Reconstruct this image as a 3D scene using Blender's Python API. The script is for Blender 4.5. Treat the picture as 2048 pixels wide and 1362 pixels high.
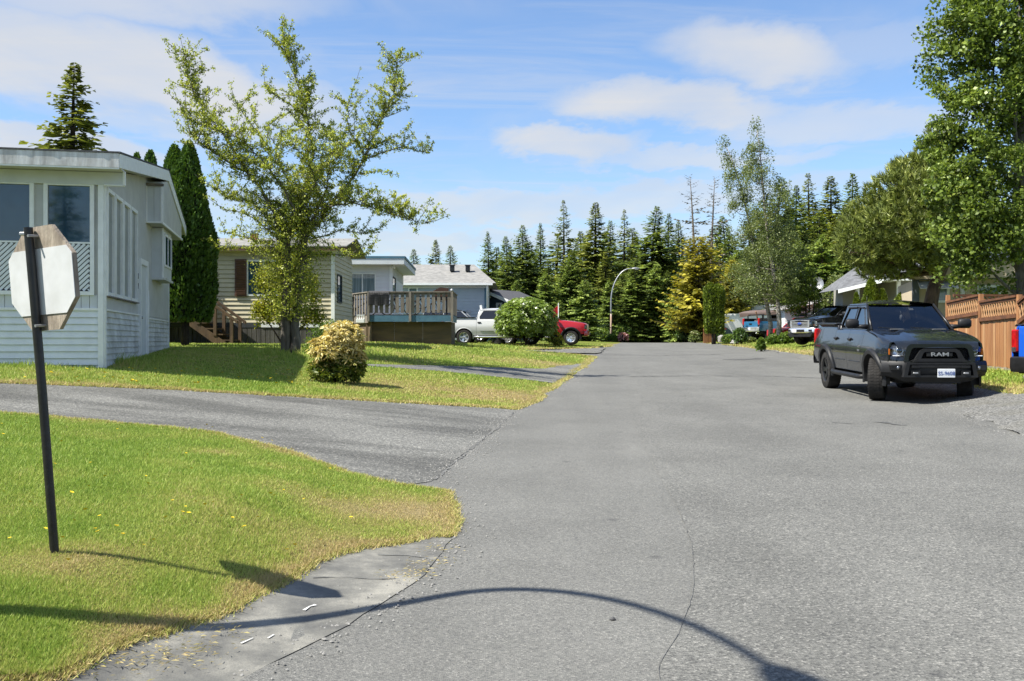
import bpy, bmesh, math, random
import numpy as np
from mathutils import Vector, Matrix, Euler
from mathutils.geometry import delaunay_2d_cdt

for _o in list(bpy.data.objects):
 bpy.data.objects.remove(_o, do_unlink=True)
SC = bpy.context.scene
COL = SC.collection
R = math.radians
rnd = random.Random(11)
rng = np.random.default_rng(11)

# ------------------------------------------------------------------ camera
CAM_H = 1.65
FPX = 2048 * 35.0 / 36.0
cam_d = bpy.data.cameras.new("camera")
cam_d.lens = 35.0
cam_d.sensor_width = 36.0
cam_d.clip_start = 0.05
cam_d.clip_end = 6000.0
cam = bpy.data.objects.new("camera", cam_d)
COL.objects.link(cam)
cam.location = (0.0, 0.0, CAM_H)
cam.rotation_euler = (R(90), 0, 0)
SC.camera = cam

# ------------------------------------------------------------------ sun and sky
SUN_EL = R(54.0)
SUN_AZ = R(20.0)            # sun stands to the left and a little behind the camera
sun_dir = Vector((-math.cos(SUN_AZ) * math.cos(SUN_EL), -math.sin(SUN_AZ) * math.cos(SUN_EL), math.sin(SUN_EL)))
sun_d = bpy.data.lights.new("sun", 'SUN')
sun_d.energy = 5.0
sun_d.angle = R(0.55)
sun_d.color = (1.0, 0.95, 0.85)
sun = bpy.data.objects.new("sun", sun_d)
COL.objects.link(sun)
sun.rotation_euler = (-sun_dir).to_track_quat('-Z', 'Y').to_euler()

world = bpy.data.worlds.new("World")
SC.world = world
world.use_nodes = True

def build_world():
 nt = world.node_tree
 N, L = nt.nodes, nt.links
 N.clear()

 def nd(t, **kw):
  n = N.new(t)
  for k, v in kw.items():
   setattr(n, k, v)
  return n

 def val(x):
  return x

 def mth(op, a, b=None, c=None, clamp=False):
  n = N.new('ShaderNodeMath')
  n.operation = op
  n.use_clamp = clamp
  for i, x in enumerate((a, b, c)):
   if x is None:
    continue
   if isinstance(x, (int, float)):
    n.inputs[i].default_value = x
   else:
    L.new(x, n.inputs[i])
  return n.outputs[0]

 def smooth(x, lo, hi):
  n = N.new('ShaderNodeMapRange')
  n.interpolation_type = 'SMOOTHSTEP'
  L.new(x, n.inputs[0])
  n.inputs[1].default_value = lo
  n.inputs[2].default_value = hi
  return n.outputs[0]

 out = nd('ShaderNodeOutputWorld')
 bg = nd('ShaderNodeBackground')
 sky = nd('ShaderNodeTexSky')
 sky.sky_type = 'NISHITA'
 sky.sun_disc = False
 sky.sun_elevation = SUN_EL
 sky.sun_rotation = math.atan2(sun_dir.x, sun_dir.y)
 sky.air_density = 1.0
 sky.dust_density = 0.6
 sky.ozone_density = 2.5
 sky.altitude = 0
 tc = nd('ShaderNodeTexCoord')
 sep = nd('ShaderNodeSeparateXYZ')
 L.new(tc.outputs['Generated'], sep.inputs[0])
 dx, dy, dz = sep.outputs
 # cloud layers lie on a plane high above: look up the point where the direction meets it
 zc = mth('MAXIMUM', dz, 0.02)
 u = mth('DIVIDE', dx, mth('ADD', zc, 0.06))
 v = mth('DIVIDE', dy, mth('ADD', zc, 0.06))
 comb = nd('ShaderNodeCombineXYZ')
 L.new(u, comb.inputs[0])
 L.new(mth('MULTIPLY', v, 0.55), comb.inputs[1])
 # turbulence that breaks the outlines
 n1 = nd('ShaderNodeTexNoise')
 n1.inputs['Scale'].default_value = 1.5
 n1.inputs['Detail'].default_value = 7
 n1.inputs['Roughness'].default_value = 0.52
 n1.inputs['Distortion'].default_value = 0.35
 L.new(comb.outputs[0], n1.inputs['Vector'])
 n2 = nd('ShaderNodeTexNoise')
 n2.inputs['Scale'].default_value = 0.55
 n2.inputs['Detail'].default_value = 4
 n2.inputs['Roughness'].default_value = 0.45
 L.new(comb.outputs[0], n2.inputs['Vector'])
 t1 = n1.outputs[0]
 t2 = n2.outputs[0]
 # lens clouds: bearings (tan of azimuth) and heights (tan of elevation) of the ones over the street
 yc = mth('MAXIMUM', dy, 0.05)
 a = mth('DIVIDE', dx, yc)
 e = mth('DIVIDE', dz, yc)
 aw = mth('ADD', a, mth('MULTIPLY', mth('SUBTRACT', t1, 0.5), 0.22))
 ew0 = mth('ADD', e, mth('ADD', mth('MULTIPLY', mth('SUBTRACT', t2, 0.5), 0.07), mth('MULTIPLY', mth('SUBTRACT', t1, 0.5), 0.06)))
 nf = nd('ShaderNodeTexNoise')
 nf.inputs['Scale'].default_value = 5.5
 nf.inputs['Detail'].default_value = 9
 nf.inputs['Roughness'].default_value = 0.6
 L.new(comb.outputs[0], nf.inputs['Vector'])
 ew = mth('ADD', ew0, mth('MULTIPLY', mth('SUBTRACT', nf.outputs[0], 0.5), 0.05))
 total = None
 lens = [  # centre bearing, centre height, half width, half height, tilt, strength
  (-0.50, 0.290, 0.26, 0.055, -0.16, 1.0),
  (-0.34, 0.262, 0.20, 0.045, -0.22, 0.95),
  (-0.42, 0.345, 0.24, 0.030, -0.06, 0.75),
  (-0.34, 0.225, 0.17, 0.022, -0.05, 0.5),
  (-0.50, 0.195, 0.20, 0.020, -0.10, 0.9),
  (0.250, 0.293, 0.115, 0.036, -0.03, .85),
  (0.170, 0.240, 0.130, 0.024, -0.03, .85),
  (0.055, 0.200, 0.065, 0.020, -0.08, 0.85),
  (0.19, 0.188, 0.16, 0.013, 0.04, 0.6),
  (0.36, 0.225, 0.17, 0.022, 0.02, 0.55),
  (0.40, 0.300, 0.16, 0.025, 0.05, 0.3),
  (0.06, 0.140, 0.30, 0.020, 0.03, 0.65),
  (-0.03, 0.100, 0.30, 0.016, 0.02, 0.6),
  (-0.22, 0.130, 0.25, 0.030, 0.0, 0.45),
 ]
 for (ca, ce, wa, we, tl, st) in lens:
  da = mth('SUBTRACT', aw, ca)
  de = mth('SUBTRACT', mth('SUBTRACT', ew, ce), mth('MULTIPLY', da, tl))
  q = mth('ADD', mth('POWER', mth('DIVIDE', da, wa), 2.0), mth('POWER', mth('DIVIDE', de, we), 2.0))
  m = mth('MULTIPLY', smooth(q, 1.50, 0.12), st)
  total = m if total is None else mth('MAXIMUM', total, m)
 front = smooth(dy, 0.1, 0.4)
 total = mth('MULTIPLY', total, front)
 # thin high veil everywhere, and the same kind of banks all round outside the street's view
 cst = nd('ShaderNodeCombineXYZ')
 L.new(mth('MULTIPLY', mth('ADD', u, mth('MULTIPLY', v, 0.18)), 0.32), cst.inputs[0])
 L.new(mth('MULTIPLY', v, 1.5), cst.inputs[1])
 n3 = nd('ShaderNodeTexNoise')
 n3.inputs['Scale'].default_value = 1.7
 n3.inputs['Detail'].default_value = 8
 n3.inputs['Roughness'].default_value = 0.62
 n3.inputs['Distortion'].default_value = 0.8
 L.new(cst.outputs[0], n3.inputs['Vector'])
 t3 = n3.outputs[0]
 veil = mth('MAXIMUM', mth('MULTIPLY', smooth(t1, 0.44, 0.80), 0.42), mth('MULTIPLY', smooth(t3, 0.46, 0.74), 0.42))
 bank = mth('MULTIPLY', smooth(t2, 0.52, 0.66), mth('SUBTRACT', 1.0, front))
 dens = mth('MAXIMUM', mth('MAXIMUM', total, veil), bank)
 dens = mth('MULTIPLY', dens, mth('ADD', 0.45, mth('ADD', mth('MULTIPLY', t1, 0.45), mth('MULTIPLY', t3, 0.5))), clamp=True)
 # haze whitening towards the horizon
 hz = mth('MULTIPLY', smooth(dz, 0.20, -0.02), 0.62)
 ccol = nd('ShaderNodeMix', data_type='RGBA')
 ccol.inputs[6].default_value = (3.7, 3.95, 4.4, 1)
 ccol.inputs[7].default_value = (4.4, 4.35, 4.3, 1)
 L.new(smooth(t1, 0.35, 0.65), ccol.inputs[0])
 m1 = nd('ShaderNodeMix', data_type='RGBA')
 L.new(hz, m1.inputs[0])
 tintn = nd('ShaderNodeMix', data_type='RGBA', blend_type='MULTIPLY')
 tintn.inputs[0].default_value = 1.0
 L.new(sky.outputs[0], tintn.inputs[6])
 tintn.inputs[7].default_value = (0.88, 0.98, 1.10, 1)
 L.new(tintn.outputs[2], m1.inputs[6])
 m1.inputs[7].default_value = (3.5, 4.5, 5.4, 1)
 m2 = nd('ShaderNodeMix', data_type='RGBA')
 L.new(dens, m2.inputs[0])
 L.new(m1.outputs[2], m2.inputs[6])
 L.new(ccol.outputs[2], m2.inputs[7])
 L.new(m2.outputs[2], bg.inputs[0])
 bg.inputs[1].default_value = 0.09
 L.new(bg.outputs[0], out.inputs[0])

build_world()
vs = SC.view_settings
vs.view_transform = 'Standard'
vs.look = 'None'
vs.exposure = 1.0
vs.gamma = 1.0
vs.use_curve_mapping = False
SC.cycles.max_bounces = 8
SC.cycles.transparent_max_bounces = 24
SC.cycles.use_denoising = True
SC.cycles.caustics_reflective = False
SC.cycles.caustics_refractive = False

# ------------------------------------------------------------------ terrain
def lerp_tab(tab, t):
 if t <= tab[0][0]:
  return tab[0][1]
 for (a, b), (c, d) in zip(tab, tab[1:]):
  if t <= c:
   return b + (d - b) * (t - a) / (c - a)
 return tab[-1][1]

XL_TAB = [(-30, -4.0), (4, -1.3), (7.4, -0.75), (10, -0.75), (18, 0.05), (24, 1.0), (37.3, 2.8), (48, 4.3), (68, 7.4), (120, 15.5)]
XR_TAB = [(-30, 1.5), (0, 5.0), (13.2, 6.9), (22, 9.1), (34, 11.0), (42, 12.1), (50, 12.9), (62, 13.0), (71, 12.8), (120, 20.5)]

AMP_L = [(-10, .85), (30, .85), (36, .72), (42, .66), (54, .32), (70, .25), (90, 0.0)]
AMP_R = [(0, .25), (15, .40), (26, .48), (50, .34), (70, .2), (90, 0)]

def smoothstep(t):
 t = min(1.0, max(0.0, t))
 return t * t * (3 - 2 * t)

def base_z(y):
 if y < 64:
  return 0.022 * y
 t = y - 64
 if t < 18:                       # crest: the slope turns from +2.2 % to -3 %
  return 0.022 * 64 + 0.022 * t - 0.052 * t * t / 36.0
 z18 = 0.022 * 64 + 0.022 * 18 - 0.052 * 18 / 2
 return z18 - 0.03 * min(t - 18, 90)

def terrain(x, y):
 z = base_z(y)
 d = lerp_tab(XL_TAB, y) - x
 amp = lerp_tab(AMP_L, y)
 if d > 0:
  q = d / 8.5
  q = q if q < 0.8 else 0.8 + 0.2 * (1 - math.exp(-(q - 0.8) / 0.2))
  z += amp * q
  if y < 11:                   # low bank under the corner lawn
   z += 0.17 * smoothstep((d - 0.35) / 1.1) * (1 - smoothstep((y - 7) / 4))
 d = x - lerp_tab(XR_TAB, y)
 if d > 0:
  ar = lerp_tab(AMP_R, y)
  z += ar * smoothstep((d + 0.6) / 3.4) * 1.0
 return z

def G(px, py, lo=1.5, hi=140.0):
 """point of the terrain seen at a pixel of the 2048x1362 photograph"""
 kx = (px - 1024.0) / FPX
 kz = (681.0 - py) / FPX
 y = lo
 prev = lo
 while y < hi:
  if CAM_H + kz * y <= terrain(kx * y, y):
   a, b = prev, y
   for _ in range(24):
    m = 0.5 * (a + b)
    if CAM_H + kz * m <= terrain(kx * m, m):
     b = m
    else:
     a = m
   return Vector((kx * b, b, terrain(kx * b, b)))
  prev = y
  y += max(0.1, y * 0.012)
 return Vector((kx * hi, hi, terrain(kx * hi, hi)))

def P(px, py, y):
 """point at depth y seen at a pixel"""
 return Vector(((px - 1024.0) / FPX * y, y, CAM_H + (681.0 - py) / FPX * y))

# ------------------------------------------------------------------ materials
MATS = {}

class NT:
 def __init__(self, name):
  self.m = bpy.data.materials.new(name)
  self.m.use_nodes = True
  self.t = self.m.node_tree
  self.t.nodes.clear()
  self.out = self.n('ShaderNodeOutputMaterial')

 def n(self, t, **kw):
  x = self.t.nodes.new(t)
  for k, v in kw.items():
   setattr(x, k, v)
  return x

 def link(self, a, b):
  self.t.links.new(a, b)

 def put(self, sock, v):
  if isinstance(v, bpy.types.NodeSocket):
   self.link(v, sock)
  elif isinstance(v, (tuple, list)) and len(v) == 3 and sock.type == 'RGBA':
   sock.default_value = (*v, 1)
  else:
   sock.default_value = v

 def coord(self, kind='Object', scale=None):
  c = self.n('ShaderNodeTexCoord').outputs[kind]
  if scale is None:
   return c
  mp = self.n('ShaderNodeMapping')
  self.link(c, mp.inputs[0])
  mp.inputs['Scale'].default_value = scale
  return mp.outputs[0]

 def world_pos(self, scale=None):
  c = self.n('ShaderNodeNewGeometry').outputs['Position']
  if scale is None:
   return c
  mp = self.n('ShaderNodeMapping')
  self.link(c, mp.inputs[0])
  mp.inputs['Scale'].default_value = scale
  return mp.outputs[0]

 def noise(self, vec, scale, detail=4, rough=0.55, dist=0.0):
  x = self.n('ShaderNodeTexNoise')
  self.link(vec, x.inputs['Vector'])
  x.inputs['Scale'].default_value = scale
  x.inputs['Detail'].default_value = detail
  x.inputs['Roughness'].default_value = rough
  x.inputs['Distortion'].default_value = dist
  return x.outputs[0]

 def voronoi(self, vec, scale, out='Color', feature='F1'):
  x = self.n('ShaderNodeTexVoronoi')
  x.feature = feature
  self.link(vec, x.inputs['Vector'])
  x.inputs['Scale'].default_value = scale
  return x.outputs[out]

 def ramp(self, fac, stops):
  x = self.n('ShaderNodeValToRGB')
  self.link(fac, x.inputs[0])
  el = x.color_ramp.elements
  while len(el) < len(stops):
   el.new(0.5)
  for e, (p, c) in zip(el, stops):
   e.position = p
   if isinstance(c, (int, float)):
    c = (c, c, c)
   e.color = (*c[:3], 1)
  return x.outputs[0]

 def mix(self, fac, a, b, mode='MIX'):
  x = self.n('ShaderNodeMix', data_type='RGBA', blend_type=mode)
  self.put(x.inputs[0], fac)
  self.put(x.inputs[6], a)
  self.put(x.inputs[7], b)
  return x.outputs[2]

 def math(self, op, a, b=0.0, clamp=False):
  x = self.n('ShaderNodeMath', operation=op)
  x.use_clamp = clamp
  self.put(x.inputs[0], a)
  self.put(x.inputs[1], b)
  return x.outputs[0]

 def attr(self, name, out='Fac'):
  x = self.n('ShaderNodeAttribute')
  x.attribute_name = name
  return x.outputs[out]

 def bump(self, height, strength=0.3, dist=0.01):
  x = self.n('ShaderNodeBump')
  self.link(height, x.inputs['Height'])
  x.inputs['Strength'].default_value = strength
  x.inputs['Distance'].default_value = dist
  return x.outputs[0]

 def principled(self, color, rough=0.6, metal=0.0, spec=0.5, normal=None, coat=0.0, alpha=None, trans=None):
  b = self.n('ShaderNodeBsdfPrincipled')
  self.put(b.inputs['Base Color'], color)
  self.put(b.inputs['Roughness'], rough)
  self.put(b.inputs['Metallic'], metal)
  b.inputs['Specular IOR Level'].default_value = spec
  if coat:
   b.inputs['Coat Weight'].default_value = coat
   b.inputs['Coat Roughness'].default_value = 0.03
  if normal is not None:
   self.link(normal, b.inputs['Normal'])
  self.link(b.outputs[0], self.out.inputs[0])
  return b

def mat(name, c, c2=None, scale=6.0, rough=0.6, metal=0.0, spec=0.4, bump=0.0, stretch=(1, 1, 1), detail=5, coat=0.0, dirt=0.0, bscale=None, lo=0.35, hi=0.65):
 """surface with two-tone noise, fine relief and optional dirt; world space so that copies differ"""
 if name in MATS:
  return MATS[name]
 t = NT(name)
 pos = t.world_pos(stretch)
 if c2 is None:
  c2 = tuple(x * 0.82 for x in c)
 n = t.noise(pos, scale, detail)
 f = t.ramp(n, [(lo, 0.0), (hi, 1.0)])
 col = t.mix(f, c, c2)
 if dirt:
  d = t.noise(t.world_pos(), 1.7, 6, 0.65)
  df = t.math('MULTIPLY', t.ramp(d, [(0.48, 0.0), (0.72, 1.0)]), dirt)
  col = t.mix(df, col, tuple(x * 0.35 + 0.02 for x in c))
 nrm = None
 if bump:
  nrm = t.bump(t.noise(pos, bscale or scale * 4, 4), bump, 0.02)
 t.principled(col, rough, metal, spec, nrm, coat)
 MATS[name] = t.m
 return t.m

def leaf_mat(name, dark, light, third=None, trans=0.42, rough=0.45, spec=0.35):
 """leaves: colour differs leaf by leaf (the 'tint' attribute), light shines through"""
 if name in MATS:
  return MATS[name]
 t = NT(name)
 a = t.attr('tint')
 stops = [(0.0, dark), (0.75, light)]
 stops.append((1.0, third if third else tuple(min(1, x * 1.25) for x in light)))
 col = t.ramp(a, stops)
 n = t.noise(t.world_pos(), 0.9, 3)
 col = t.mix(t.ramp(n, [(0.35, 0.0), (0.65, 0.15)]), col, tuple(0.55 * x for x in dark))
 b = t.n('ShaderNodeBsdfPrincipled')
 t.put(b.inputs['Base Color'], col)
 b.inputs['Roughness'].default_value = rough
 b.inputs['Specular IOR Level'].default_value = spec
 tr = t.n('ShaderNodeBsdfTranslucent')
 t.put(tr.inputs[0], t.mix(1.0, col, (1.0, 1.0, 0.55), 'MULTIPLY'))
 mx = t.n('ShaderNodeMixShader')
 mx.inputs[0].default_value = trans
 t.link(b.outputs[0], mx.inputs[1])
 t.link(tr.outputs[0], mx.inputs[2])
 t.link(mx.outputs[0], t.out.inputs[0])
 MATS[name] = t.m
 return t.m

def glass_mat(name, tint=(0.02, 0.025, 0.03), clear=0.35, rough=0.02, spec=0.6):
 """window pane: part mirror, part dark tinted see-through"""
 if name in MATS:
  return MATS[name]
 t = NT(name)
 fr = t.n('ShaderNodeFresnel')
 fr.inputs[0].default_value = 1.5
 tr = t.n('ShaderNodeBsdfTransparent')
 tr.inputs[0].default_value = (clear, clear * 1.02, clear * 1.02, 1)
 gl = t.n('ShaderNodeBsdfGlossy')
 gl.inputs[0].default_value = (0.9, 0.95, 1, 1)
 wob = t.noise(t.world_pos(), 1.3, 2)
 t.link(t.bump(wob, 0.05, 0.02), gl.inputs['Normal'])
 gl.inputs['Roughness'].default_value = rough
 mx = t.n('ShaderNodeMixShader')
 f = t.math('ADD', t.math('MULTIPLY', fr.outputs[0], spec * 1.6), 0.05, clamp=True)
 t.link(f, mx.inputs[0])
 t.link(tr.outputs[0], mx.inputs[1])
 t.link(gl.outputs[0], mx.inputs[2])
 t.link(mx.outputs[0], t.out.inputs[0])
 MATS[name] = t.m
 return t.m

# ------------------------------------------------------------------ mesh helpers
def link(o, parent=None):
 COL.objects.link(o)
 if parent is not None:
  o.parent = parent
 return o

def tag(o, label=None, category=None, group=None, kind=None):
 if label:
  o['label'] = label
 if category:
  o['category'] = category
 if group:
  o['group'] = group
 if kind:
  o['kind'] = kind
 return o

def thing(name, loc=(0, 0, 0), rz=0.0, label=None, category=None, group=None):
 o = bpy.data.objects.new(name, None)
 o.empty_display_size = 0.2
 o.location = loc
 o.rotation_euler = (0, 0, rz)
 link(o)
 tag(o, label, category, group)
 return o

def ob(name, me, parent=None, loc=None, rot=None, scale=None, m=None):
 o = bpy.data.objects.new(name, me)
 link(o, parent)
 if loc is not None:
  o.location = loc
 if rot is not None:
  o.rotation_euler = rot
 if scale is not None:
  o.scale = scale
 return o

class MB:
 def __init__(self):
  self.v = []
  self.f = []

 def add(self, vs, fs):
  k = len(self.v)
  self.v.extend([tuple(p) for p in vs])
  self.f.extend([tuple(i + k for i in f) for f in fs])
  return self

 def box(self, c, s, rot=None):
  hx, hy, hz = s[0] / 2, s[1] / 2, s[2] / 2
  vs = [Vector((x, y, z)) for x in (-hx, hx) for y in (-hy, hy) for z in (-hz, hz)]
  if rot is not None:
   mtx = Euler(rot).to_matrix()
   vs = [mtx @ p for p in vs]
  vs = [p + Vector(c) for p in vs]
  return self.add(vs, [(0, 1, 3, 2), (4, 6, 7, 5), (0, 4, 5, 1), (2, 3, 7, 6), (0, 2, 6, 4), (1, 5, 7, 3)])

 def bbox(self, c, s, b=0.01, rot=None):
  """box with chamfered edges"""
  hx, hy, hz = s[0] / 2, s[1] / 2, s[2] / 2
  b = min(b, hx * .9, hy * .9, hz * .9)
  vs, idx = [], {}
  for sx in (-1, 1):
   for sy in (-1, 1):
    for sz in (-1, 1):
     for ax in range(3):
      p = [sx * (hx - b), sy * (hy - b), sz * (hz - b)]
      p[ax] = (sx * hx, sy * hy, sz * hz)[ax]
      idx[(sx, sy, sz, ax)] = len(vs)
      vs.append(Vector(p))
  fs = []
  for ax in range(3):
   o1, o2 = [a for a in range(3) if a != ax]
   for s_ in (-1, 1):
    q = []
    for (a, bb) in ((-1, -1), (1, -1), (1, 1), (-1, 1)):
     k = [0, 0, 0]
     k[ax] = s_
     k[o1] = a
     k[o2] = bb
     q.append(idx[(*k, ax)])
    fs.append(tuple(q))
  for ax in range(3):
   o1, o2 = [a for a in range(3) if a != ax]
   for a in (-1, 1):
    for bb in (-1, 1):
     k0, k1 = [0, 0, 0], [0, 0, 0]
     k0[ax], k1[ax] = -1, 1
     k0[o1] = k1[o1] = a
     k0[o2] = k1[o2] = bb
     fs.append((idx[(*k0, o1)], idx[(*k1, o1)], idx[(*k1, o2)], idx[(*k0, o2)]))
  for sx in (-1, 1):
   for sy in (-1, 1):
    for sz in (-1, 1):
     fs.append(tuple(idx[(sx, sy, sz, a)] for a in range(3)))
  if rot is not None:
   mtx = Euler(rot).to_matrix()
   vs = [mtx @ p for p in vs]
  vs = [p + Vector(c) for p in vs]
  return self.add(vs, fs)

 def tube(self, pts, radii, n=8, cap=True):
  pts = [Vector(p) for p in pts]
  if isinstance(radii, (int, float)):
   radii = [radii] * len(pts)
  rings = []
  up = Vector((0, 0, 1))
  prev = None
  vs, fs = [], []
  for i, p in enumerate(pts):
   d = (pts[min(i + 1, len(pts) - 1)] - pts[max(i - 1, 0)])
   if d.length < 1e-9:
    d = Vector((0, 0, 1))
   d.normalize()
   if prev is None:
    a = d.cross(up)
    if a.length < 1e-3:
     a = d.cross(Vector((1, 0, 0)))
    a.normalize()
   else:
    a = (prev - d * prev.dot(d))
    if a.length < 1e-6:
     a = d.cross(up)
    a.normalize()
   prev = a
   b = d.cross(a)
   for k in range(n):
    t = 2 * math.pi * k / n
    vs.append(p + (a * math.cos(t) + b * math.sin(t)) * radii[i])
  for i in range(len(pts) - 1):
   for k in range(n):
    k2 = (k + 1) % n
    fs.append((i * n + k, i * n + k2, (i + 1) * n + k2, (i + 1) * n + k))
  if cap:
   fs.append(tuple(range(n))[::-1])
   fs.append(tuple(range((len(pts) - 1) * n, len(pts) * n)))
  return self.add(vs, fs)

 def prism(self, poly, axis, a, b):
  """polygon (2D) extruded along axis ('x','y','z') between a and b"""
  n = len(poly)

  def mk(p, t):
   if axis == 'x':
    return (t, p[0], p[1])
   if axis == 'y':
    return (p[0], t, p[1])
   return (p[0], p[1], t)
  vs = [mk(p, a) for p in poly] + [mk(p, b) for p in poly]
  fs = [tuple(range(n))[::-1], tuple(range(n, 2 * n))]
  for i in range(n):
   j = (i + 1) % n
   fs.append((i, j, n + j, n + i))
  return self.add(vs, fs)

 def ring(self, outer, inner, axis, a, b):
  """closed band between two polygons with the same number of corners"""
  n = len(outer)

  def mk(p, t):
   if axis == 'x':
    return (t, p[0], p[1])
   if axis == 'y':
    return (p[0], t, p[1])
   return (p[0], p[1], t)
  vs = [mk(p, a) for p in outer] + [mk(p, a) for p in inner] + [mk(p, b) for p in outer] + [mk(p, b) for p in inner]
  fs = []
  for i in range(n):
   j = (i + 1) % n
   fs += [(i, j, n + j, n + i), (2 * n + i, 3 * n + i, 3 * n + j, 2 * n + j),
       (i, 2 * n + i, 2 * n + j, j), (n + i, n + j, 3 * n + j, 3 * n + i)]
  return self.add(vs, fs)

 def lathe(self, prof, n=32, axis='y', c=(0, 0, 0)):
  """profile of (radius, offset along axis)"""
  vs, fs = [], []
  m = len(prof)
  for k in range(n):
   t = 2 * math.pi * k / n
   for (r, h) in prof:
    if axis == 'y':
     vs.append((c[0] + r * math.cos(t), c[1] + h, c[2] + r * math.sin(t)))
    elif axis == 'z':
     vs.append((c[0] + r * math.cos(t), c[1] + r * math.sin(t), c[2] + h))
    else:
     vs.append((c[0] + h, c[1] + r * math.cos(t), c[2] + r * math.sin(t)))
  for k in range(n):
   k2 = (k + 1) % n
   for i in range(m - 1):
    fs.append((k * m + i, k * m + i + 1, k2 * m + i + 1, k2 * m + i))
  return self.add(vs, fs)

 def grid(self, rows):
  """rows of equal length of points"""
  n = len(rows[0])
  vs = [p for r in rows for p in r]
  fs = []
  for i in range(len(rows) - 1):
   for j in range(n - 1):
    fs.append((i * n + j, i * n + j + 1, (i + 1) * n + j + 1, (i + 1) * n + j))
  return self.add(vs, fs)

 def mesh(self, name, m, smooth=False, fix=True, angle=None):
  me = bpy.data.meshes.new(name)
  me.from_pydata([tuple(p) for p in self.v], [], self.f)
  if fix:
   bm = bmesh.new()
   bm.from_mesh(me)
   bmesh.ops.recalc_face_normals(bm, faces=bm.faces)
   bm.to_mesh(me)
   bm.free()
  if m is not None:
   me.materials.append(m)
  if smooth:
   me.polygons.foreach_set('use_smooth', [True] * len(me.polygons))
   if angle:
    me.set_sharp_from_angle(angle=R(angle))
  me.update()
  return me

 def build(self, name, m, parent=None, smooth=False, loc=None, rot=None, angle=None, fix=True):
  return ob(name, self.mesh(name, m, smooth, fix, angle), parent, loc, rot)

_unit = {}

def unit_box(m, bev=0.0):
 k = (m.name, bev)
 if k not in _unit:
  b = MB()
  if bev:
   b.bbox((0, 0, 0), (1, 1, 1), bev)
  else:
   b.box((0, 0, 0), (1, 1, 1))
  _unit[k] = b.mesh("piece", m)
 return _unit[k]

def slab(name, parent, m, c, s, rot=(0, 0, 0), bev=0.0):
 return ob(name, unit_box(m, bev), parent, c, rot, s)

def np_mesh(name, verts, tris, m, tint=None, smooth=False):
 """fast mesh from numpy arrays; tint is one value per vertex"""
 me = bpy.data.meshes.new(name)
 nv, nf = len(verts), len(tris)
 k = tris.shape[1]
 me.vertices.add(nv)
 me.vertices.foreach_set('co', np.ascontiguousarray(verts, dtype=np.float32).ravel())
 me.loops.add(nf * k)
 me.loops.foreach_set('vertex_index', np.ascontiguousarray(tris, dtype=np.int32).ravel())
 me.polygons.add(nf)
 me.polygons.foreach_set('loop_start', np.arange(0, nf * k, k, dtype=np.int32))
 if smooth:
  me.polygons.foreach_set('use_smooth', np.ones(nf, dtype=bool))
 if tint is not None:
  at = me.attributes.new('tint', 'FLOAT', 'POINT')
  at.data.foreach_set('value', np.ascontiguousarray(tint, dtype=np.float32))
 me.update(calc_edges=True)
 if m is not None:
  me.materials.append(m)
 return me

def cdt_sheet(outline, zf, step, holes=(), zoff=0.0, jitter=0.0, near=None):
 """triangulated sheet inside a 2D outline, draped on zf; returns (verts, tris)"""
 pts = [Vector((p[0], p[1])) for p in outline]
 n = len(pts)
 edges = [(i, (i + 1) % n) for i in range(n)]
 for h in holes:
  k = len(pts)
  pts += [Vector((p[0], p[1])) for p in h]
  edges += [(k + i, k + (i + 1) % len(h)) for i in range(len(h))]
 xs = [p.x for p in pts]
 ys = [p.y for p in pts]
 y = min(ys)
 while y < max(ys):
  st = step if near is None else max(step, near * y)
  x = min(xs) + rnd.random() * st
  while x < max(xs):
   pts.append(Vector((x + rnd.uniform(-.2, .2) * st, y + rnd.uniform(-.2, .2) * st)))
   x += st
  y += st
 v, e, f, *_ = delaunay_2d_cdt(pts, edges, [], 2 if holes else 1, 1e-5)
 vs = np.array([(p.x, p.y, zf(p.x, p.y) + zoff) for p in v])
 return vs, [tuple(t) for t in f]

def densify(poly, step, wob=0.0, seed=0):
 """resample a closed outline finely and give it a small natural waver"""
 r = random.Random(seed)
 out = []
 n = len(poly)
 for i in range(n):
  a, b = Vector(poly[i][:2]), Vector(poly[(i + 1) % n][:2])
  k = max(1, int((b - a).length / step))
  d = (b - a)
  nr = Vector((-d.y, d.x))
  if nr.length > 0:
   nr.normalize()
  for j in range(k):
   p = a + d * (j / k) + nr * (r.gauss(0, 1) * wob if j else 0)
   out.append((p.x, p.y))
 return out

def smooth_line(pts, it=2):
 """round the corners of an open polyline (Chaikin)"""
 pts = [Vector(p[:2]) for p in pts]
 for _ in range(it):
  q = [pts[0]]
  for a, b in zip(pts, pts[1:]):
   q += [a * 0.75 + b * 0.25, a * 0.25 + b * 0.75]
  q.append(pts[-1])
  pts = q
 return [(p.x, p.y) for p in pts]

def in_poly(poly, x, y):
 """vectorised point-in-polygon"""
 x = np.asarray(x)
 y = np.asarray(y)
 inside = np.zeros(x.shape, bool)
 n = len(poly)
 j = n - 1
 for i in range(n):
  xi, yi = poly[i][0], poly[i][1]
  xj, yj = poly[j][0], poly[j][1]
  c = ((yi > y) != (yj > y)) & (x < (xj - xi) * (y - yi) / ((yj - yi) or 1e-12) + xi)
  inside ^= c
  j = i
 return inside

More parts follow.
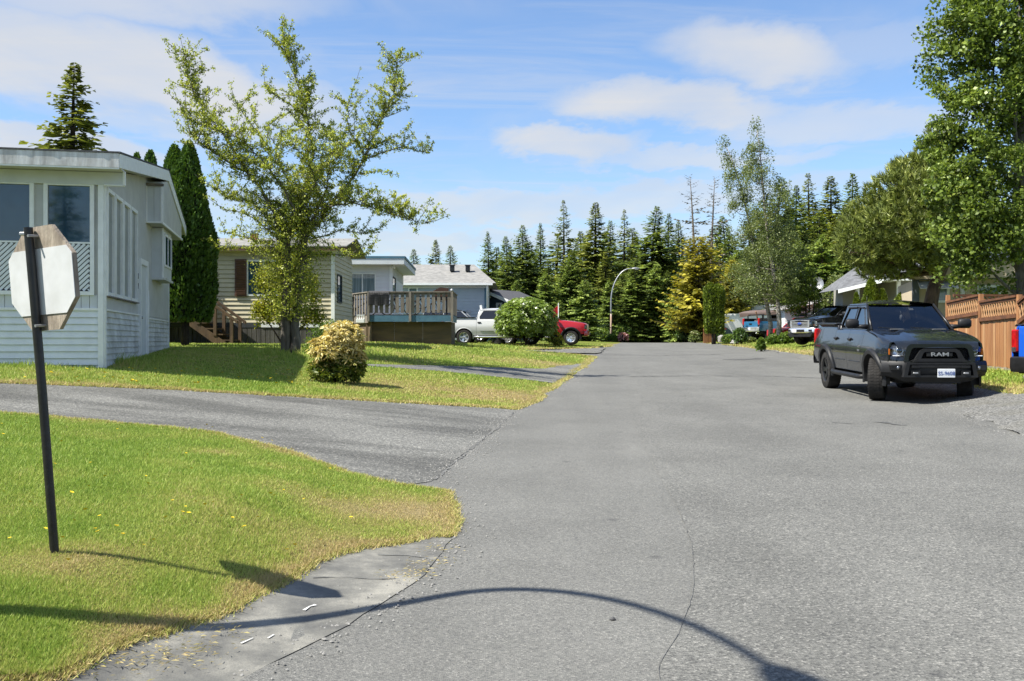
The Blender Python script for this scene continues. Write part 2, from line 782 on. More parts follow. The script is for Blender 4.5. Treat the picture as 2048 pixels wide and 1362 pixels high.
def edge_dist(poly, x, y, closed=True):
 """distance from points to an outline"""
 d = np.full(np.shape(x), 1e9)
 n = len(poly)
 for i in range(n if closed else n - 1):
  ax, ay = poly[i][0], poly[i][1]
  bx, by = poly[(i + 1) % n][0], poly[(i + 1) % n][1]
  ex, ey = bx - ax, by - ay
  l2 = ex * ex + ey * ey or 1e-9
  t = np.clip(((x - ax) * ex + (y - ay) * ey) / l2, 0, 1)
  d = np.minimum(d, np.hypot(x - ax - t * ex, y - ay - t * ey))
 return d

def sstep_np(t):
 t = np.clip(t, 0, 1)
 return t * t * (3 - 2 * t)

def terrain_np(x, y):
 x = np.asarray(x, float)
 y = np.asarray(y, float)
 ty = np.linspace(-40, 200, 4801)
 z = np.interp(y, ty, [base_z(v) for v in ty])
 tab = lambda t: np.interp(y, [a for a, _ in t], [b for _, b in t])
 d = tab(XL_TAB) - x
 amp = tab(AMP_L)
 q = np.maximum(d, 0) / 8.5
 q = np.where(q < 0.8, q, 0.8 + 0.2 * (1 - np.exp(-(q - 0.8) / 0.2)))
 z = z + amp * q
 z = z + np.where((d > 0) & (y < 11), 0.17 * sstep_np((d - 0.35) / 1.1) * (1 - sstep_np((y - 7) / 4)), 0)
 d = x - tab(XR_TAB)
 z = z + np.where(d > 0, tab(AMP_R) * sstep_np((d + 0.6) / 3.4), 0)
 return z

# ------------------------------------------------------------------ ground materials
def ground_mats():
 # worn asphalt: stones of many greys in a binder, smooth lane on the left, coarse on the right
 for name, dark, mid, light, coarse in (
   ('asphalt_smooth', 0.095, 0.165, 0.28, 105), ('asphalt_coarse', 0.075, 0.168, 0.33, 86), ('asphalt_drive', 0.07, 0.19, 0.44, 66)):
  t = NT(name)
  pos = t.world_pos()
  vor = t.voronoi(pos, coarse)
  sep = t.n('ShaderNodeSeparateColor')
  t.link(vor, sep.inputs[0])
  st = t.ramp(sep.outputs[0], [(0.0, (dark, dark * 1.0, dark * .93)), (0.5, (mid * 1.0, mid, mid * .90)), (0.86, (mid * 1.15, mid * 1.13, mid * 1.03)), (1.0, (light * 1.02, light, light * .90))])
  fine = t.noise(pos, 300, 3, 0.7)
  st = t.mix(t.math('MULTIPLY', fine, 0.55), st, (dark * .7, dark * .7, dark * .72))
  big = t.noise(pos, 0.55, 6, 0.62)
  blot = t.ramp(big, [(0.36, 0.88), (0.62, 1.08)])
  st = t.mix(1.0, st, blot, 'MULTIPLY')
  if name == 'asphalt_drive':
   # tyre-polished bands along the drive
   band = t.noise(t.world_pos((0.28, 1.0, 1.0)), 1.1, 3)
   st = t.mix(t.ramp(band, [(0.42, 0.0), (0.60, 0.8)]), st, t.mix(1.0, st, (0.50, 0.50, 0.5), 'MULTIPLY'))
  else:
   # wheel tracks run along the street, a little darker and oilier between them
   band = t.noise(t.world_pos((1.0, 0.05, 1.0)), 0.9, 2)
   st = t.mix(t.ramp(band, [(0.40, 0.0), (0.66, 0.28)]), st, t.mix(1.0, st, (0.70, 0.70, 0.70), 'MULTIPLY'))
   # oil drips and old spills, scuffs
   oil = t.ramp(t.noise(t.world_pos((1.0, 0.55, 1.0)), 1.9, 7, 0.72, 0.6), [(0.62, 0.0), (0.76, 0.25)])
   st = t.mix(oil, st, (0.06, 0.06, 0.058))
   spot = t.ramp(t.voronoi(t.world_pos((1.0, 1.0, 0.0)), 1.35, 'Distance'), [(0.03, 0.55), (0.09, 0.0)])
   st = t.mix(spot, st, (0.05, 0.05, 0.05))
   pale = t.ramp(t.noise(t.world_pos((1.0, 0.3, 1.0)), 0.9, 6, 0.7), [(0.56, 0.0), (0.70, 0.18)])
   st = t.mix(pale, st, (mid * 1.5, mid * 1.48, mid * 1.36))
  hgt = t.voronoi(pos, coarse, 'Distance')
  t.principled(st, 0.82, 0, 0.3, t.bump(hgt, 0.55, 0.006))
  MATS[name] = t.m
 t = NT('concrete_apron')
 pos = t.world_pos()
 n = t.noise(pos, 2.2, 8, 0.68)
 c = t.ramp(n, [(0.36, (0.085, 0.085, 0.08)), (0.5, (0.155, 0.152, 0.135)), (0.64, (0.27, 0.26, 0.225))])
 sp = t.noise(pos, 130, 2)
 c = t.mix(t.ramp(sp, [(0.35, 0.35), (0.6, 0.0)]), c, (0.09, 0.09, 0.088))
 t.principled(c, 0.85, 0, 0.3, t.bump(t.noise(pos, 90, 4), 0.4, 0.006))
 MATS['concrete_apron'] = t.m
 t = NT('gravel')
 pos = t.world_pos()
 vor = t.voronoi(pos, 42)
 sep = t.n('ShaderNodeSeparateColor')
 t.link(vor, sep.inputs[0])
 c = t.ramp(sep.outputs[0], [(0, (0.06, 0.06, 0.057)), (0.5, (0.13, 0.13, 0.122)), (1, (0.27, 0.265, 0.25))])
 c = t.mix(t.ramp(t.noise(pos, 1.2, 4), [(0.42, 0.0), (0.7, 0.5)]), c, (0.12, 0.115, 0.09))
 t.principled(c, 0.9, 0, 0.25, t.bump(t.voronoi(pos, 42, 'Distance'), 0.9, 0.015))
 MATS['gravel'] = t.m
 # turf below the blades
 t = NT('turf')
 pos = t.world_pos()
 c = t.ramp(t.attr('tint'), [(0.0, (0.32, 0.25, 0.13)), (0.35, (0.25, 0.23, 0.07)), (0.7, (0.17, 0.21, 0.035)), (1.0, (0.115, 0.18, 0.022))])
 c = t.mix(t.ramp(t.noise(pos, 55, 4), [(0.35, 0.65), (0.65, 0.0)]), c, (0.045, 0.05, 0.015))
 t.principled(c, 0.95, 0, 0.1, t.bump(t.noise(pos, 60, 5), 0.8, 0.03))
 MATS['turf'] = t.m
 t = NT('grass_blade')
 c = t.ramp(t.attr('tint'), [(0.0, (0.50, 0.39, 0.19)), (0.28, (0.47, 0.43, 0.15)), (0.55, (0.40, 0.46, 0.10)), (1.0, (0.245, 0.36, 0.055))])
 b = t.principled(c, 0.55, 0, 0.25)
 tr = t.n('ShaderNodeBsdfTranslucent')
 t.put(tr.inputs[0], c)
 mx = t.n('ShaderNodeMixShader')
 mx.inputs[0].default_value = 0.35
 t.link(b.outputs[0], mx.inputs[1])
 t.link(tr.outputs[0], mx.inputs[2])
 t.link(mx.outputs[0], t.out.inputs[0])
 MATS['grass_blade'] = t.m
 t = NT('forest_floor')
 pos = t.world_pos()
 c = t.ramp(t.noise(pos, 0.6, 7, 0.7), [(0.3, (0.05, 0.045, 0.02)), (0.5, (0.07, 0.10, 0.02)), (0.7, (0.14, 0.16, 0.05))])
 t.principled(c, 0.95, 0, 0.1, t.bump(t.noise(pos, 9, 5), 0.6, 0.1))
 MATS['forest_floor'] = t.m
 mat('crack_tar', (0.075, 0.075, 0.072), (0.15, 0.15, 0.142), 9, 0.9, bump=0.4)
 mat('road_patch_stain', (0.055, 0.055, 0.055), (0.11, 0.11, 0.105), 14, 0.9)
 mat('chalk', (0.62, 0.62, 0.6), None, 30, 0.9)

ground_mats()

def sheet(name, outline, m, step, zoff, kind='structure', near=None, tintf=None, low=None):
 vs, fs = cdt_sheet(outline, terrain, step, (), zoff, near=near)
 if low is not None:              # the edge lies almost flush, the inside stands proud
  d = edge_dist(outline, vs[:, 0], vs[:, 1])
  vs[:, 2] -= (zoff - low) * (1 - np.clip(d / 0.12, 0, 1))
 me = bpy.data.meshes.new(name)
 me.from_pydata([tuple(v) for v in vs], [], fs)
 bm = bmesh.new()
 bm.from_mesh(me)
 for f in bm.faces:
  if f.normal.z < 0:
   f.normal_flip()
 bm.to_mesh(me)
 bm.free()
 me.materials.append(m)
 me.polygons.foreach_set('use_smooth', [True] * len(me.polygons))
 if tintf is not None:
  at = me.attributes.new('tint', 'FLOAT', 'POINT')
  co = np.zeros(len(me.vertices) * 3, np.float32)
  me.vertices.foreach_get('co', co)
  co = co.reshape(-1, 3)
  at.data.foreach_set('value', tintf(co[:, 0], co[:, 1]).astype(np.float32))
 o = ob(name, me)
 if kind:
  o['kind'] = kind
 return o

def g2(*pts):
 return [tuple(G(*p)[:2]) for p in pts]

# far ground: one sheet to the horizon
def far_ground():
 xs = sorted(set([-3000, -1500, -700, -350, -200, -120, -80] + list(range(-60, 61, 4)) + [80, 120, 200, 350, 700, 1500, 3000]))
 ys = sorted(set([-3000, -1000, -300, -120, -60] + list(range(-40, 111, 4)) + [120, 140, 172, 250, 400, 800, 1600, 4000]))
 b = MB()
 b.grid([[(x, y, (terrain(x, y) if abs(x) < 100 and -50 < y < 200 else (base_z(y) if -50 < y < 200 else (-1.1 if y < 0 else base_z(172)))) - (0.40 if -42 < x < 42 and -16 < y < 77 else 0.14)) for x in xs] for y in ys])
 o = b.build('ground', MATS['forest_floor'], smooth=True)
 o['kind'] = 'structure'

far_ground()

# ---- outlines
road_left = [(-5, -14), (-4, -2), (-3.4, 3.0), (-3.2, 7), (-3.0, 10), (-2.2, 18), (-1.2, 24), (0.6, 37), (2.2, 48), (5.2, 68), (7.2, 80), (9.8, 95)]
left_edge = [(-2.6, -14), (-1.9, -2), (-1.45, 3.0)] + g2((480, 1362), (650, 1275), (760, 1210), (850, 1150), (905, 1080), (898, 985), (862, 964))
joint = g2((862, 964), (950, 890), (1030, 822))
left_far = g2((1030, 820), (1075, 803), (1110, 774), (1150, 742), (1176, 724), (1190, 712), (1205, 702), (1225, 692)) + [(7.4, 68), (9.3, 80), (12, 95)]
right_edge = [(21.5, 95), (17.0, 80), (15, 71), (15.1, 62), (15, 50), (14.2, 42), (13, 34), (11, 22), (9.5, 14.5), (9, 12.0), (8, 6), (7, -2), (5.5, -14)]
road_poly = densify(road_left + right_edge, 0.6, 0.012, 1)
sheet('road', road_poly, MATS['asphalt_smooth'], 0.22, 0.0, near=0.025)

seam_px = [(1269, 712), (1266, 735), (1256, 770), (1252, 800), (1268, 850), (1300, 920), (1351, 1005), (1384, 1080), (1391, 1160), (1369, 1245), (1326, 1312), (1311, 1361)]
seam = smooth_line(g2(*seam_px) + [(0.72, 3.6), (0.7, 1.0), (0.4, -14)], 2)
lane = list(seam) + [(3.19, -14), (4.59, -2), (5.79, 6), (6.69, 12.0), (7.19, 14.5), (8.89, 22), (10.89, 34), (11.6, 38.6)] + g2((1266, 713))[:0]
sheet('road_lane', densify(lane, 0.5, 0.008, 2), MATS['asphalt_coarse'], 0.22, 0.003, near=0.025)

def strip(name, path, w, m, zoff, wob=0.3, seed=0, closed=False):
 r = random.Random(seed)
 pts = []
 for a, b in zip(path, path[1:]):
  a, b = Vector(a), Vector(b)
  k = max(1, int((b - a).length / 0.07))
  for j in range(k):
   pts.append(a + (b - a) * j / k)
 pts.append(Vector(path[-1]))
 rows = []
 off = 0
 for i, p in enumerate(pts):
  d = pts[min(i + 1, len(pts) - 1)] - pts[max(i - 1, 0)]
  if d.length < 1e-6:
   continue
  d.normalize()
  n = Vector((-d.y, d.x))
  off = off * 0.7 + r.gauss(0, 1) * w * wob
  ww = w * (0.35 + 1.1 * r.random() ** 1.5)
  a, b = p + n * (off + ww / 2), p + n * (off - ww / 2)
  rows.append([(a.x, a.y, terrain(a.x, a.y) + zoff), (b.x, b.y, terrain(b.x, b.y) + zoff)])
 b = MB().grid(rows)
 o = b.build(name, m, smooth=True)
 o['kind'] = 'structure'
 return o

strip('road_crack', [tuple(p) for p in seam[26:-10]], 0.005, MATS['crack_tar'], 0.007, 0.6, 3)
strip('road_crack', g2((1256, 754), (1400, 752), (1540, 753), (1650, 757)), 0.10, MATS['road_patch_stain'], 0.010, 0.2, 4)
strip('road_crack', g2((1200, 710), (1330, 711), (1440, 709)), 0.16, MATS['road_patch_stain'], 0.010, 0.2, 5)
strip('road_stain', g2((1448, 719), (1486, 720), (1528, 717)), 0.5, MATS['road_patch_stain'], 0.011, 0.2, 6)
strip('road_stain', g2((1665, 846), (1706, 848)), 0.07, MATS['road_patch_stain'], 0.011, 0.3, 7)
strip('road_stain', g2((1748, 845), (1775, 848), (1806, 852)), 0.12, MATS['road_patch_stain'], 0.011, 0.3, 8)

# driveways
drive1 = g2((862, 964), (950, 890), (1030, 820)) + g2((1000, 817), (820, 807), (640, 797), (480, 788), (350, 780), (180, 773), (0, 767)) + [(-16, 11.2), (-16, 7.6)] + g2((0, 828), (200, 845), (430, 868), (560, 900), (700, 950), (800, 972))
sheet('driveway', densify(drive1, 0.35, 0.012, 9), MATS['asphalt_drive'], 0.25, 0.006)
strip('road_crack', g2((868, 960), (950, 892), (1030, 824)), 0.03, MATS['crack_tar'], 0.009, 0.4, 10)
drive2 = g2((1174, 727), (1140, 752), (1108, 769), (1030, 760), (950, 752), (880, 745), (800, 739), (730, 735), (735, 731), (820, 733), (950, 736), (1080, 740))
sheet('driveway', densify(drive2, 0.5, 0.05, 11), MATS['asphalt_drive'], 0.5, 0.040)

# concrete apron at the street corner
apron = g2((905, 1078), (850, 1150), (760, 1210), (650, 1275), (480, 1362)) + [(-1.6, 2.6), (-2.6, 2.2)] + g2((70, 1390), (100, 1360), (240, 1288), (440, 1228), (620, 1130), (720, 1096), (860, 1074))
ap = sheet('concrete_apron', densify(apron, 0.2, 0.010, 12), MATS['concrete_apron'], 0.2, 0.005)
strip('pavement_joint', g2((625, 1158), (700, 1158), (790, 1160)), 0.014, MATS['crack_tar'], 0.011, 0.5, 13)
strip('pavement_joint', g2((755, 1112), (810, 1113), (855, 1119)), 0.012, MATS['crack_tar'], 0.011, 0.5, 14)
strip('chalk_mark', g2((608, 1224), (620, 1216), (632, 1213)), 0.018, MATS['chalk'], 0.011, 0.2, 15)
strip('chalk_mark', g2((535, 1280), (548, 1273)), 0.012, MATS['chalk'], 0.011, 0.2, 16)
strip('chalk_mark', g2((480, 1290), (505, 1279)), 0.008, MATS['chalk'], 0.011, 0.4, 17)

# gravel shoulder on the right and at the far left lane mouth
shoulder = [(3.25, -14), (4.65, -2), (5.85, 6), (6.6, 11.0), (7.0, 13.6), (7.5, 16), (8.5, 20), (9.3, 24), (10.85, 34), (12.0, 42.2), (13.0, 50)] + [(13.25, 50), (12.75, 42), (12.1, 36), (11.1, 29), (10.3, 24), (9.6, 19.5), (9.5, 18.6), (10.8, 17), (11, 10), (9, -2), (7, -14)]
sheet('gravel_shoulder', densify(shoulder, 0.4, 0.04, 18), MATS['gravel'], 0.3, 0.010)
lane_gravel = g2((1196, 708), (1205, 702), (1212, 697), (1150, 699), (1100, 702), (1050, 703), (1130, 708))
sheet('gravel_patch', densify(lane_gravel, 0.6, 0.06, 19), MATS['gravel'], 0.6, 0.05)

# lawns
lawn_near = g2((0, 828), (200, 845), (430, 868), (560, 900), (700, 950), (800, 973), (862, 981), (898, 987), (906, 1020), (903, 1074), (860, 1074), (720, 1098), (620, 1133), (530, 1185), (440, 1231), (340, 1262), (240, 1291), (100, 1362)) + [(-3.2, 3.2), (-8, 2), (-16, 2), (-16, 7.6)]
lawn_mid = g2((0, 767), (180, 773), (350, 780), (480, 788), (640, 797), (820, 807), (1000, 817), (1030, 820), (1075, 803), (1110, 774), (1150, 742), (1176, 724), (1187, 714), (1140, 709), (1080, 704)) + [(0.5, 46.5), (2.0, 50), (3.4, 52), (5.6, 58), (7.3, 67), (8.2, 74), (-6, 74), (-40, 74), (-40, 12), (-16, 11.2)]
lawn_right = [(13.25, 50.2), (12.75, 42.2), (12.1, 36), (11.1, 29), (10.3, 24), (9.6, 19.5), (9.5, 18.6), (10.8, 17), (11, 10), (40, 10), (40, 78), (14.6, 78), (12.9, 71), (13.0, 62)]
DRY = [(tuple(G(*p)[:2]), s, k) for p, s, k in (
 ((120, 1125), .45, .8), ((170, 1145), .35, .7), ((450, 912), .28, .9), ((560, 1190), .5, .6), ((840, 1030), .6, .9), ((700, 1090), .5, .6), ((870, 1040), .4, .8), ((330, 1250), .4, .5),
 ((640, 1000), .7, .45), ((250, 1020), .6, .35), ((420, 1050), .5, .3), ((1020, 795), 2.0, .55), ((900, 780), 2.0, .4), ((1060, 800), 1.0, .7), ((820, 770), 2, .3), ((1130, 735), 2.5, .55), ((1000, 722), 3, .3), ((1650, 712), 3.0, .6), ((1600, 705), 3.0, .6), ((2000, 790), 1.0, .4))]
_nz = [(rng.uniform(0.35, 3.5), rng.uniform(0, 6.28), rng.uniform(0, 6.28)) for _ in range(26)]

def dryness(x, y, outline, reach=0.35):
 """0 lush, 1 straw: dry by the edges, around the post and in irregular patches"""
 n = np.zeros(np.shape(x))
 for (k, a, ph) in _nz:
  n += np.sin(k * 2.2 * (x * math.cos(a) + y * math.sin(a)) + ph) / 26 * 1.9
 for (k, a, ph) in _nz[:10]:
  n = n + np.sin(k * 9.0 * (x * math.cos(a + 1) + y * math.sin(a + 1)) + ph) / 10 * .55
 d = edge_dist(outline, x, y)
 e = np.clip(1 - d / (reach * (1 + 0.7 * n)), 0, 1) ** 1.3
 s = 0.17 + 0.46 * n + 0.5 * e + np.where(y > 13, .10, 0)
 for (c, r, k) in DRY:
  s += .6 * k * np.exp(-((x - c[0]) ** 2 + (y - c[1]) ** 2) / (r * r))
 return np.clip(s, 0, 1)

def lawn(name, outline, wob, step, seed, reach, near=None):
 pl = densify(densify(outline, step * 2.2, wob * .8, seed), step * .6, wob * .35, seed + 50)
 o = sheet(name, pl, MATS['turf'], max(step, 0.25), 0.03, near=near, tintf=lambda x, y: 1 - dryness(x, y, pl, reach), low=0.010)
 return pl

pl_near = lawn('lawn', lawn_near, 0.03, 0.12, 21, 0.20)
pl_mid = lawn('lawn', lawn_mid, 0.05, 0.4, 22, 0.30, near=0.02)
pl_right = lawn('lawn', lawn_right, 0.06, 0.5, 23, 0.6, near=0.02)

def grass_field(name, outline, holes, n_target, ymin, ymax, hmin, hmax, wmul, reach, seed, tall=()):
 r = np.random.default_rng(seed)
 xs, ys = [], []
 need = n_target
 # spread so that the blades cover about the same share of the picture everywhere
 n0 = n_target * 9
 t = r.random(n0)
 y = 1.0 / (1.0 / ymin + (1.0 / ymax - 1.0 / ymin) * t)
 x = y * r.uniform(-0.56, 0.56, n0)
 ok = in_poly(outline, x, y)
 for h in holes:
  ok &= ~in_poly(h, x, y)
 x, y = x[ok], y[ok]
 if len(x) > n_target:
  x, y = x[:n_target], y[:n_target]
 z = terrain_np(x, y) + 0.028
 dry = dryness(x, y, outline, reach)
 w = wmul * np.maximum(0.0042, 0.00072 * y) * r.uniform(0.6, 1.4, len(x))
 hh = r.uniform(hmin, hmax, len(x)) * (1 - 0.45 * dry)
 n2 = np.zeros(len(x))
 for (k, a, ph) in _nz[:12]:
  n2 += np.sin(k * 4.0 * (x * math.cos(a) + y * math.sin(a)) + ph) / 6
 hh *= 1 + 0.45 * np.clip(n2, -1, 1)
 tl = np.zeros(len(x))
 for (c, rr, k) in tall:
  tl = np.maximum(tl, k * np.exp(-((x - c[0]) ** 2 + (y - c[1]) ** 2) / (rr * rr)))
 hh *= 1 + tl * r.uniform(0.2, 1.0, len(x)) ** 2
 ang = r.uniform(0, 2 * math.pi, len(x))
 lean = r.uniform(0.15, 1.0, len(x)) * hh
 la = r.uniform(0, 2 * math.pi, len(x))
 cx, cy = np.cos(ang) * w / 2, np.sin(ang) * w / 2
 n = len(x)
 V = np.zeros((n, 3, 3))
 V[:, 0] = np.stack([x - cx, y - cy, z], 1)
 V[:, 1] = np.stack([x + cx, y + cy, z], 1)
 V[:, 2] = np.stack([x + np.cos(la) * lean, y + np.sin(la) * lean, z + hh], 1)
 tint = np.clip(1 - dry + r.normal(0, 0.22, n), 0, 1)
 me = np_mesh(name, V.reshape(-1, 3), np.arange(n * 3).reshape(-1, 3), MATS['grass_blade'], np.repeat(tint, 3))
 o = ob(name, me)
 return o

d1h = [drive2]

def fringe(name, outline, n, label, ymax, seed, hmul=1.0):
 """ragged dry blades that hang over the lawn edge"""
 r = np.random.default_rng(seed)
 P_ = np.array(outline)
 A, B = P_, np.roll(P_, -1, 0)
 mid = (A + B) / 2
 ok = (mid[:, 1] > 3) & (mid[:, 1] < ymax) & (np.abs(mid[:, 0]) < .58 * mid[:, 1] + 1)
 A, B = A[ok], B[ok]
 L = np.linalg.norm(B - A, axis=1)
 ym = (A[:, 1] + B[:, 1]) / 2
 w = L / ym
 idx = r.choice(len(A), n, p=w / w.sum())
 u = r.random((n, 1))
 q = A[idx] * (1 - u) + B[idx] * u
 y0 = q[:, 1]
 q = q + r.normal(0, 1, (n, 2)) * (.018 + .0012 * y0)[:, None]
 z = terrain_np(q[:, 0], q[:, 1]) + .008
 h = r.uniform(.008, .034, n) * (1 + .02 * y0) * hmul
 wd = np.maximum(.004, .0006 * y0) * r.uniform(.6, 1.4, n)
 a, la = r.uniform(0, 6.28, n), r.uniform(0, 6.28, n)
 ln = h * r.uniform(.4, 1.5, n)
 V = np.zeros((n, 3, 3))
 V[:, 0] = np.stack([q[:, 0] - np.cos(a) * wd, q[:, 1] - np.sin(a) * wd, z], 1)
 V[:, 1] = np.stack([q[:, 0] + np.cos(a) * wd, q[:, 1] + np.sin(a) * wd, z], 1)
 V[:, 2] = np.stack([q[:, 0] + np.cos(la) * ln, q[:, 1] + np.sin(la) * ln, z + h], 1)
 t = np.clip(r.normal(.22, .2, n), 0, 1)
 o = ob(name, np_mesh(name, V.reshape(-1, 3), np.arange(n * 3).reshape(-1, 3), MATS['grass_blade'], np.repeat(t, 3)))
 tag(o, label, 'grass', None, 'stuff')

fringe('edge_grass', pl_near, 20000, 'ragged straw-coloured grass fringe round the corner lawn', 16, 35)
fringe('edge_grass', pl_mid, 22000, 'ragged grass fringe along the driveways and street on the left', 60, 36, 1.2)
fringe('edge_grass', pl_right, 9000, 'ragged grass fringe along the gravel shoulder on the right', 60, 37, 1.3)
g = grass_field('grass', pl_near, [], 230000, 3.6, 16, 0.012, 0.038, 1.0, 0.2, 31)
tag(g, 'short mown grass with straw-dry patches around the sign post at the street corner', 'grass', None, 'stuff')
tallspots = [(tuple(G(*p)[:2]), s, k) for p, s, k in (((235, 733), .6, 5), ((150, 735), .5, 4), ((60, 737), .5, 3), ((300, 725), .5, 2.5), ((580, 712), 1.1, 4), ((650, 712), .9, 6), ((620, 705), 1.2, 4), ((740, 712), 1.4, 5), ((850, 700), 4, 1.6), ((1050, 697), 5, 2.0), ((960, 694), 4, 2.0))]
g = grass_field('grass', pl_mid, d1h, 210000, 12, 62, 0.022, 0.06, 1.25, 0.3, 32, tallspots)
tag(g, 'lawn grass in front of the mobile homes, longer under the shrubs', 'grass', None, 'stuff')
g = grass_field('grass', pl_right, [], 50000, 15, 66, 0.03, 0.10, 1.4, 0.6, 33)
tag(g, 'sunlit verge grass along the right side of the street', 'grass', None, 'stuff')

# buttercups dotted over the lawns
def flowers(name, spots, m, size, label):
 r = np.random.default_rng(5)
 V, F = [], []
 for (x, y) in spots:
  z = terrain(x, y) + 0.03 + r.uniform(0.03, 0.08)
  s = size * r.uniform(0.7, 1.25)
  k = len(V)
  tx, ty = r.uniform(-.4, .4), r.uniform(-.5, .1)
  for i in range(5):
   a = 2 * math.pi * i / 5 + r.uniform(0, .3)
   V.append((x + math.cos(a) * s, y + math.sin(a) * s, z + (math.cos(a) * tx + math.sin(a) * ty) * s + s * .5))
  V.append((x, y, z))
  for i in range(5):
   F.append((k + 5, k + i, k + (i + 1) % 5))
 me = np_mesh(name, np.array(V), np.array(F), m)
 o = ob(name, me)
 tag(o, label, 'flowers', None, 'stuff')

mat('buttercup_petal', (0.80, 0.62, 0.03), (0.75, 0.52, 0.02), 20, 0.5)
sp = []
fx = random.Random(77)
for (px, py) in [(410, 868), (428, 871), (445, 870), (462, 873), (480, 876), (415, 880), (530, 891), (548, 897), (560, 895), (575, 901), (590, 925), (656, 935), (470, 875), (140, 1150), (60, 905), (240, 870), (235, 885), (120, 900), (175, 1040), (300, 930), (180, 950), (410, 1032), (330, 1060), (460, 1063), (145, 1062), (480, 1010), (443, 1062), (600, 1040), (645, 1018), (86, 1085), (195, 1095), (235, 1075), (382, 1047), (315, 1075), (495, 1085), (605, 1023), (10, 1015)]:
 sp.append(tuple(G(px + fx.uniform(-6, 6), py + fx.uniform(-4, 4))[:2]))
for _ in range(60):
 sp.append(tuple(G(fx.uniform(0, 760), fx.uniform(860, 1120))[:2]))
sp = [s for s in sp if in_poly(pl_near, np.array([s[0]]), np.array([s[1]]))[0]]
flowers('buttercups', sp, MATS['buttercup_petal'], 0.014, 'small yellow buttercups scattered over the near lawn')
sp = []
for _ in range(260):
 sp.append(tuple(G(fx.uniform(720, 1130), fx.uniform(688, 704))[:2]))
for _ in range(120):
 sp.append(tuple(G(fx.uniform(0, 620), fx.uniform(745, 783))[:2]))
for _ in range(25):
 sp.append(tuple(G(fx.uniform(1978, 2046), fx.uniform(737, 760))[:2]))
sp = [s for s in sp if in_poly(pl_mid, np.array([s[0]]), np.array([s[1]]))[0] or s[0] > 9]
flowers('buttercups', sp, MATS['buttercup_petal'], 0.024, 'yellow buttercups in the far lawn by the deck and rhododendron')

# dry clippings on the apron and loose stones
def litter():
 r = np.random.default_rng(9)
 n = 550
 c = [G(*p) for p in ((290, 1330), (330, 1310), (400, 1295), (460, 1265), (370, 1325), (250, 1340), (130, 1350), (880, 1100), (860, 1130), (800, 1158), (840, 1148))]
 V = np.zeros((n, 3, 3))
 for i in range(n):
  p = c[r.integers(len(c))]
  x, y = p.x + r.normal(0, .09), p.y + r.normal(0, .07)
  z = terrain(x, y) + 0.022
  a = r.uniform(0, 6.28)
  l = r.uniform(.015, .05)
  V[i, 0] = (x, y, z)
  V[i, 1] = (x + math.cos(a + .15) * l * .5, y + math.sin(a + .15) * l * .5, z + .006)
  V[i, 2] = (x + math.cos(a) * l, y + math.sin(a) * l, z + r.uniform(0, .008))
 me = np_mesh('grass_clippings', V.reshape(-1, 3), np.arange(n * 3).reshape(-1, 3), MATS['grass_blade'], np.repeat(r.uniform(0, .22, n), 3))
 o = ob('grass_clippings', me)
 tag(o, 'dry straw clippings lying on the concrete apron', 'clippings', None, 'stuff')

litter()
mat('pebble_dark', (0.05, 0.05, 0.052), (0.12, 0.12, 0.12), 20, 0.9)

def rock(name, p, r0, m, label, seed=1, flat=0.7, group=None):
 bm = bmesh.new()
 bmesh.ops.create_icosphere(bm, subdivisions=2, radius=r0)
 rr = random.Random(seed)
 ph = [rr.uniform(0, 6) for _ in range(6)]
 for v in bm.verts:
  d = v.co.normalized()
  k = 1 + 0.16 * math.sin(3 * d.x + ph[0]) + 0.14 * math.sin(4 * d.y + ph[1]) + 0.1 * math.sin(5 * d.z + ph[2]) + rr.uniform(-.06, .06)
  v.co = Vector((d.x * k * r0 * 1.15, d.y * k * r0, d.z * k * r0 * flat))
 me = bpy.data.meshes.new(name)
 bm.to_mesh(me)
 bm.free()
 me.materials.append(m)
 o = ob(name, me, None, (p[0], p[1], p[2] + r0 * flat * 0.6))
 tag(o, label, 'stone', group)
 return o

mat('boulder', (0.30, 0.29, 0.27), (0.17, 0.17, 0.16), 5, 0.9, bump=0.5)
rock('asphalt_crumb', G(1225, 1240), 0.016, MATS['pebble_dark'], 'small dark crumb of asphalt lying near the lamp shadow', 3)
rock('boulder', G(1469, 689), 0.24, MATS['boulder'], 'pale grey boulder on the verge grass by the far driveway', 4)
rock('boulder', G(1446, 676 + 9), 0.3, MATS['boulder'], 'grey upright rock beside the low hedge mound', 5, 1.1)

# ------------------------------------------------------------------ building materials
M_ = {}

def bm_(k, *a, **kw):
 M_[k] = mat(k, *a, **kw)
 return M_[k]

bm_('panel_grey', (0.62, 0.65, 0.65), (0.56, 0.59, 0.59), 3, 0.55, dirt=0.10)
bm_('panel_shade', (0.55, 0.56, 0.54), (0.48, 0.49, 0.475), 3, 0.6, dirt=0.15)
bm_('skirt_white', (0.76, 0.80, 0.80), (0.68, 0.72, 0.73), 4, 0.5, dirt=0.18)
bm_('skirt_mossy', (0.70, 0.72, 0.69), (0.44, 0.45, 0.42), 2.2, 0.7, dirt=0.6)
bm_('trim_white', (0.82, 0.84, 0.82), (0.74, 0.76, 0.74), 6, 0.45, dirt=0.06)
bm_('fascia_weathered', (0.72, 0.73, 0.72), (0.42, 0.41, 0.39), 2.6, 0.7, dirt=0.5, stretch=(3, 3, .6), bump=.15)
bm_('roof_felt', (0.10, 0.10, 0.10), (0.05, 0.05, 0.05), 8, 0.9, bump=0.3)
bm_('roof_metal', (0.33, 0.33, 0.33), (0.2, 0.2, 0.2), 3, 0.5, metal=0.3)
bm_('siding_beige', (0.52, 0.47, 0.32), (0.45, 0.41, 0.28), 3, 0.6, dirt=0.12)
bm_('siding_white', (0.72, 0.73, 0.74), (0.66, 0.67, 0.68), 3, 0.55)
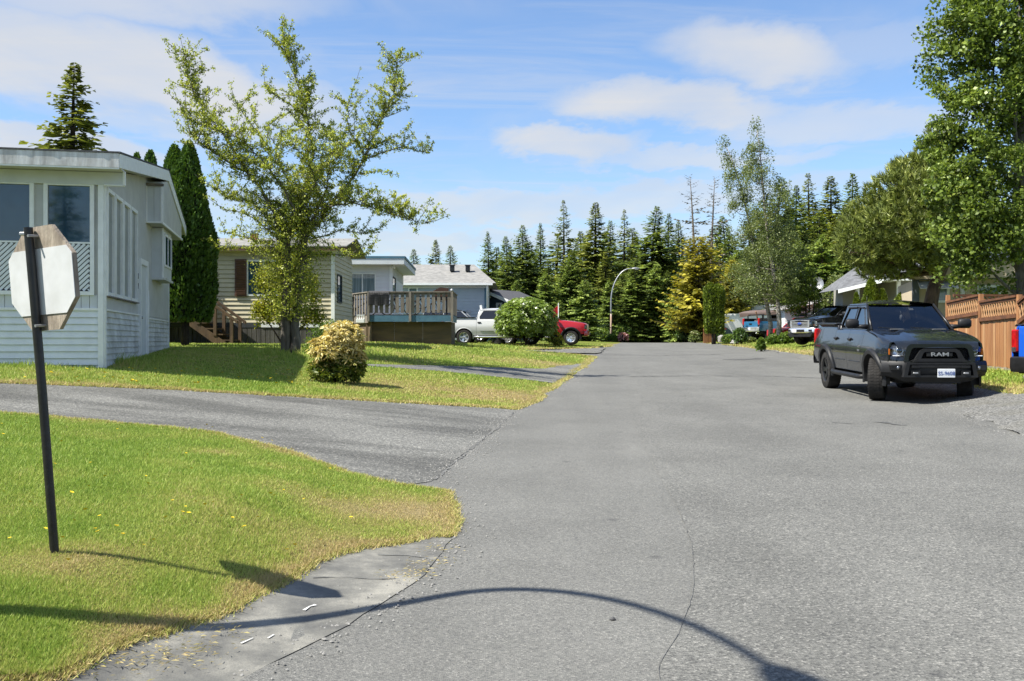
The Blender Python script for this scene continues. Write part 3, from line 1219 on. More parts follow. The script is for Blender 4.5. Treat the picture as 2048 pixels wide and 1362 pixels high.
bm_('siding_bluegrey', (0.40, 0.46, 0.50), (0.36, 0.42, 0.46), 3, 0.6)
bm_('siding_navy', (0.045, 0.075, 0.10), (0.035, 0.06, 0.085), 3, 0.6)
bm_('siding_taupe', (0.30, 0.29, 0.25), (0.26, 0.25, 0.22), 3, 0.6)
bm_('stucco_beige', (0.50, 0.42, 0.30), (0.44, 0.37, 0.27), 5, 0.8, bump=0.2)
bm_('siding_slate', (0.10, 0.12, 0.15), (0.085, 0.10, 0.13), 4, 0.7)
bm_('shutter_brown', (0.11, 0.055, 0.035), (0.08, 0.04, 0.025), 6, 0.5)
bm_('paint_blue', (0.07, 0.16, 0.22), (0.055, 0.13, 0.185), 5, 0.5)
bm_('paint_dark', (0.05, 0.055, 0.06), (0.035, 0.04, 0.045), 5, 0.6)
bm_('shingle_grey', (0.26, 0.255, 0.24), (0.17, 0.168, 0.16), 3.5, 0.9, bump=0.35, stretch=(1, 1, 3))
bm_('shingle_dark', (0.085, 0.085, 0.09), (0.05, 0.05, 0.055), 14, 0.9, bump=0.35, stretch=(1, 1, 3))
bm_('shingle_mid', (0.15, 0.155, 0.165), (0.09, 0.093, 0.10), 4, 0.9, bump=0.35, stretch=(1, 1, 3))
bm_('wood_grey', (0.23, 0.205, 0.17), (0.13, 0.115, 0.095), 5, 0.85, stretch=(1.2, 1.2, .25), bump=0.35)
bm_('wood_old', (0.34, 0.29, 0.23), (0.17, 0.14, 0.11), 9, 0.85, stretch=(1.6, 1.6, .5), bump=0.4)
bm_('wood_dark', (0.12, 0.075, 0.04), (0.06, 0.04, 0.024), 5, 0.85, stretch=(1.2, 1.2, .3), bump=0.3)
bm_('wood_skirt', (0.15, 0.105, 0.06), (0.085, 0.065, 0.042), 2.2, 0.85, stretch=(.4, 1, 2), bump=0.3)
bm_('skirt_board_dark', (0.10, 0.095, 0.085), (0.055, 0.052, 0.048), 4, 0.85, stretch=(2, 2, .3), bump=.2)
bm_('cedar', (0.37, 0.175, 0.07), (0.22, 0.10, 0.042), 3.0, 0.6, stretch=(3.5, 3.5, 0.22), bump=0.3, detail=7)
bm_('cedar_pale', (0.47, 0.27, 0.13), (0.34, 0.18, 0.08), 4.0, 0.6, stretch=(3, 3, 0.3), bump=0.25)
bm_('cedar_dark', (0.16, 0.065, 0.028), (0.09, 0.038, 0.018), 4.0, 0.7, stretch=(1, 1, 2), bump=0.3)
bm_('chimney_red', (0.34, 0.12, 0.06), (0.22, 0.08, 0.04), 9, 0.8)
bm_('galvanised', (0.40, 0.41, 0.42), (0.30, 0.31, 0.32), 8, 0.45, metal=0.7)
bm_('blind', (0.30, 0.32, 0.31), (0.24, 0.26, 0.25), 3, 0.4)
bm_('rubber', (0.018, 0.018, 0.018), (0.028, 0.028, 0.028), 12, 0.75)
bm_('black_paint', (0.014, 0.014, 0.015), (0.024, 0.024, 0.025), 10, 0.35, bump=.05)

def pane_mat():
 t = NT('window_pane')
 n = t.noise(t.world_pos(), 0.8, 3)
 c = t.ramp(n, [(0.35, (0.012, 0.035, 0.06)), (0.65, (0.03, 0.075, 0.115))])
 wob = t.bump(t.noise(t.world_pos(), 0.9, 2), 0.04, 0.03)
 t.principled(c, 0.03, 0, 0.9, wob)
 M_['pane'] = t.m
 t = NT('window_pane_curtain')
 n = t.noise(t.world_pos((9, 9, .4)), 1.2, 3)
 c = t.ramp(n, [(0.35, (0.10, 0.15, 0.17)), (0.65, (0.22, 0.28, 0.30))])
 t.principled(c, 0.04, 0, 0.9, wob and t.bump(t.noise(t.world_pos(), 0.9, 2), 0.04, 0.03))
 M_['pane_curtain'] = t.m

pane_mat()

def cut(a0, a1, holes):
 """intervals of [a0,a1] left after the holes"""
 segs = [(a0, a1)]
 for (h0, h1) in holes:
  out = []
  for (s, e) in segs:
   if h1 <= s or h0 >= e:
    out.append((s, e))
   else:
    if h0 > s:
     out.append((s, h0))
    if h1 < e:
     out.append((h1, e))
  segs = out
 return [(s, e) for (s, e) in segs if e - s > 0.02]

def planks_v(parent, m, axis, fixed, a0, a1, z0, z1, w, t=0.02, gap=0.012, holes=(), name='plank', outward=-1, bev=0.0):
 """upright boards side by side; z0, z1 may be functions of the position along the wall"""
 f0 = z0 if callable(z0) else (lambda a: z0)
 f1 = z1 if callable(z1) else (lambda a: z1)
 n = max(1, round((a1 - a0) / w))
 w = (a1 - a0) / n
 for i in range(n):
  c = a0 + (i + .5) * w
  hs = [(h[2], h[3]) for h in holes if h[0] < c + w * .45 and h[1] > c - w * .45]
  for (s, e) in cut(f0(c), f1(c), hs):
   pos = fixed + outward * t / 2
   if axis == 'x':
    slab(name, parent, m, (c, pos, (s + e) / 2), (w - gap, t, e - s), bev=bev)
   else:
    slab(name, parent, m, (pos, c, (s + e) / 2), (t, w - gap, e - s), bev=bev)

def planks_h(parent, m, axis, fixed, a0, a1, z0, z1, exp, t=0.022, holes=(), name='siding_board', outward=-1, lo=None, hi=None):
 """lap siding: boards tilted so that each lower edge stands proud; lo, hi limit the length by height"""
 n = max(1, round((z1 - z0) / exp))
 exp = (z1 - z0) / n
 tilt = math.atan2(t * .8, exp)
 for i in range(n):
  za = z0 + i * exp
  zc = za + exp / 2
  b0 = lo(zc) if lo else a0
  b1 = hi(zc) if hi else a1
  hs = [(h[0], h[1]) for h in holes if h[2] < zc and h[3] > zc]
  for (s, e) in cut(b0, b1, hs):
   pos = fixed + outward * t * .55
   if axis == 'x':
    slab(name, parent, m, ((s + e) / 2, pos, zc), (e - s, .012, exp * 1.08), (tilt * outward, 0, 0))
   else:
    slab(name, parent, m, (pos, (s + e) / 2, zc), (.012, e - s, exp * 1.08), (0, -tilt * outward, 0))

def window(parent, axis, fixed, a0, a1, z0, z1, fw=0.06, fm=None, pm=None, outward=-1, splits=(), proud=0.04, label=None, hsplits=()):
 fm = fm or M_['trim_white']
 pm = pm or M_['pane']
 b = MB()
 outer = [(a0, z0), (a1, z0), (a1, z1), (a0, z1)]
 inner = [(a0 + fw, z0 + fw), (a1 - fw, z0 + fw), (a1 - fw, z1 - fw), (a0 + fw, z1 - fw)]
 ax = 'y' if axis == 'x' else 'x'
 b.ring(outer, inner, ax, fixed, fixed + outward * proud)
 for s in splits:
  q = [(s - fw * .4, z0 + fw), (s + fw * .4, z0 + fw), (s + fw * .4, z1 - fw), (s - fw * .4, z1 - fw)]
  b.prism(q, ax, fixed + outward * .004, fixed + outward * proud * .8)
 for s in hsplits:
  q = [(a0 + fw, s - fw * .4), (a1 - fw, s - fw * .4), (a1 - fw, s + fw * .4), (a0 + fw, s + fw * .4)]
  b.prism(q, ax, fixed + outward * .004, fixed + outward * proud * .8)
 o = b.build('window', fm, parent)
 if label:
  o['label'] = label
 p = MB()
 q = [(a0 + fw * .8, z0 + fw * .8), (a1 - fw * .8, z0 + fw * .8), (a1 - fw * .8, z1 - fw * .8), (a0 + fw * .8, z1 - fw * .8)]
 p.prism(q, ax, fixed - outward * .004, fixed + outward * .010)
 p.build('pane', pm, o)
 return o

def quadbox(name, parent, m, pts, up):
 """slab from 4 corner points thickened by the vector up"""
 pts = [Vector(p) for p in pts]
 u = Vector(up)
 b = MB()
 b.add(pts + [p + u for p in pts], [(0, 1, 2, 3), (7, 6, 5, 4), (0, 4, 5, 1), (1, 5, 6, 2), (2, 6, 7, 3), (3, 7, 4, 0)])
 return b.build(name, m, parent)

def text_mesh(name, s, size, ext, m, parent, loc, rot, offset=0.0, shear=0.0, align='CENTER'):
 c = bpy.data.curves.new(name, 'FONT')
 c.body = s
 c.size = size
 c.extrude = ext
 c.offset = offset
 c.shear = shear
 c.align_x = align
 c.align_y = 'CENTER'
 tmp = bpy.data.objects.new('tmp_text', c)
 COL.objects.link(tmp)
 dg = bpy.context.evaluated_depsgraph_get()
 me = bpy.data.meshes.new_from_object(tmp.evaluated_get(dg))
 bpy.data.objects.remove(tmp, do_unlink=True)
 me.name = name
 me.materials.clear()
 me.materials.append(m)
 return ob(name, me, parent, loc, rot)

# ================================================================== grey sunroom house, far left
def sunroom_house():
 Y0 = 17.8
 X0 = (207 - 1024) / FPX * Y0
 z0 = terrain(X0, Y0) - 0.02
 h = thing('mobile_home', (X0, Y0, z0), R(12), 'grey panelled mobile home with tall corner windows and white scalloped eave', 'house', 'homes on the left side')
 zz = lambda py, y=Y0: CAM_H + (681 - py) / FPX * y - z0
 L = 9.0
 D = 8.8
 zs = zz(621)              # top of skirting
 ze = zz(345)              # eave underside
 ridge_d, ridge_z = 6.0, ze + 0.80
 back_z = ze + 0.10
 roofz = lambda d: ze + .05 + (ridge_z - ze) * d / ridge_d if d < ridge_d else ridge_z + .05 + (back_z - ridge_z) * (d - ridge_d) / (D - ridge_d)
 # solid core, dark inside
 b = MB()
 b.prism([(0, -.6), (D, -.6), (D, roofz(D)), (ridge_d, roofz(ridge_d)), (0, roofz(0))], 'x', -L, 0)
 b.build('wall', M_['panel_shade'], h)
 gx = lambda px: (px - 207) / (FPX / Y0) * 1.03     # front wall: pixels to metres
 wins = [(gx(100), gx(191)), (gx(-10), gx(83)), (gx(-120), gx(-28))]
 wz0, wz1 = zz(591), zz(366)
 zl = zz(488)
 hol = [(a - .0, c + .0, wz0, wz1) for a, c in wins]
 planks_v(h, M_['panel_grey'], 'x', 0, -L, -.09, zs + .04, ze, 0.139, 0.03, 0.009, hol)
 for (a, c) in wins:
  w = window(h, 'x', -.002, a, c, wz0, wz1, 0.07, None, None, -1, (), 0.065)
  # diagonal slats cover the lower part
  p = slab('lattice_backing', w, M_['paint_dark'], ((a + c) / 2, -.012, (zl + wz0 + .07) / 2), (c - a - .15, .008, zl - wz0 - .07))
  lz0, lz1 = wz0 + .075, zl
  la, lc = a + .075, c - .075
  hh = lz1 - lz0
  st = 0.088
  k = la - hh
  while k < lc:
   # slat from (k,lz0) rising right, clipped to the panel
   s0, s1 = max(k, la), min(k + hh, lc)
   if s1 - s0 > 0.03:
    ln = (s1 - s0) * math.sqrt(2)
    slab('slat', w, M_['skirt_white'], ((s0 + s1) / 2, -.03, lz0 + (s0 + s1) / 2 - k), (max(ln - .03, .02), .012, 0.046), (0, -R(45), 0))
   k += st
  slab('lattice_rail', w, M_['trim_white'], ((a + c) / 2, -.028, zl + .01), (c - a - .14, .02, .03))
 # front skirting, long pressed strips
 planks_h(h, M_['skirt_white'], 'x', -.012, -L, -.07, .0, zs, 0.125, 0.035, (), 'skirting_strip')
 slab('skirting_trim', h, M_['trim_white'], (-L / 2, -.035, zs + .02), (L, .05, .045))
 slab('corner_trim', h, M_['trim_white'], (-.035, -.03, (ze) / 2 - .05), (.09, .09, ze - .05))
 slab('corner_trim', h, M_['trim_white'], (.02, .05, (ze) / 2 - .05), (.035, .10, ze - .05))
 # front roof edge
 ov = 0.36
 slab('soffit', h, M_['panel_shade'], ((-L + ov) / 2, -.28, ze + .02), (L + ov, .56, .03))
 slab('soffit_panel', h, M_['panel_grey'], ((-L + ov) / 2, -.05, ze - .12), (L + ov, .06, .23))
 slab('soffit_trim', h, M_['trim_white'], (ov / 2 + .01, -.055, ze - .235), (ov - .02, .08, .025))
 slab('soffit_trim', h, M_['trim_white'], (ov, -.055, ze - .11), (.04, .08, .25))
 for i in range(3):
  ln = (L + ov) / 3
  slab('fascia', h, M_['fascia_weathered'], (-L + (i + .5) * ln, -.575, ze + .125), (ln - .006, .03, .245))
 slab('gutter_lip', h, M_['trim_white'], ((-L + ov) / 2, -.565, ze - .012), (L + ov, .035, .028))
 # wavy sheet-metal drip edge: throws the scalloped shadow on the fascia
 n = 240
 r0, r1 = [], []
 rr = random.Random(4)
 for i in range(n + 1):
  x = -L + (L + ov + .02) * i / n
  k = .004 + .011 * (.5 + .5 * math.sin(x * 14.5 + .9 * math.sin(x * 2.1))) ** 2 + .003 * math.sin(x * 5.3)
  r0.append((x, -.588 - k, ze + .252))
  r1.append((x, -.40, ze + .275))
 MB().grid([r0, r1]).build('drip_edge', M_['roof_metal'], h)
 # roof planes
 for (d0, d1, za, zb) in ((-.6, ridge_d, ze + .25, ridge_z + .25), (ridge_d, D + .9, ridge_z + .25, back_z + .02)):
  quadbox('roof', h, M_['roof_felt'], [(-L - .3, d0, za), (ov + .02, d0, za), (ov + .02, d1, zb), (-L - .3, d1, zb)], (0, 0, .03))
 # gable rake fascia and soffit on the right end
 for (d0, d1, za, zb) in ((-.57, ridge_d, ze + .0, ridge_z + .0), (ridge_d, D + .9, ridge_z, back_z - .23)):
  b = MB()
  b.prism([(d0, za), (d1, zb), (d1, zb + .245), (d0, za + .245)], 'x', ov - .02, ov + .015)
  b.build('rake_board', M_['trim_white'], h)
  quadbox('soffit', h, M_['panel_shade'], [(.03, d0, za + .03), (ov - .02, d0, za + .03), (ov - .02, d1, zb + .03), (.03, d1, zb + .03)], (0, 0, .02))
 # side wall cladding: fine grooved panels
 sw = [(0.08, .80), (.88, 1.68), (1.76, 2.55), (2.63, 3.45)]
 sz0, sz1 = zz(591), zz(373)
 door = (3.86, 4.86)
 holes = [(a, c, sz0, sz1) for a, c in sw] + [(door[0], door[1], -1, 2.28)]
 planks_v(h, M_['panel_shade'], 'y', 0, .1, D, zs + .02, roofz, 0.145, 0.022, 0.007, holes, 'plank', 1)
 planks_h(h, M_['skirt_mossy'], 'y', 0.0, .1, D, -.35, zs, 0.115, 0.03, [(door[0], door[1], -1, 2.2)], 'siding_board', 1)
 slab('skirting_trim', h, M_['trim_white'], (.03, (door[0] + .1) / 2, zs + .015), (.03, door[0] - .1, .03))
 slab('skirting_trim', h, M_['trim_white'], (.03, (door[1] + D) / 2, zs - .03), (.03, D - door[1], .03))
 slab('corner_trim', h, M_['trim_white'], (.02, D - .03, ze / 2), (.05, .06, ze))
 for a, c in sw:
  w = window(h, 'y', .004, a, c, sz0, sz1, .07, None, M_['blind'], 1, (), .06)
  w['label'] = 'tall narrow side window behind pale board'
  slab('sill', w, M_['wood_grey'], (.05, (a + c) / 2, sz0 - .01), (.09, c - a, .025))
 dr = MB()
 dr.ring([(door[0] - .06, 0.02), (door[1] + .06, .02), (door[1] + .06, 2.34), (door[0] - .06, 2.34)], [(door[0] + .05, .05), (door[1] - .05, .05), (door[1] - .05, 2.22), (door[0] + .05, 2.22)], 'x', 0, .07)
 fr = dr.build('door_frame', M_['trim_white'], h)
 dd = slab('door', h, M_['panel_grey'], (.012, sum(door) / 2, 1.14), (.03, door[1] - door[0] - .1, 2.16))
 MB().lathe([(0, 0), (.03, 0), (.03, .05), (0, .055)], 12, 'x', (.03, door[0] + .14, 1.05)).build('door_knob', M_['galvanised'], h, True)
 for s_, zq in (('4', 1.93), ('2', 1.72)):
  text_mesh('house_number', s_, .17, .006, M_['black_paint'], h, (.036, 3.66, zq), (R(90), 0, R(90)))
 # upper bump-out and the bay window under it
 bx = .36
 u0, u1 = 4.9, 8.75
 ubz = zz(445, 22.6)
 b = MB()
 b.prism([(u0, ubz), (u1, ubz - .02), (u1, roofz(u1) - .1), (ridge_d, roofz(ridge_d) - .06), (u0, roofz(u0) - .1)], 'x', .02, bx - .005)
 b.build('bump_out', M_['panel_shade'], h)
 planks_v(h, M_['panel_grey'], 'x', u0, .04, bx - .02, ubz + .03, roofz(u0) - .2, .14, .015, .01)
 slab('trim_strip', h, M_['trim_white'], (.2, u0 - .02, ubz + .01), (.38, .05, .04))
 slab('trim_strip', h, M_['trim_white'], (.03, u0 - .02, (ubz + roofz(u0)) / 2 - .1), (.04, .05, roofz(u0) - ubz - .2))
 slab('trim_strip', h, M_['trim_white'], (bx, u0 - .0, (ubz + roofz(u0)) / 2 - .1), (.05, .06, roofz(u0) - ubz - .2))
 slab('trim_strip', h, M_['trim_white'], (bx + .01, (u0 + u1) / 2, ubz), (.03, u1 - u0, .05))
 slab('trim_strip', h, M_['wood_grey'], (.2, u0 - .03, roofz(u0) - .17), (.4, .08, .05))
 v0, v1, vz0, vz1 = 5.75, 7.35, zz(557, 23.5), ubz - .02
 b = MB()
 b.prism([(.02, vz0), (.27, vz0 - .0), (.27, vz1), (.02, vz1)], 'y', v0, v1)
 b.build('bay', M_['panel_grey'], h)
 quadbox('bay_floor', h, M_['skirt_mossy'], [(.0, v0 - .03, vz0 - .03), (.31, v0 - .03, vz0 - .03), (.31, v1 + .03, vz0 - .03), (0, v1 + .03, vz0 - .03)], (0, 0, .05))
 window(h, 'y', .27, v0 + .22, v1 - .12, vz0 + .30, vz1 - .12, .05, None, None, 1, ((v0 + v1) / 2 + .05,), .03)
 slab('corner_trim', h, M_['trim_white'], (.27, v0 + .01, (vz0 + vz1) / 2), (.04, .05, vz1 - vz0))
 # white downpipe by the door
 b = MB()
 b.tube([(.05, 4.98, zs + .6), (.06, 4.96, 1.4), (.05, 4.95, .5), (.05, 4.97, .1)], .022, 8)
 b.build('downpipe', M_['trim_white'], h, True)
 return h

sunroom_house()
slabx = thing('paving_slab', G(118, 733), R(8), 'white block lying in the weeds below the sunroom wall', 'block')
MB().bbox((0, 0, .07), (.34, .16, .13), .02).build('block_body', M_['skirt_white'], slabx)

# ================================================================== beige mobile home
def beige_house():
 Y0 = 34.0
 xr = (668 - 1024) / FPX * Y0
 z0 = terrain(xr - 3, Y0)
 h = thing('mobile_home', (xr, Y0, z0), R(1), 'beige lap-sided mobile home with brown shutter behind the apple tree', 'house', 'homes on the left side')
 s = FPX / Y0
 zz = lambda py: CAM_H + (681 - py) / s - z0
 gx = lambda px: (px - 668) / s
 L, D = 15.0, 4.2
 zs, ze = zz(645), zz(503)
 b = MB()
 b.prism([(0, -.4), (D, -.4), (D, ze + .05), (D / 2, ze + .55), (0, ze + .05)], 'x', -L, 0)
 b.build('wall', M_['siding_beige'], h)
 wx0, wx1, wz0, wz1 = gx(494), gx(562), zz(592), zz(520)
 hol = [(wx0, wx1, wz0, wz1)]
 planks_h(h, M_['siding_beige'], 'x', 0, -L, -.06, zs, ze, 0.148, 0.045, hol)
 window(h, 'x', -.004, wx0, wx1, wz0, wz1, .06, None, None, -1, ((wx0 + wx1) / 2,), .06)
 for c in (gx(483.5), gx(572)):
  sh = slab('shutter', h, M_['shutter_brown'], (c, -.075, (wz0 + wz1) / 2), (.40, .03, wz1 - wz0 + .04))
  for i in range(20):
   slab('louvre', h, M_['shutter_brown'], (c, -.098, wz0 + .05 + (wz1 - wz0 - .1) * i / 19), (.30, .02, .035), (R(25), 0, 0))
 slab('corner_trim', h, M_['trim_white'], (-.03, -.045, (zs + ze) / 2), (.12, .06, ze - zs))
 slab('belt_board', h, M_['paint_dark'], (-L / 2, -.03, zs - .09), (L, .06, .17))
 slab('belt_board', h, M_['siding_white'], (gx(600), -.065, zs - .09), (2.6, .02, .15))
 planks_v(h, M_['skirt_board_dark'], 'x', -.02, -L, 0, -.3, zs - .18, .155, .03, .02)
 # roof
 slab('fascia', h, M_['shutter_brown'], (-L / 2 + .2, -.40, ze + .06), (L + .6, .03, .13))
 slab('soffit', h, M_['siding_white'], (-L / 2 + .2, -.19, ze + .01), (L + .5, .40, .02))
 quadbox('roof', h, M_['shingle_grey'], [(-L, -.43, ze + .12), (.5, -.43, ze + .12), (.5, D / 2, ze + .62), (-L, D / 2, ze + .62)], (0, 0, .04))
 quadbox('roof', h, M_['shingle_grey'], [(-L, D / 2, ze + .62), (.5, D / 2, ze + .62), (.5, D + .4, ze + .12), (-L, D + .4, ze + .12)], (0, 0, .04))
 ch = slab('chimney', h, M_['chimney_red'], (gx(487), 1.6, zz(473) + .02), (.24, .24, .42))
 slab('chimney_cap', ch, M_['paint_dark'], (0, 0, .55), (1.15, 1.15, .08))
 # right end wall
 planks_h(h, M_['siding_beige'], 'y', 0, .05, D, zs, ze, 0.148, 0.03, [(.5, 1.5, zs + .7, zs + 1.7)], 'siding_board', 1)
 window(h, 'y', .004, .5, 1.5, zs + .7, zs + 1.7, .05, M_['paint_dark'], None, 1, (), .05)
 planks_h(h, M_['siding_white'], 'y', 0, .05, D, -.1, zs, 0.148, 0.03, (), 'siding_board', 1)
 return h

beige_house()

def porch_stairs():
 Y0 = 32.6
 s = FPX / Y0
 base = Vector(((462 - 1024) / s, Y0, 0))
 z0 = terrain(base.x, Y0)
 t = thing('porch_stairs', (base.x, Y0, z0), 0, 'dark wooden porch stairs with handrail rising behind the tall cedar', 'stairs')
 m = M_['wood_dark']
 run, rise, n = .27, .19, 6
 for y in (0, 1.0):
  MB().prism([(.05, -.05), (-n * run, n * rise - .05), (-n * run, n * rise - .32), (-.2, -.2), (.05, -.2)], 'y', y - .03, y + .03).build('stringer', m, t)
  for k in range(0, n + 1, 2):
   x = -k * run + .02
   slab('post', t, m, (x, y, k * rise + .42), (.10, .10, .98))
  MB().prism([(.22, .80), (-n * run, n * rise + 1.0), (-n * run, n * rise + .90), (.22, .70)], 'y', y - .06, y + .06).build('handrail', m, t)
 for k in range(n):
  slab('tread', t, m, (-(k + .5) * run, .5, (k + 1) * rise - .03), (run + .03, 1.05, .04))
 slab('landing', t, m, (-n * run - .6, .5, n * rise - .02), (1.2, 1.1, .06))
 for y in (0, 1.0):
  slab('post', t, m, (-n * run - 1.1, y, n * rise / 2 + .3), (.1, .1, n * rise + 1.3))
  slab('handrail', t, m, (-n * run - .55, y, n * rise + .95), (1.2, .1, .05))
 tr = thing('folded_tray', G(405, 688) + Vector((0, 0, .02)), .1, 'pale flat metal tray lying on the ground by the stairs', 'tray')
 MB().bbox((0, 0, .04), (.75, .3, .05), .01).bbox((0, 0, .075), (.7, .05, .03), .01).build('tray_body', M_['galvanised'], tr)

porch_stairs()

# ================================================================== white house with flat blue roof
def white_house():
 Y0 = 45.0
 s = FPX / Y0
 xr = (783 - 1024) / s
 z0 = terrain(xr - 1, Y0)
 h = thing('mobile_home', (xr, Y0, z0), R(2), 'white lap-sided home with flat blue-edged roof behind the deck', 'house', 'homes on the left side')
 zz = lambda py: CAM_H + (681 - py) / s - z0
 gx = lambda px: (px - 783) / s
 L, D = 6.0, 7.0
 ze, zf = zz(531), zz(634)
 b = MB()
 b.box((-L / 2, D / 2, ze / 2 - .3), (L, D, ze + .6))
 b.build('wall', M_['siding_white'], h)
 hol = [(gx(680), gx(752), zz(590), zz(546))]
 planks_h(h, M_['siding_white'], 'x', 0, -L, -.05, .2, ze, .165, .022, hol)
 window(h, 'x', -.004, *hol[0], .055, None, M_['pane_curtain'], -1, (gx(725),), .05)
 slab('corner_trim', h, M_['trim_white'], (-.02, -.02, ze / 2), (.14, .10, ze))
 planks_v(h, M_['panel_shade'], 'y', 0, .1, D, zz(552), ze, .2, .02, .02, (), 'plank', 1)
 window(h, 'y', .004, .2, 1.9, zz(600), zz(551), .06, M_['paint_dark'], M_['pane_curtain'], 1, (), .04)
 planks_h(h, M_['siding_white'], 'y', 0, .1, D, .2, zz(600), .165, .022, (), 'siding_board', 1)
 # flat roof with deep fascia
 for (y, hgt, mm, zc, ex) in ((-.75, .26, 'panel_grey', ze + .13, .62), (-.77, .10, 'paint_blue', ze + .31, .66)):
  slab('fascia', h, M_[mm], (-L / 2 + ex / 2, y, zc), (L + ex, .04, hgt))
  slab('fascia', h, M_[mm], (ex, (D - .75) / 2, zc), (.04, D + .75, hgt))
 slab('roof', h, M_['roof_felt'], (-L / 2 + .3, D / 2 - .38, ze + .33), (L + .62, D + .78, .05))
 slab('soffit', h, M_['siding_white'], (-L / 2 + .3, D / 2 - .38, ze + .012), (L + .58, D + .72, .02))
 # twin floodlight on the corner
 f = MB()
 f.tube([(.06, -.12, ze - .05), (.0, -.22, ze - .12)], .05, 8)
 f.tube([(.06, -.12, ze - .05), (.16, -.20, ze - .12)], .05, 8)
 f.box((.06, -.08, ze - .03), (.1, .1, .08))
 f.build('floodlight', M_['trim_white'], h)

white_house()

# ================================================================== deck
def deck():
 Y0 = 42.0
 s = FPX / Y0
 x0, x1 = (737 - 1024) / s, (904 - 1024) / s
 z0 = terrain((x0 + x1) / 2, Y0) - .05
 d = thing('deck', (x0, Y0, z0), 0, 'raised grey wooden deck with slatted railing and brown plywood skirt', 'deck')
 zz = lambda py: CAM_H + (681 - py) / s - z0
 W, D = x1 - x0, 3.0
 zf, zr = zz(629), zz(583)
 g = M_['wood_grey']
 k = 0
 n = 22
 for i in range(n):
  slab('floor_board', d, g, (W / 2, (i + .5) * D / n, zf - .02), (W, D / n - .01, .035))
 slab('rim_joist', d, M_['paint_blue'], (W / 2, -.02, zf - .17), (W, .05, .26))
 slab('rim_joist', d, M_['paint_blue'], (W + .01, D / 2, zf - .17), (.05, D, .26))
 sl = -1.55
 la = math.atan2(D, sl)
 ll = math.hypot(D, sl)
 lp = lambda t, z, o=0.0: (sl * t + o, D * t, z)
 slab('rim_joist', d, g, lp(.5, zf - .20), (ll, .05, .30), (0, 0, la))
 slab('skirt_panel', d, M_['wood_skirt'], lp(.5, (zf - .30) / 2 - .1, .12), (ll, .03, zf - .1), (0, 0, la))
 slab('top_rail', d, g, lp(.5, zr - .022), (ll, .15, .045), (0, 0, la))
 slab('lower_rail', d, g, lp(.5, zr - .09), (ll, .04, .09), (0, 0, la))
 for i in range(9):
  slab('baluster', d, g, lp((i + .8) / 9.3, (zf + .02 + zr) / 2 - .02, -.03), (.135, .03, zr - zf - .04), (0, 0, la))
 slab('post', d, g, lp(.55, (zf - .34 + zr) / 2, -.05), (.10, .10, zr - zf + .30), (0, 0, la))
 for i in range(8):
  slab('floor_board', d, g, (sl * .5 * (i + .5) / 8, (i + .5) * D / 8, zf - .02), (-sl * (i + .5) / 8, D / 8 - .01, .035))
 for i in range(3):
  slab('skirt_panel', d, M_['wood_skirt'], (-.15 + (W + .1) * (i + .5) / 3, .30, (zf - .30) / 2 - .12), ((W + .1) / 3 - .006, .03, zf - .30 + .24))
 slab('skirt_panel', d, M_['wood_skirt'], (W - .06, D / 2 + .2, (zf - .30) / 2 - .1), (.03, D - .3, zf - .1))
 # top rails
 slab('top_rail', d, g, (W / 2, -.03, zr - .02), (W + .1, .15, .045))
 slab('top_rail', d, g, (W, D / 2 - .03, zr - .022), (.15, D, .045))
 slab('lower_rail', d, g, (W / 2, -.0, zr - .09), (W, .04, .09))
 nb = 16
 for i in range(nb):
  x = .12 + (W - .24) * i / (nb - 1)
  slab('baluster', d, g, (x, -.04, (zf + .06 + zr) / 2 - .02), (.135, .03, zr - zf - .12))
 for i in range(10):
  y = .2 + (D - .3) * i / 9
  slab('baluster', d, g, (W + .03, y, (zf + .02 + zr) / 2 - .02), (.03, .135, zr - zf - .04))
 for x in (0.0, W * .50, W):
  slab('post', d, g, (x, -.07, (zf - .30 + zr) / 2), (.10, .10, zr - zf + .28))
 MB().lathe([(0, .0), (.07, .0), (.075, .05), (.05, .10), (0, .12)], 10, 'z', (W, -.05, zr + .0)).build('post_cap', M_['galvanised'], d, True)
 # mat hung over the rail
 m = thing('rubber_mat', (x0, Y0, z0), 0, 'dark grey gridded mat hung over the deck railing', 'mat')
 ma, mb = .0 + .02, (779 - 737) / s
 zt, zb = zr + .012, zz(611)
 rows = []
 for i in range(13):
  x = ma + (mb - ma) * i / 12
  sag = .012 * math.sin(i * 1.1)
  rows.append([(x, .07, zt - .28), (x, .06, zt), (x, -.03, zt + .012), (x, -.115, zt - .01), (x, -.13 + sag, zt - .25), (x, -.135 + sag * 1.5, zb + .02 * math.sin(i * .8))])
 MB().grid(rows).build('mat_sheet', M_['rubber_mat'], m, True)
 for i in range(12):
  x = ma + (mb - ma) * (i + .5) / 12
  slab('mat_rib', m, M_['rubber'], (x, -.142, (zt + zb) / 2 - .01), (.018, .012, zt - zb - .08))
 for i in range(7):
  slab('mat_rib', m, M_['rubber'], ((ma + mb) / 2, -.144, zb + .08 + (zt - zb - .1) * i / 7), (mb - ma - .02, .012, .016))
 # barbecue
 xb = (871 - 737) / s
 q = thing('barbecue', (x0 + xb + .1, Y0 + 1.2, z0 + zf), .15, 'covered brown barbecue standing behind the deck railing', 'barbecue')
 MB().prism([(-.34, .80), (.36, .80), (.36, 1.16), (-.02, 1.20), (-.26, 1.06)], 'y', -.25, .25).build('hood', M_['shutter_brown'], q)
 MB().bbox((0, 0, .72), (.7, .5, .16), .02).build('firebox', M_['black_paint'], q)
 for sx in (-.3, .3):
  for sy in (-.2, .2):
   slab('leg', q, M_['black_paint'], (sx, sy, .33), (.04, .04, .66))
 slab('shelf', q, M_['black_paint'], (0, 0, .2), (.62, .44, .03))
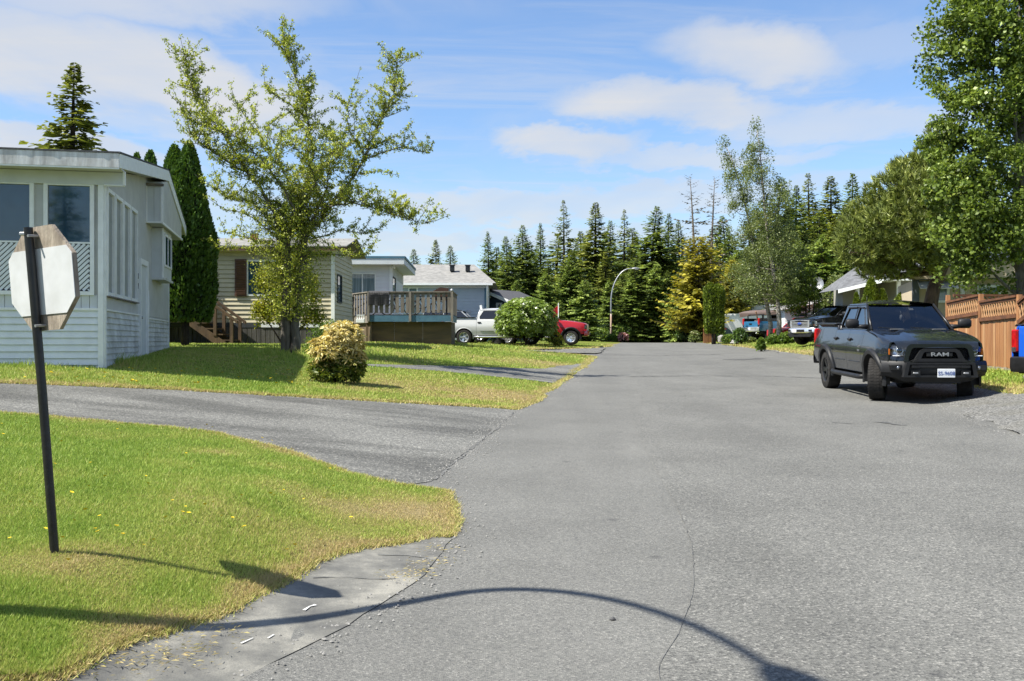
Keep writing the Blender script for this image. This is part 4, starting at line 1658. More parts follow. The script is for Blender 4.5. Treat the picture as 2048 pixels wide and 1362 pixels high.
 # white bench-like planter on the left end of the deck
 q = thing('white_planter', (x0 - .32, Y0 - .10, z0 + zf - .32), 0, 'small white slatted planter fixed below the left deck rail', 'planter')
 MB().bbox((0, 0, .05), (.34, .2, .16), .01).build('box', M_['trim_white'], q)
 for i in range(4):
  slab('slat', q, M_['trim_white'], (-.14 + i * .093, 0, .2), (.03, .02, .16))
 slab('rail', q, M_['trim_white'], (0, 0, .29), (.34, .04, .03))
 # the bicycles parked behind the slats
 for (px, dy, lb) in ((795, .5, 'black bicycle leaning behind the deck slats near the mat'), (848, .7, 'black bicycle leaning behind the deck slats below the barbecue'), (703, 1.6, 'black bicycle standing at the left end of the deck')):
  bicycle((x0 + (px - 737) / s, Y0 + dy, z0 + zf), .08, M_['black_paint'], lb, 'bicycles on the deck', 1.0)

def bicycle(loc, rz, fm, label, group=None, k=1.0, lie=0.0):
 b = thing('bicycle', loc, rz, label, 'bicycle', group)
 if lie:
  b.rotation_euler = (lie, 0, rz)
 r = .31 * k
 for (x, nm) in ((-.5 * k, 'wheel'), (.52 * k, 'wheel')):
  w = MB()
  ring = []
  pts = [(x + r * math.cos(a), 0, r + r * math.sin(a)) for a in [2 * math.pi * i / 24 for i in range(25)]]
  w.tube(pts, .024 * k, 6, False)
  wo = w.build(nm, M_['rubber'], b, True)
  sp = MB()
  for i in range(10):
   a = math.pi * i / 5
   sp.tube([(x, 0, r), (x + (r - .01) * math.cos(a), 0, r + (r - .01) * math.sin(a))], .004, 3)
  sp.lathe([(0, -.04), (.025, -.04), (.025, .04), (0, .04)], 8, 'y', (x, 0, r))
  sp.build('spokes', M_['galvanised'], wo)
 f = MB()
 bb = (-.08 * k, 0, .27 * k)
 st = (-.2 * k, 0, .68 * k)
 hd = (.36 * k, 0, .72 * k)
 hl = (.40 * k, 0, .60 * k)
 for a, c in ((bb, st), (st, hd), (bb, hl), (bb, (-.5 * k, 0, r)), (st, (-.5 * k, 0, r))):
  f.tube([a, c], .02 * k, 6)
 f.build('frame', fm, b, True)
 MB().tube([hd, (.43 * k, 0, .5 * k), (.52 * k, 0, r)], .018 * k, 6).build('fork', fm, b, True)
 MB().tube([(.30 * k, -.28 * k, .90 * k), (.34 * k, -.1 * k, .86 * k), (.35 * k, .1 * k, .86 * k), (.30 * k, .28 * k, .90 * k)], .014 * k, 6).tube([hd, (.34 * k, 0, .86 * k)], .016 * k, 6).build('handlebar', M_['black_paint'], b, True)
 MB().bbox((-.24 * k, 0, .80 * k), (.26 * k, .13 * k, .05 * k), .02).tube([st, (-.23 * k, 0, .79 * k)], .014 * k, 6).build('saddle', M_['black_paint'], b)
 cr = MB().lathe([(0, .03), (.09 * k, .03), (.09 * k, .045), (0, .045)], 16, 'y', bb)
 cr.tube([(bb[0], .05, bb[2]), (bb[0] + .1 * k, .06, bb[2] - .12 * k)], .01, 6)
 cr.tube([(bb[0], -.05, bb[2]), (bb[0] - .1 * k, -.06, bb[2] + .12 * k)], .01, 6)
 cr.build('crank', M_['galvanised'], b)
 return b

bm_('rubber_mat', (0.06, 0.06, 0.062), (0.045, 0.045, 0.047), 20, 0.8)
bm_('teal_paint', (0.02, 0.30, 0.36), (0.015, 0.24, 0.30), 8, 0.35)
deck()
bicycle(G(935, 687) + Vector((0, 0, .06)), R(165), M_['teal_paint'], 'teal childs bicycle lying in the grass by the silver pickup', None, .95, R(-48))

# ================================================================== blue-grey house with pale shingles
def bluegrey_house():
 Y0 = 60.0
 s = FPX / Y0
 xr = (974 - 1024) / s
 z0 = terrain(xr - 3, Y0)
 h = thing('mobile_home', (xr, Y0, z0), R(0), 'blue-grey sided home with pale shingle roof behind the silver pickup', 'house', 'homes on the left side')
 zz = lambda py: CAM_H + (681 - py) / s - z0
 gx = lambda px: (px - 974) / s
 L, D = 14.0, 7.0
 ze = zz(571)
 MB().prism([(0, -.3), (D, -.3), (D, ze), (D / 2, zz(546)), (0, ze)], 'x', -L, 0).build('wall', M_['siding_bluegrey'], h)
 dr = (gx(816), gx(836), .9, zz(574))
 planks_h(h, M_['siding_bluegrey'], 'x', 0, -L, -.1, .1, ze, .19, .03, [dr])
 window(h, 'x', -.004, *dr, .09, None, M_['pane_curtain'], -1, (), .05)
 slab('corner_trim', h, M_['paint_blue'], (-.05, -.03, ze / 2), (.2, .08, ze))
 b = MB()
 b.tube([(.02, -.45, ze - .02), (.02, -.12, ze - .35), (.02, -.10, .3)], .07, 8)
 b.build('downpipe', M_['trim_white'], h, True)
 slab('eave_board', h, M_['siding_white'], (-L / 2 + .1, -.08, ze - .08), (L, .06, .14))
 slab('gutter', h, M_['trim_white'], (-L / 2 + .1, -.52, ze + .06), (L + .5, .12, .13))
 slab('soffit', h, M_['paint_blue'], (-L / 2 + .1, -.25, ze + .0), (L + .4, .5, .02))
 zr = zz(545)
 # pitched roof, hipped at the right end
 b = MB()
 e = .55
 za = ze + .12
 V = [(-L, -e, za), (e, -e, za), (e, D + e, za), (-L, D + e, za), (-L, D / 2, zr + .75), (-.9, D / 2, zr + .75)]
 b.add(V, [(0, 1, 5, 4), (2, 3, 4, 5), (1, 2, 5), (0, 4, 3), (0, 3, 2, 1)])
 r = b.build('roof', M_['shingle_grey'], h)
 for px in (901, 933):
  x = gx(px)
  v = MB().box((x, 1.8, zr + .38), (.28, .3, .34)).box((x, 1.8, zr + .57), (.36, .36, .05))
  v.build('roof_vent', M_['black_paint'], r)
 slab('vent_plate', h, M_['galvanised'], (gx(937), -.04, zz(623)), (.28, .03, .16))

bluegrey_house()

def navy_house():
 Y0 = 66.0
 s = FPX / Y0
 cx = (1015 - 1024) / s
 z0 = terrain(cx, Y0)
 ang = R(-32)
 h = thing('cottage', (cx, Y0, z0), ang, 'dark navy cottage with white gable trim beyond the silver pickup', 'house', 'homes on the left side')
 zz = lambda py: CAM_H + (681 - py) / s - z0
 hw, L = 1.85, 4.2
 ze, zr = zz(600), zz(580)
 # gable end faces the street; local x to the right along the gable end, y back along the eave
 MB().prism([(-2 * hw, -.3), (0, -.3), (0, ze), (-hw, zr), (-2 * hw, ze)], 'y', 0, L).build('wall', M_['siding_navy'], h)
 planks_h(h, M_['siding_navy'], 'x', 0, -2 * hw, 0, .1, ze, .16, .02, ())
 for sgn in (0, 1):
  x0, x1 = ((.35, -hw) if sgn == 0 else (-2 * hw - .35, -hw))
  za, zb = ze - .14, zr + .06
  quadbox('roof', h, M_['shingle_dark'], [(x0, -.4, za), (x0, L + .3, za), (x1, L + .3, zb), (x1, -.4, zb)], (0, 0, .08))
  MB().prism([(x0, za - .1), (x1, zb - .1), (x1, zb + .12), (x0, za + .12)], 'y', -.44, -.40).build('barge_board', M_['trim_white'], h)
 slab('gutter', h, M_['trim_white'], (.38, L / 2, ze - .08), (.1, L + .6, .12))
 window(h, 'x', -.02, -hw - .25, -hw + .55, .1, 2.1, .12, None, M_['pane_curtain'], -1, (), .06)
 sgn = slab('number_plate', h, M_['trim_white'], (-.62, -.05, zz(612)), (.46, .03, .46))
 text_mesh('number', '4', .42, .01, M_['black_paint'], h, (-.62, -.075, zz(612)), (R(90), 0, 0))
 slab('porch_light', h, M_['trim_white'], (-hw + .1, -.1, zz(593)), (.9, .18, .16))

navy_house()

# ================================================================== houses on the right
def taupe_house():
 Y0 = 47.0
 s = FPX / Y0
 xc = (1797 - 1024) / s
 z0 = terrain(xc, Y0)
 h = thing('bungalow', (xc, Y0, z0), R(0), 'grey-taupe bungalow with hip roof and white gutters behind the cedars', 'house', 'homes on the right side')
 zz = lambda py: CAM_H + (681 - py) / s - z0
 gx = lambda px: (px - 1797) / s
 ze = zz(562)
 MB().box((2.2, 3, ze / 2 - .3), (4.4, 6, ze + .6)).build('wall', M_['siding_taupe'], h)
 MB().box((-.95, 2.9, ze / 2 - .3), (1.9, 1.38, ze + .6)).build('wall', M_['siding_taupe'], h)
 planks_h(h, M_['siding_taupe'], 'x', 0, .06, 4.4, .2, ze, .15, .022, ())
 hol = [(gx(1762), gx(1790), zz(602), zz(572))]
 planks_h(h, M_['siding_taupe'], 'x', 2.2, -1.9, .0, .2, ze, .15, .022, hol)
 window(h, 'x', 2.19, *hol[0], .12, None, M_['pane_curtain'], -1, (), .06, hsplits=(zz(597),))
 slab('porch_post', h, M_['trim_white'], (-.02, -.05, ze / 2), (.16, .16, ze))
 slab('porch_post', h, M_['trim_white'], (gx(1718), .2, ze / 2 - .1), (.14, .14, ze - .1))
 MB().tube([(.5, -.5, ze + .02), (.42, -.35, ze - .22), (.08, -.1, ze - .35), (.05, -.1, .3)], .06, 8).build('downpipe', M_['trim_white'], h, True)
 e0, e1 = gx(1757), gx(1850)
 slab('gutter', h, M_['trim_white'], ((e0 + 4.9) / 2, -.55, ze + .07), (4.9 - e0, .14, .16))
 slab('soffit', h, M_['siding_white'], ((e0 + 4.9) / 2, .3, ze + .0), (4.9 - e0, 1.6, .02))
 # hip roof over the main block, lower porch roof to the left
 b = MB()
 V = [(e0, -.6, ze + .14), (5.0, -.6, ze + .14), (5.0, 6.6, ze + .14), (e0, 6.6, ze + .14), (e0 + 2.2, 3.0, ze + 1.4), (4.0, 3.0, ze + 1.4)]
 b.add(V, [(0, 1, 5, 4), (1, 2, 5), (2, 3, 4, 5), (3, 0, 4), (3, 2, 1, 0)])
 b.build('roof', M_['shingle_mid'], h)
 za = zz(579)
 xa = gx(1680)
 b = MB()
 V = [(xa, .2, za), (e0 + .02, -.4, ze + .05), (e0 + .02, 3.2, ze + .05), (xa, 3.2, za), (e0 + .02, 1.6, ze + .95), (gx(1735), 1.8, ze + .75)]
 b.add(V, [(0, 1, 4, 5), (1, 2, 4), (2, 3, 5, 4), (3, 0, 5), (3, 2, 1, 0)])
 b.build('porch_roof', M_['shingle_mid'], h)
 b = MB()
 b.add([(xa, .18, za - .16), (e0, -.42, ze - .10), (e0, -.42, ze + .06), (xa, .18, za + .01), (xa, .26, za - .16), (e0, -.34, ze - .10), (e0, -.34, ze + .06), (xa, .26, za + .01)],
    [(0, 1, 2, 3), (7, 6, 5, 4), (0, 4, 5, 1), (3, 2, 6, 7), (0, 3, 7, 4), (1, 5, 6, 2)])
 b.build('gutter', M_['trim_white'], h)

taupe_house()

def beige_flat_house():
 Y0 = 37.0
 s = FPX / Y0
 x0 = (1832 - 1024) / s
 z0 = terrain(x0, Y0)
 h = thing('mobile_home', (x0, Y0, z0), R(-14), 'beige flat-roofed home with white window awning behind the leaning pine', 'house', 'homes on the right side')
 zz = lambda py: CAM_H + (681 - py) / s - z0
 ze = zz(559)
 W, D = 6.5, 5.0
 MB().box((W / 2, D / 2, ze / 2 - .3), (W, D, ze + .6)).build('wall', M_['stucco_beige'], h)
 slab('corner_board', h, M_['siding_slate'], (-.02, -.03, ze / 2), (.24, .1, ze))
 # sloped beige fascia
 b = MB()
 b.prism([(-.35, ze - .02), (-.28, ze + .28), (W * .45, ze + .62), (W + .3, ze + .42), (W + .3, ze + .02)], 'y', -.55, -.48)
 b.build('fascia', M_['stucco_beige'], h)
 b = MB()
 b.prism([(-.38, ze + .27), (-.30, ze + .33), (W * .45, ze + .67), (W + .33, ze + .47), (W + .33, ze + .40), (W * .45, ze + .60)], 'y', -.62, D + .4)
 b.build('roof', M_['shingle_dark'], h)
 slab('soffit', h, M_['siding_slate'], (W / 2, -.25, ze - .0), (W + .5, .5, .03))
 for (a, c, zA, zB) in ((.35, 1.15, zz(606), zz(566)), (2.1, 2.9, zz(640), zz(572)), (3.4, 4.2, zz(612), zz(566))):
  window(h, 'x', -.01, a, c, zA, zB, .09, None, M_['pane_curtain'], -1, (), .06)
 slab('trim_board', h, M_['siding_white'], (1.6, -.03, ze / 2), (.16, .06, ze))
 slab('wall_panel', h, M_['siding_slate'], (5.0, -.03, ze / 2), (2.2, .06, ze - .05))
 aw = quadbox('awning', h, M_['trim_white'], [(.05, -.75, zz(580)), (1.35, -.75, zz(580)), (1.35, -.04, zz(564)), (.05, -.04, zz(564))], (0, 0, .03))

beige_flat_house()

def white_right_house():
 Y0 = 40.0
 s = FPX / Y0
 x0 = (1962 - 1024) / s
 z0 = terrain(x0, Y0)
 h = thing('white_house', (x0, Y0, z0), R(-8), 'white lap-sided house showing through the big poplar above the fence', 'house', 'homes on the right side')
 zz = lambda py: CAM_H + (681 - py) / s - z0
 ze = zz(500)
 W, D = 9, 6
 MB().prism([(0, -.3), (W, -.3), (W, ze), (W / 2, ze + 1.2), (0, ze)], 'y', .02, D).build('wall', M_['siding_white'], h)
 planks_h(h, M_['siding_white'], 'x', 0, 0, W, .3, ze, .16, .022, ())
 for (x0_, x1_) in ((-.4, W / 2), (W + .4, W / 2)):
  quadbox('roof', h, M_['shingle_dark'], [(x0_, -.4, ze - .1), (x0_, D + .3, ze - .1), (x1_, D + .3, ze + 1.25), (x1_, -.4, ze + 1.25)], (0, 0, .08))
 window(h, 'x', -.01, 1.0, 2.1, zz(560), zz(520), .1, None, None, -1, (), .06)

white_right_house()

def lattice_house():
 Y0 = 62.0
 s = FPX / Y0
 x0 = (1570 - 1024) / s
 z0 = terrain(x0, Y0)
 h = thing('white_bungalow', (x0, Y0, z0), R(-6), 'low white bungalow with lattice screen behind the black pickup', 'house', 'homes on the right side')
 zz = lambda py: CAM_H + (681 - py) / s - z0
 ze = zz(622)
 ze = zz(612)
 W, D = 4.6, 6
 MB().prism([(0, -.3), (W, -.3), (W, ze), (W * .75, ze + .55), (0, ze - .15)], 'y', .02, D).build('wall', M_['siding_white'], h)
 planks_h(h, M_['siding_white'], 'x', 0, 0, W * .4, .2, ze - .2, .17, .022, ())
 # lattice screen
 la, lc, lz0, lz1 = W * .40, W * .92, .7, ze - .02
 slab('lattice_backing', h, M_['siding_slate'], ((la + lc) / 2, -.02, (lz0 + lz1) / 2), (lc - la, .03, lz1 - lz0))
 st = .2
 for sg in (1, -1):
  hh = lz1 - lz0
  k = la - hh
  while k < lc:
   s0, s1 = max(k, la), min(k + hh, lc)
   if s1 - s0 > .05:
    xm = (s0 + s1) / 2
    zm = lz0 + xm - k if sg == 1 else lz1 - (xm - k)
    slab('slat', h, M_['trim_white'], (xm, -.05 - .012 * sg, zm), ((s1 - s0) * 1.414 - .02, .01, .055), (0, -R(45) * sg, 0))
   k += st
 slab('lattice_frame', h, M_['trim_white'], ((la + lc) / 2, -.07, lz1 + .03), (lc - la, .04, .07))
 quadbox('roof', h, M_['shingle_grey'], [(-.4, -.5, ze - .12), (W * .75, -.5, ze + .62), (W * .75, D, ze + .62), (-.4, D, ze - .12)], (0, 0, .1))
 quadbox('roof', h, M_['shingle_grey'], [(W * .75, -.5, ze + .62), (W + .5, -.5, ze + .35), (W + .5, D, ze + .35), (W * .75, D, ze + .62)], (0, 0, .1))
 MB().prism([(-.42, ze - .28), (W * .75, ze + .46), (W + .5, ze + .2), (W + .5, ze + .36), (W * .75, ze + .63), (-.42, ze - .10)], 'y', -.56, -.51).build('barge_board', M_['trim_white'], h)
 window(h, 'x', -.01, .5, 1.4, .9, 1.7, .08, None, None, -1, (), .05)
 # satellite dish on the roof
 d = thing('satellite_dish', P(1636, 602, 61.0), 0, 'grey satellite dish on a mast above the lattice bungalow', 'satellite dish')
 MB().tube([(-.35, 0, -.75), (0, 0, -.2), (0, 0, .62)], .03, 8).tube([(.35, 0, -.7), (0, 0, -.2)], .02, 6).build('mast', M_['galvanised'], d)
 rows = []
 for i in range(7):
  r = .46 * i / 6
  rows.append([(r * .82 * math.cos(a), .16 * (i / 6) ** 2 * -1, r * 1.12 * math.sin(a)) for a in [2 * math.pi * k / 24 for k in range(25)]])
 dish = MB().grid(rows).build('dish', M_['galvanised'], d, True, (-.05, -.12, .92), (R(-18), 0, R(-28)))
 MB().tube([(0, 0, -.45), (-.30, -.62, -.12)], .02, 6).bbox((-.34, -.66, -.08), (.2, .14, .12), .02).build('feed_arm', M_['galvanised'], d, False, (-.05, -.12, .92), (R(-8), 0, R(-20)))

lattice_house()

def far_white_house():
 Y0 = 78.0
 s = FPX / Y0
 x0 = (1440 - 1024) / s
 z0 = terrain(x0, Y0) - .1
 h = thing('white_trailer_home', (x0, Y0, z0), 0, 'low white trailer home far back behind the canoe', 'house', 'homes on the right side')
 zz = lambda py: CAM_H + (681 - py) / s - z0
 ze = zz(628)
 W, D = 8.0, 4
 MB().box((W / 2, D / 2, ze / 2 - .3), (W, D, ze + .6)).build('wall', M_['siding_white'], h)
 planks_h(h, M_['siding_white'], 'x', 0, 0, W, .3, ze, .22, .03, [(1.0, 2.2, zz(655), zz(637)), (5, 6.2, zz(655), zz(637))])
 for a in (1.0, 5.0):
  window(h, 'x', -.01, a, a + 1.2, zz(655), zz(637), .08, None, None, -1, (), .05)
 MB().prism([(-.4, ze), (W + .4, ze), (W + .1, ze + .5), (W / 2, ze + .75), (-.1, ze + .5)], 'y', -.4, D + .4).build('roof', M_['siding_white'], h)

far_white_house()

# ================================================================== cedar fence
def fence():
 posts = [(P(1896, 590, 27.0)), (P(1962, 588, 24.6)), (P(2039, 589, 22.2))]
 f = thing('cedar_fence', (posts[1].x, posts[1].y, terrain(posts[1].x, posts[1].y)), 0, 'orange-stained cedar board fence with slanted lattice tops along the verge', 'fence')
 base = Vector(f.location)
 pts = [p - base for p in posts]
 d = (pts[2] - pts[1])
 d.z = 0
 d.normalize()
 pts.append(pts[2] + d * 1.0 + Vector((0, 0, -.1)))
 ang = math.atan2(d.y, d.x)
 nrm = Vector((-d.y, d.x, 0))
 if nrm.x > 0:
  nrm = -nrm
 dirs = [(pts[1] - pts[0]), (pts[2] - pts[1]), (pts[3] - pts[2])]
 gz = lambda p: terrain(base.x + p.x, base.y + p.y) - base.z
 for i, p in enumerate(pts[:3]):
  zt = p.z + (.32 if i == 2 else 0)
  slab('post', f, M_['cedar'], (p.x, p.y, (gz(p) - .2 + p.z) / 2), (.11, .11, p.z - gz(p) + .2), (0, 0, ang), .08)
 q = pts[2] + d * -.05 - nrm * .25
 slab('post', f, M_['cedar'], (q.x, q.y, pts[2].z / 2 + .1), (.13, .13, pts[2].z + .5), (0, 0, ang), .08)
 for i in range(3):
  a, b = pts[i], pts[i + 1]
  h = Vector((b.x - a.x, b.y - a.y, 0))
  L = h.length
  u = h / L
  an = math.atan2(u.y, u.x)
  step = .30 if i < 2 else .2
  ztA = a.z - .20                     # rail starts low at the far post and climbs to the near one
  ztB = b.z - .03 if i < 2 else b.z + .2
  sl = math.atan2(ztB - ztA, L)
  lat = .46

  def at(t, off=0.0, z=0.0):
   p = Vector((a.x, a.y, 0)) + u * (t * L) + nrm * off
   return (p.x, p.y, z)
  ztop = lambda t: ztA + (ztB - ztA) * t
  # boards
  n = 17 if i < 2 else 7
  w = (L - .11) / n
  for k in range(n):
   t = (.055 + (k + .5) * w) / L
   z1 = ztop(t) - lat
   g0 = gz(Vector(at(t))) + .10
   slab('board', f, (M_['cedar'], M_['cedar_pale'])[(k * 7 + i * 3) % 5 == 0], at(t, .01 + .004 * ((k * 5) % 3), (z1 + g0) / 2), (w - .006, .02, z1 - g0), (0, 0, an))
  for (dz, hh, th, mm) in ((0, .05, .10, 'cedar_dark'), (-.06, .05, .04, 'cedar_dark'), (-lat + .02, .09, .08, 'cedar_dark')):
   slab('rail', f, M_[mm], at(.5, .03, (ztA + ztB) / 2 + dz), ((L - .1) / math.cos(sl), th, hh), (0, -sl, an))
  slab('gravel_board', f, M_['wood_old'], at(.5, .012, gz(Vector(at(.5))) + .03), (L - .1, .03, .15), (0, 0, an))
  # diagonal lattice, two layers
  lh = lat - .13
  for sg in (1, -1):
   m_ = 15 if i < 2 else 6
   for k in range(m_):
    t0 = .04 + .92 * (k + .5) / m_
    hx = lh * .42 / L * sg
    z0 = ztop(t0) - lat / 2 - .02
    slab('lattice_slat', f, M_['cedar_pale'], at(t0, .03 - .008 * sg, z0), (.038, .008, lh * 1.10), (0, sg * R(26), an))
 # the return behind with its own lattice band
 r = thing('cedar_fence', (0, 0, 0), 0, 'brown cedar lattice fence panel running back behind the front fence', 'fence')
 a, b = P(1902, 589, 27.6), P(2046, 588, 27.2)
 L = b.x - a.x
 for k in range(13):
  x = a.x + L * (k + .5) / 13
  slab('board', r, M_['cedar'], (x, 27.5, (terrain(x, 27.5) + a.z - .42) / 2), (L / 13 - .008, .02, a.z - .42 - terrain(x, 27.5)))
 slab('rail', r, M_['cedar_dark'], ((a.x + b.x) / 2, 27.46, a.z - .03), (L, .07, .06))
 slab('rail', r, M_['cedar_dark'], ((a.x + b.x) / 2, 27.46, a.z - .42), (L, .07, .06))
 k = a.x
 while k < b.x - .2:
  for sg in (1, -1):
   slab('lattice_slat', r, M_['cedar'], (k + .18, 27.46 + .012 * sg, a.z - .22), (.045, .01, .50), (0, sg * R(45), 0))
  k += .125

fence()

# ------------------------------------------------------------------ vehicles
def paint(name, c, fleck=0.0, rough=0.28):
 if name in MATS:
  return MATS[name]
 t = NT(name)
 pos = t.world_pos()
 dust = t.noise(pos, 3.0, 6, 0.65)
 col = t.mix(t.math('MULTIPLY', t.ramp(dust, [(0.45, 0.0), (0.75, 1.0)]), 0.03), c, (0.24, 0.22, 0.19))
 if fleck:
  sp = t.voronoi(pos, 55, 'Distance')
  sel = t.ramp(t.noise(pos, 7, 3), [(0.55, 0.0), (0.62, 1.0)])
  dots = t.math('MULTIPLY', t.ramp(sp, [(0.0, 1.0), (0.10, 0.0)]), sel)
  col = t.mix(t.math('MULTIPLY', dots, fleck), col, (0.7, 0.7, 0.68))
 rg = t.ramp(dust, [(0.4, rough * .7), (0.7, rough * 1.3)])
 t.principled(col, rg, 0.0, 0.15, None, 0.75)
 MATS[name] = t.m
 return t.m

bm_('vehicle_plastic', (0.012, 0.0125, 0.0135), (0.019, 0.0195, 0.021), 6, 0.5, spec=.25, bump=.08, bscale=120)
bm_('vehicle_trim_black', (0.010, 0.010, 0.011), (0.016, 0.016, 0.017), 8, 0.35)
bm_('vehicle_underbody', (0.008, 0.008, 0.008), (0.014, 0.013, 0.012), 5, 0.9)
bm_('tyre_rubber', (0.018, 0.0175, 0.017), (0.034, 0.032, 0.03), 7, 0.85, spec=.2, bump=.2)
bm_('rim_dark', (0.045, 0.047, 0.05), (0.03, 0.031, 0.033), 8, 0.35, metal=.7)
bm_('chrome', (0.78, 0.79, 0.80), (0.70, 0.71, 0.72), 5, 0.18, metal=.75)
bm_('lamp_reflector', (0.55, 0.57, 0.6), (0.3, 0.31, 0.33), 14, 0.12, metal=.9)
bm_('lamp_amber', (0.80, 0.22, 0.02), (0.6, 0.14, 0.01), 14, 0.2)
bm_('lamp_red', (0.42, 0.012, 0.012), (0.26, 0.006, 0.008), 14, 0.15)
bm_('plate_white', (0.72, 0.74, 0.76), (0.64, 0.66, 0.69), 30, 0.4)
bm_('plate_blue', (0.03, 0.07, 0.28), (0.03, 0.06, 0.22), 30, 0.4)
bm_('seat_cloth', (0.03, 0.031, 0.033), (0.045, 0.046, 0.05), 20, 0.9)
bm_('letter_silver', (0.42, 0.43, 0.45), (0.34, 0.35, 0.37), 9, 0.3, metal=.6)
glass_mat('vehicle_glass', clear=0.30)
glass_mat('vehicle_glass_tint', clear=0.06, spec=0.75)
glass_mat('lamp_lens', clear=0.85, spec=0.5)
PAINT = dict(
 black=paint('paint_black', (0.010, 0.013, 0.018), 0.7, 0.22),
 black2=paint('paint_black_two', (0.008, 0.009, 0.011), 0.0, 0.2),
 silver=paint('paint_silver', (0.52, 0.53, 0.53), 0.0, 0.3),
 red=paint('paint_red', (0.36, 0.014, 0.022), 0.0, 0.25),
 blue=paint('paint_blue_bright', (0.012, 0.085, 0.46), 0.0, 0.25),
 teal=paint('paint_teal', (0.02, 0.12, 0.24), 0.0, 0.35),
 white=paint('paint_white', (0.74, 0.75, 0.76), 0.0, 0.35),
 maroon=paint('paint_crimson', (0.34, 0.02, 0.025), 0.0, 0.3),
 grey=paint('paint_grey', (0.20, 0.21, 0.22), 0.0, 0.3))

_wheel_mesh = {}

def wheel_meshes(R_, W_, style):
 k = (R_, W_, style)
 if k in _wheel_mesh:
  return _wheel_mesh[k]
 hw = W_ / 2
 ri = R_ * .62
 n = 64
 tb = MB()
 tb.lathe([(ri, -hw * .82), (ri * 1.08, -hw), (R_ * .90, -hw), (R_ * .975, -hw * .86), (R_ * .985, -hw * .5), (R_ * .985, hw * .5), (R_ * .975, hw * .86), (R_ * .90, hw), (ri * 1.08, hw), (ri, hw * .82)], n)
 # tread blocks: five staggered rows plus shoulder lugs
 m = 44
 for row, (y0, y1) in enumerate(((-.98, -.62), (-.56, -.22), (-.16, .16), (.22, .56), (.62, .98))):
  for i in range(m):
   a0 = 2 * math.pi * (i + (row % 2) * .5) / m
   a1 = a0 + 2 * math.pi * .70 / m
   sk = .045 * (1 if row % 2 else -1)
   top = R_ if 0 < row < 4 else R_ * .992
   vs = []
   for (r_, ) in ((R_ * .965,), (top,)):
    for (a, y) in ((a0, y0), (a1, y0), (a1 + sk, y1), (a0 + sk, y1)):
     q = r_ * (.985 if abs(y) > .9 else 1)
     vs.append((q * math.cos(a), y * hw, q * math.sin(a)))
   tb.add(vs, [(4, 5, 6, 7), (0, 1, 5, 4), (1, 2, 6, 5), (2, 3, 7, 6), (3, 0, 4, 7)])
 ty = tb.mesh('tyre', MATS['tyre_rubber'], True, True, 35)
 rb = MB()
 rb.lathe([(ri * 1.02, -hw * .85), (ri * .97, -hw * .7), (ri * .95, hw * .75), (ri * 1.03, hw * .86), (ri * 1.0, hw * .92), (ri * .93, hw * .80), (ri * .90, hw * .2), (ri * .15, hw * .1)], 40)
 ns = {'rebel': 5, 'steel': 8}.get(style, 5)
 for i in range(ns):
  for off in ((-.13, .13) if style == 'rebel' else (-.0,)):
   a = 2 * math.pi * i / ns + off
   wd = R_ * (.055 if style == 'rebel' else .11)
   c, s = math.cos(a), math.sin(a)
   px, pz = -s, c
   vs = []
   for (r_, y, w_) in ((ri * .18, hw * .62, wd * .8), (ri * .95, hw * .80, wd * 1.1)):
    for (dw, dy) in ((-1, 0), (1, 0), (1.25, -hw * .35), (-1.25, -hw * .35)):
     vs.append((c * r_ + px * dw * w_, y + dy, s * r_ + pz * dw * w_))
   rb.add(vs, [(0, 1, 5, 4), (1, 2, 6, 5), (2, 3, 7, 6), (3, 0, 4, 7)])
 rb.lathe([(ri * .30, hw * .35), (ri * .28, hw * .68), (ri * .12, hw * .74), (.0, hw * .74)], 20)
 rm = {'rebel': M_['rim_dark'], 'steel': M_['chrome'], 'alloy': M_['chrome'], 'black': M_['rim_dark']}[style]
 ri_m = rb.mesh('rim', rm, True, True, 35)
 _wheel_mesh[k] = (ty, ri_m)
 return _wheel_mesh[k]

def add_wheel(parent, x, side, R_, W_, track, style, steer=0.0):
 ty, ri = wheel_meshes(R_, W_, style)
 w = bpy.data.objects.new('wheel', None)
 link(w, parent)
 w.location = (x, side * track, R_)
 w.rotation_euler = (0, 0, steer + (0 if side > 0 else math.pi))
 ob('tyre', ty, w)
 ob('rim', ri, w)
 MB().lathe([(0, -.03), (.15, -.03), (.15, -.012), (0, -.012)], 24).build('brake_disc', M_['galvanised'], w, True, (0, W_ * .05, 0))
 return w

def skin(xs, path, close_in=0.02):
 """rows over stations xs, each the polyline path(x)"""
 rows = []
 for x in xs:
  rows.append([(x, y, z) for (y, z) in path(x)])
 return rows

def mirror_grid(b, rows):
 b.grid(rows)
 b.grid([[(p[0], -p[1], p[2]) for p in r] for r in rows])

def lin(a, b, n):
 return [a + (b - a) * i / n for i in range(n + 1)]

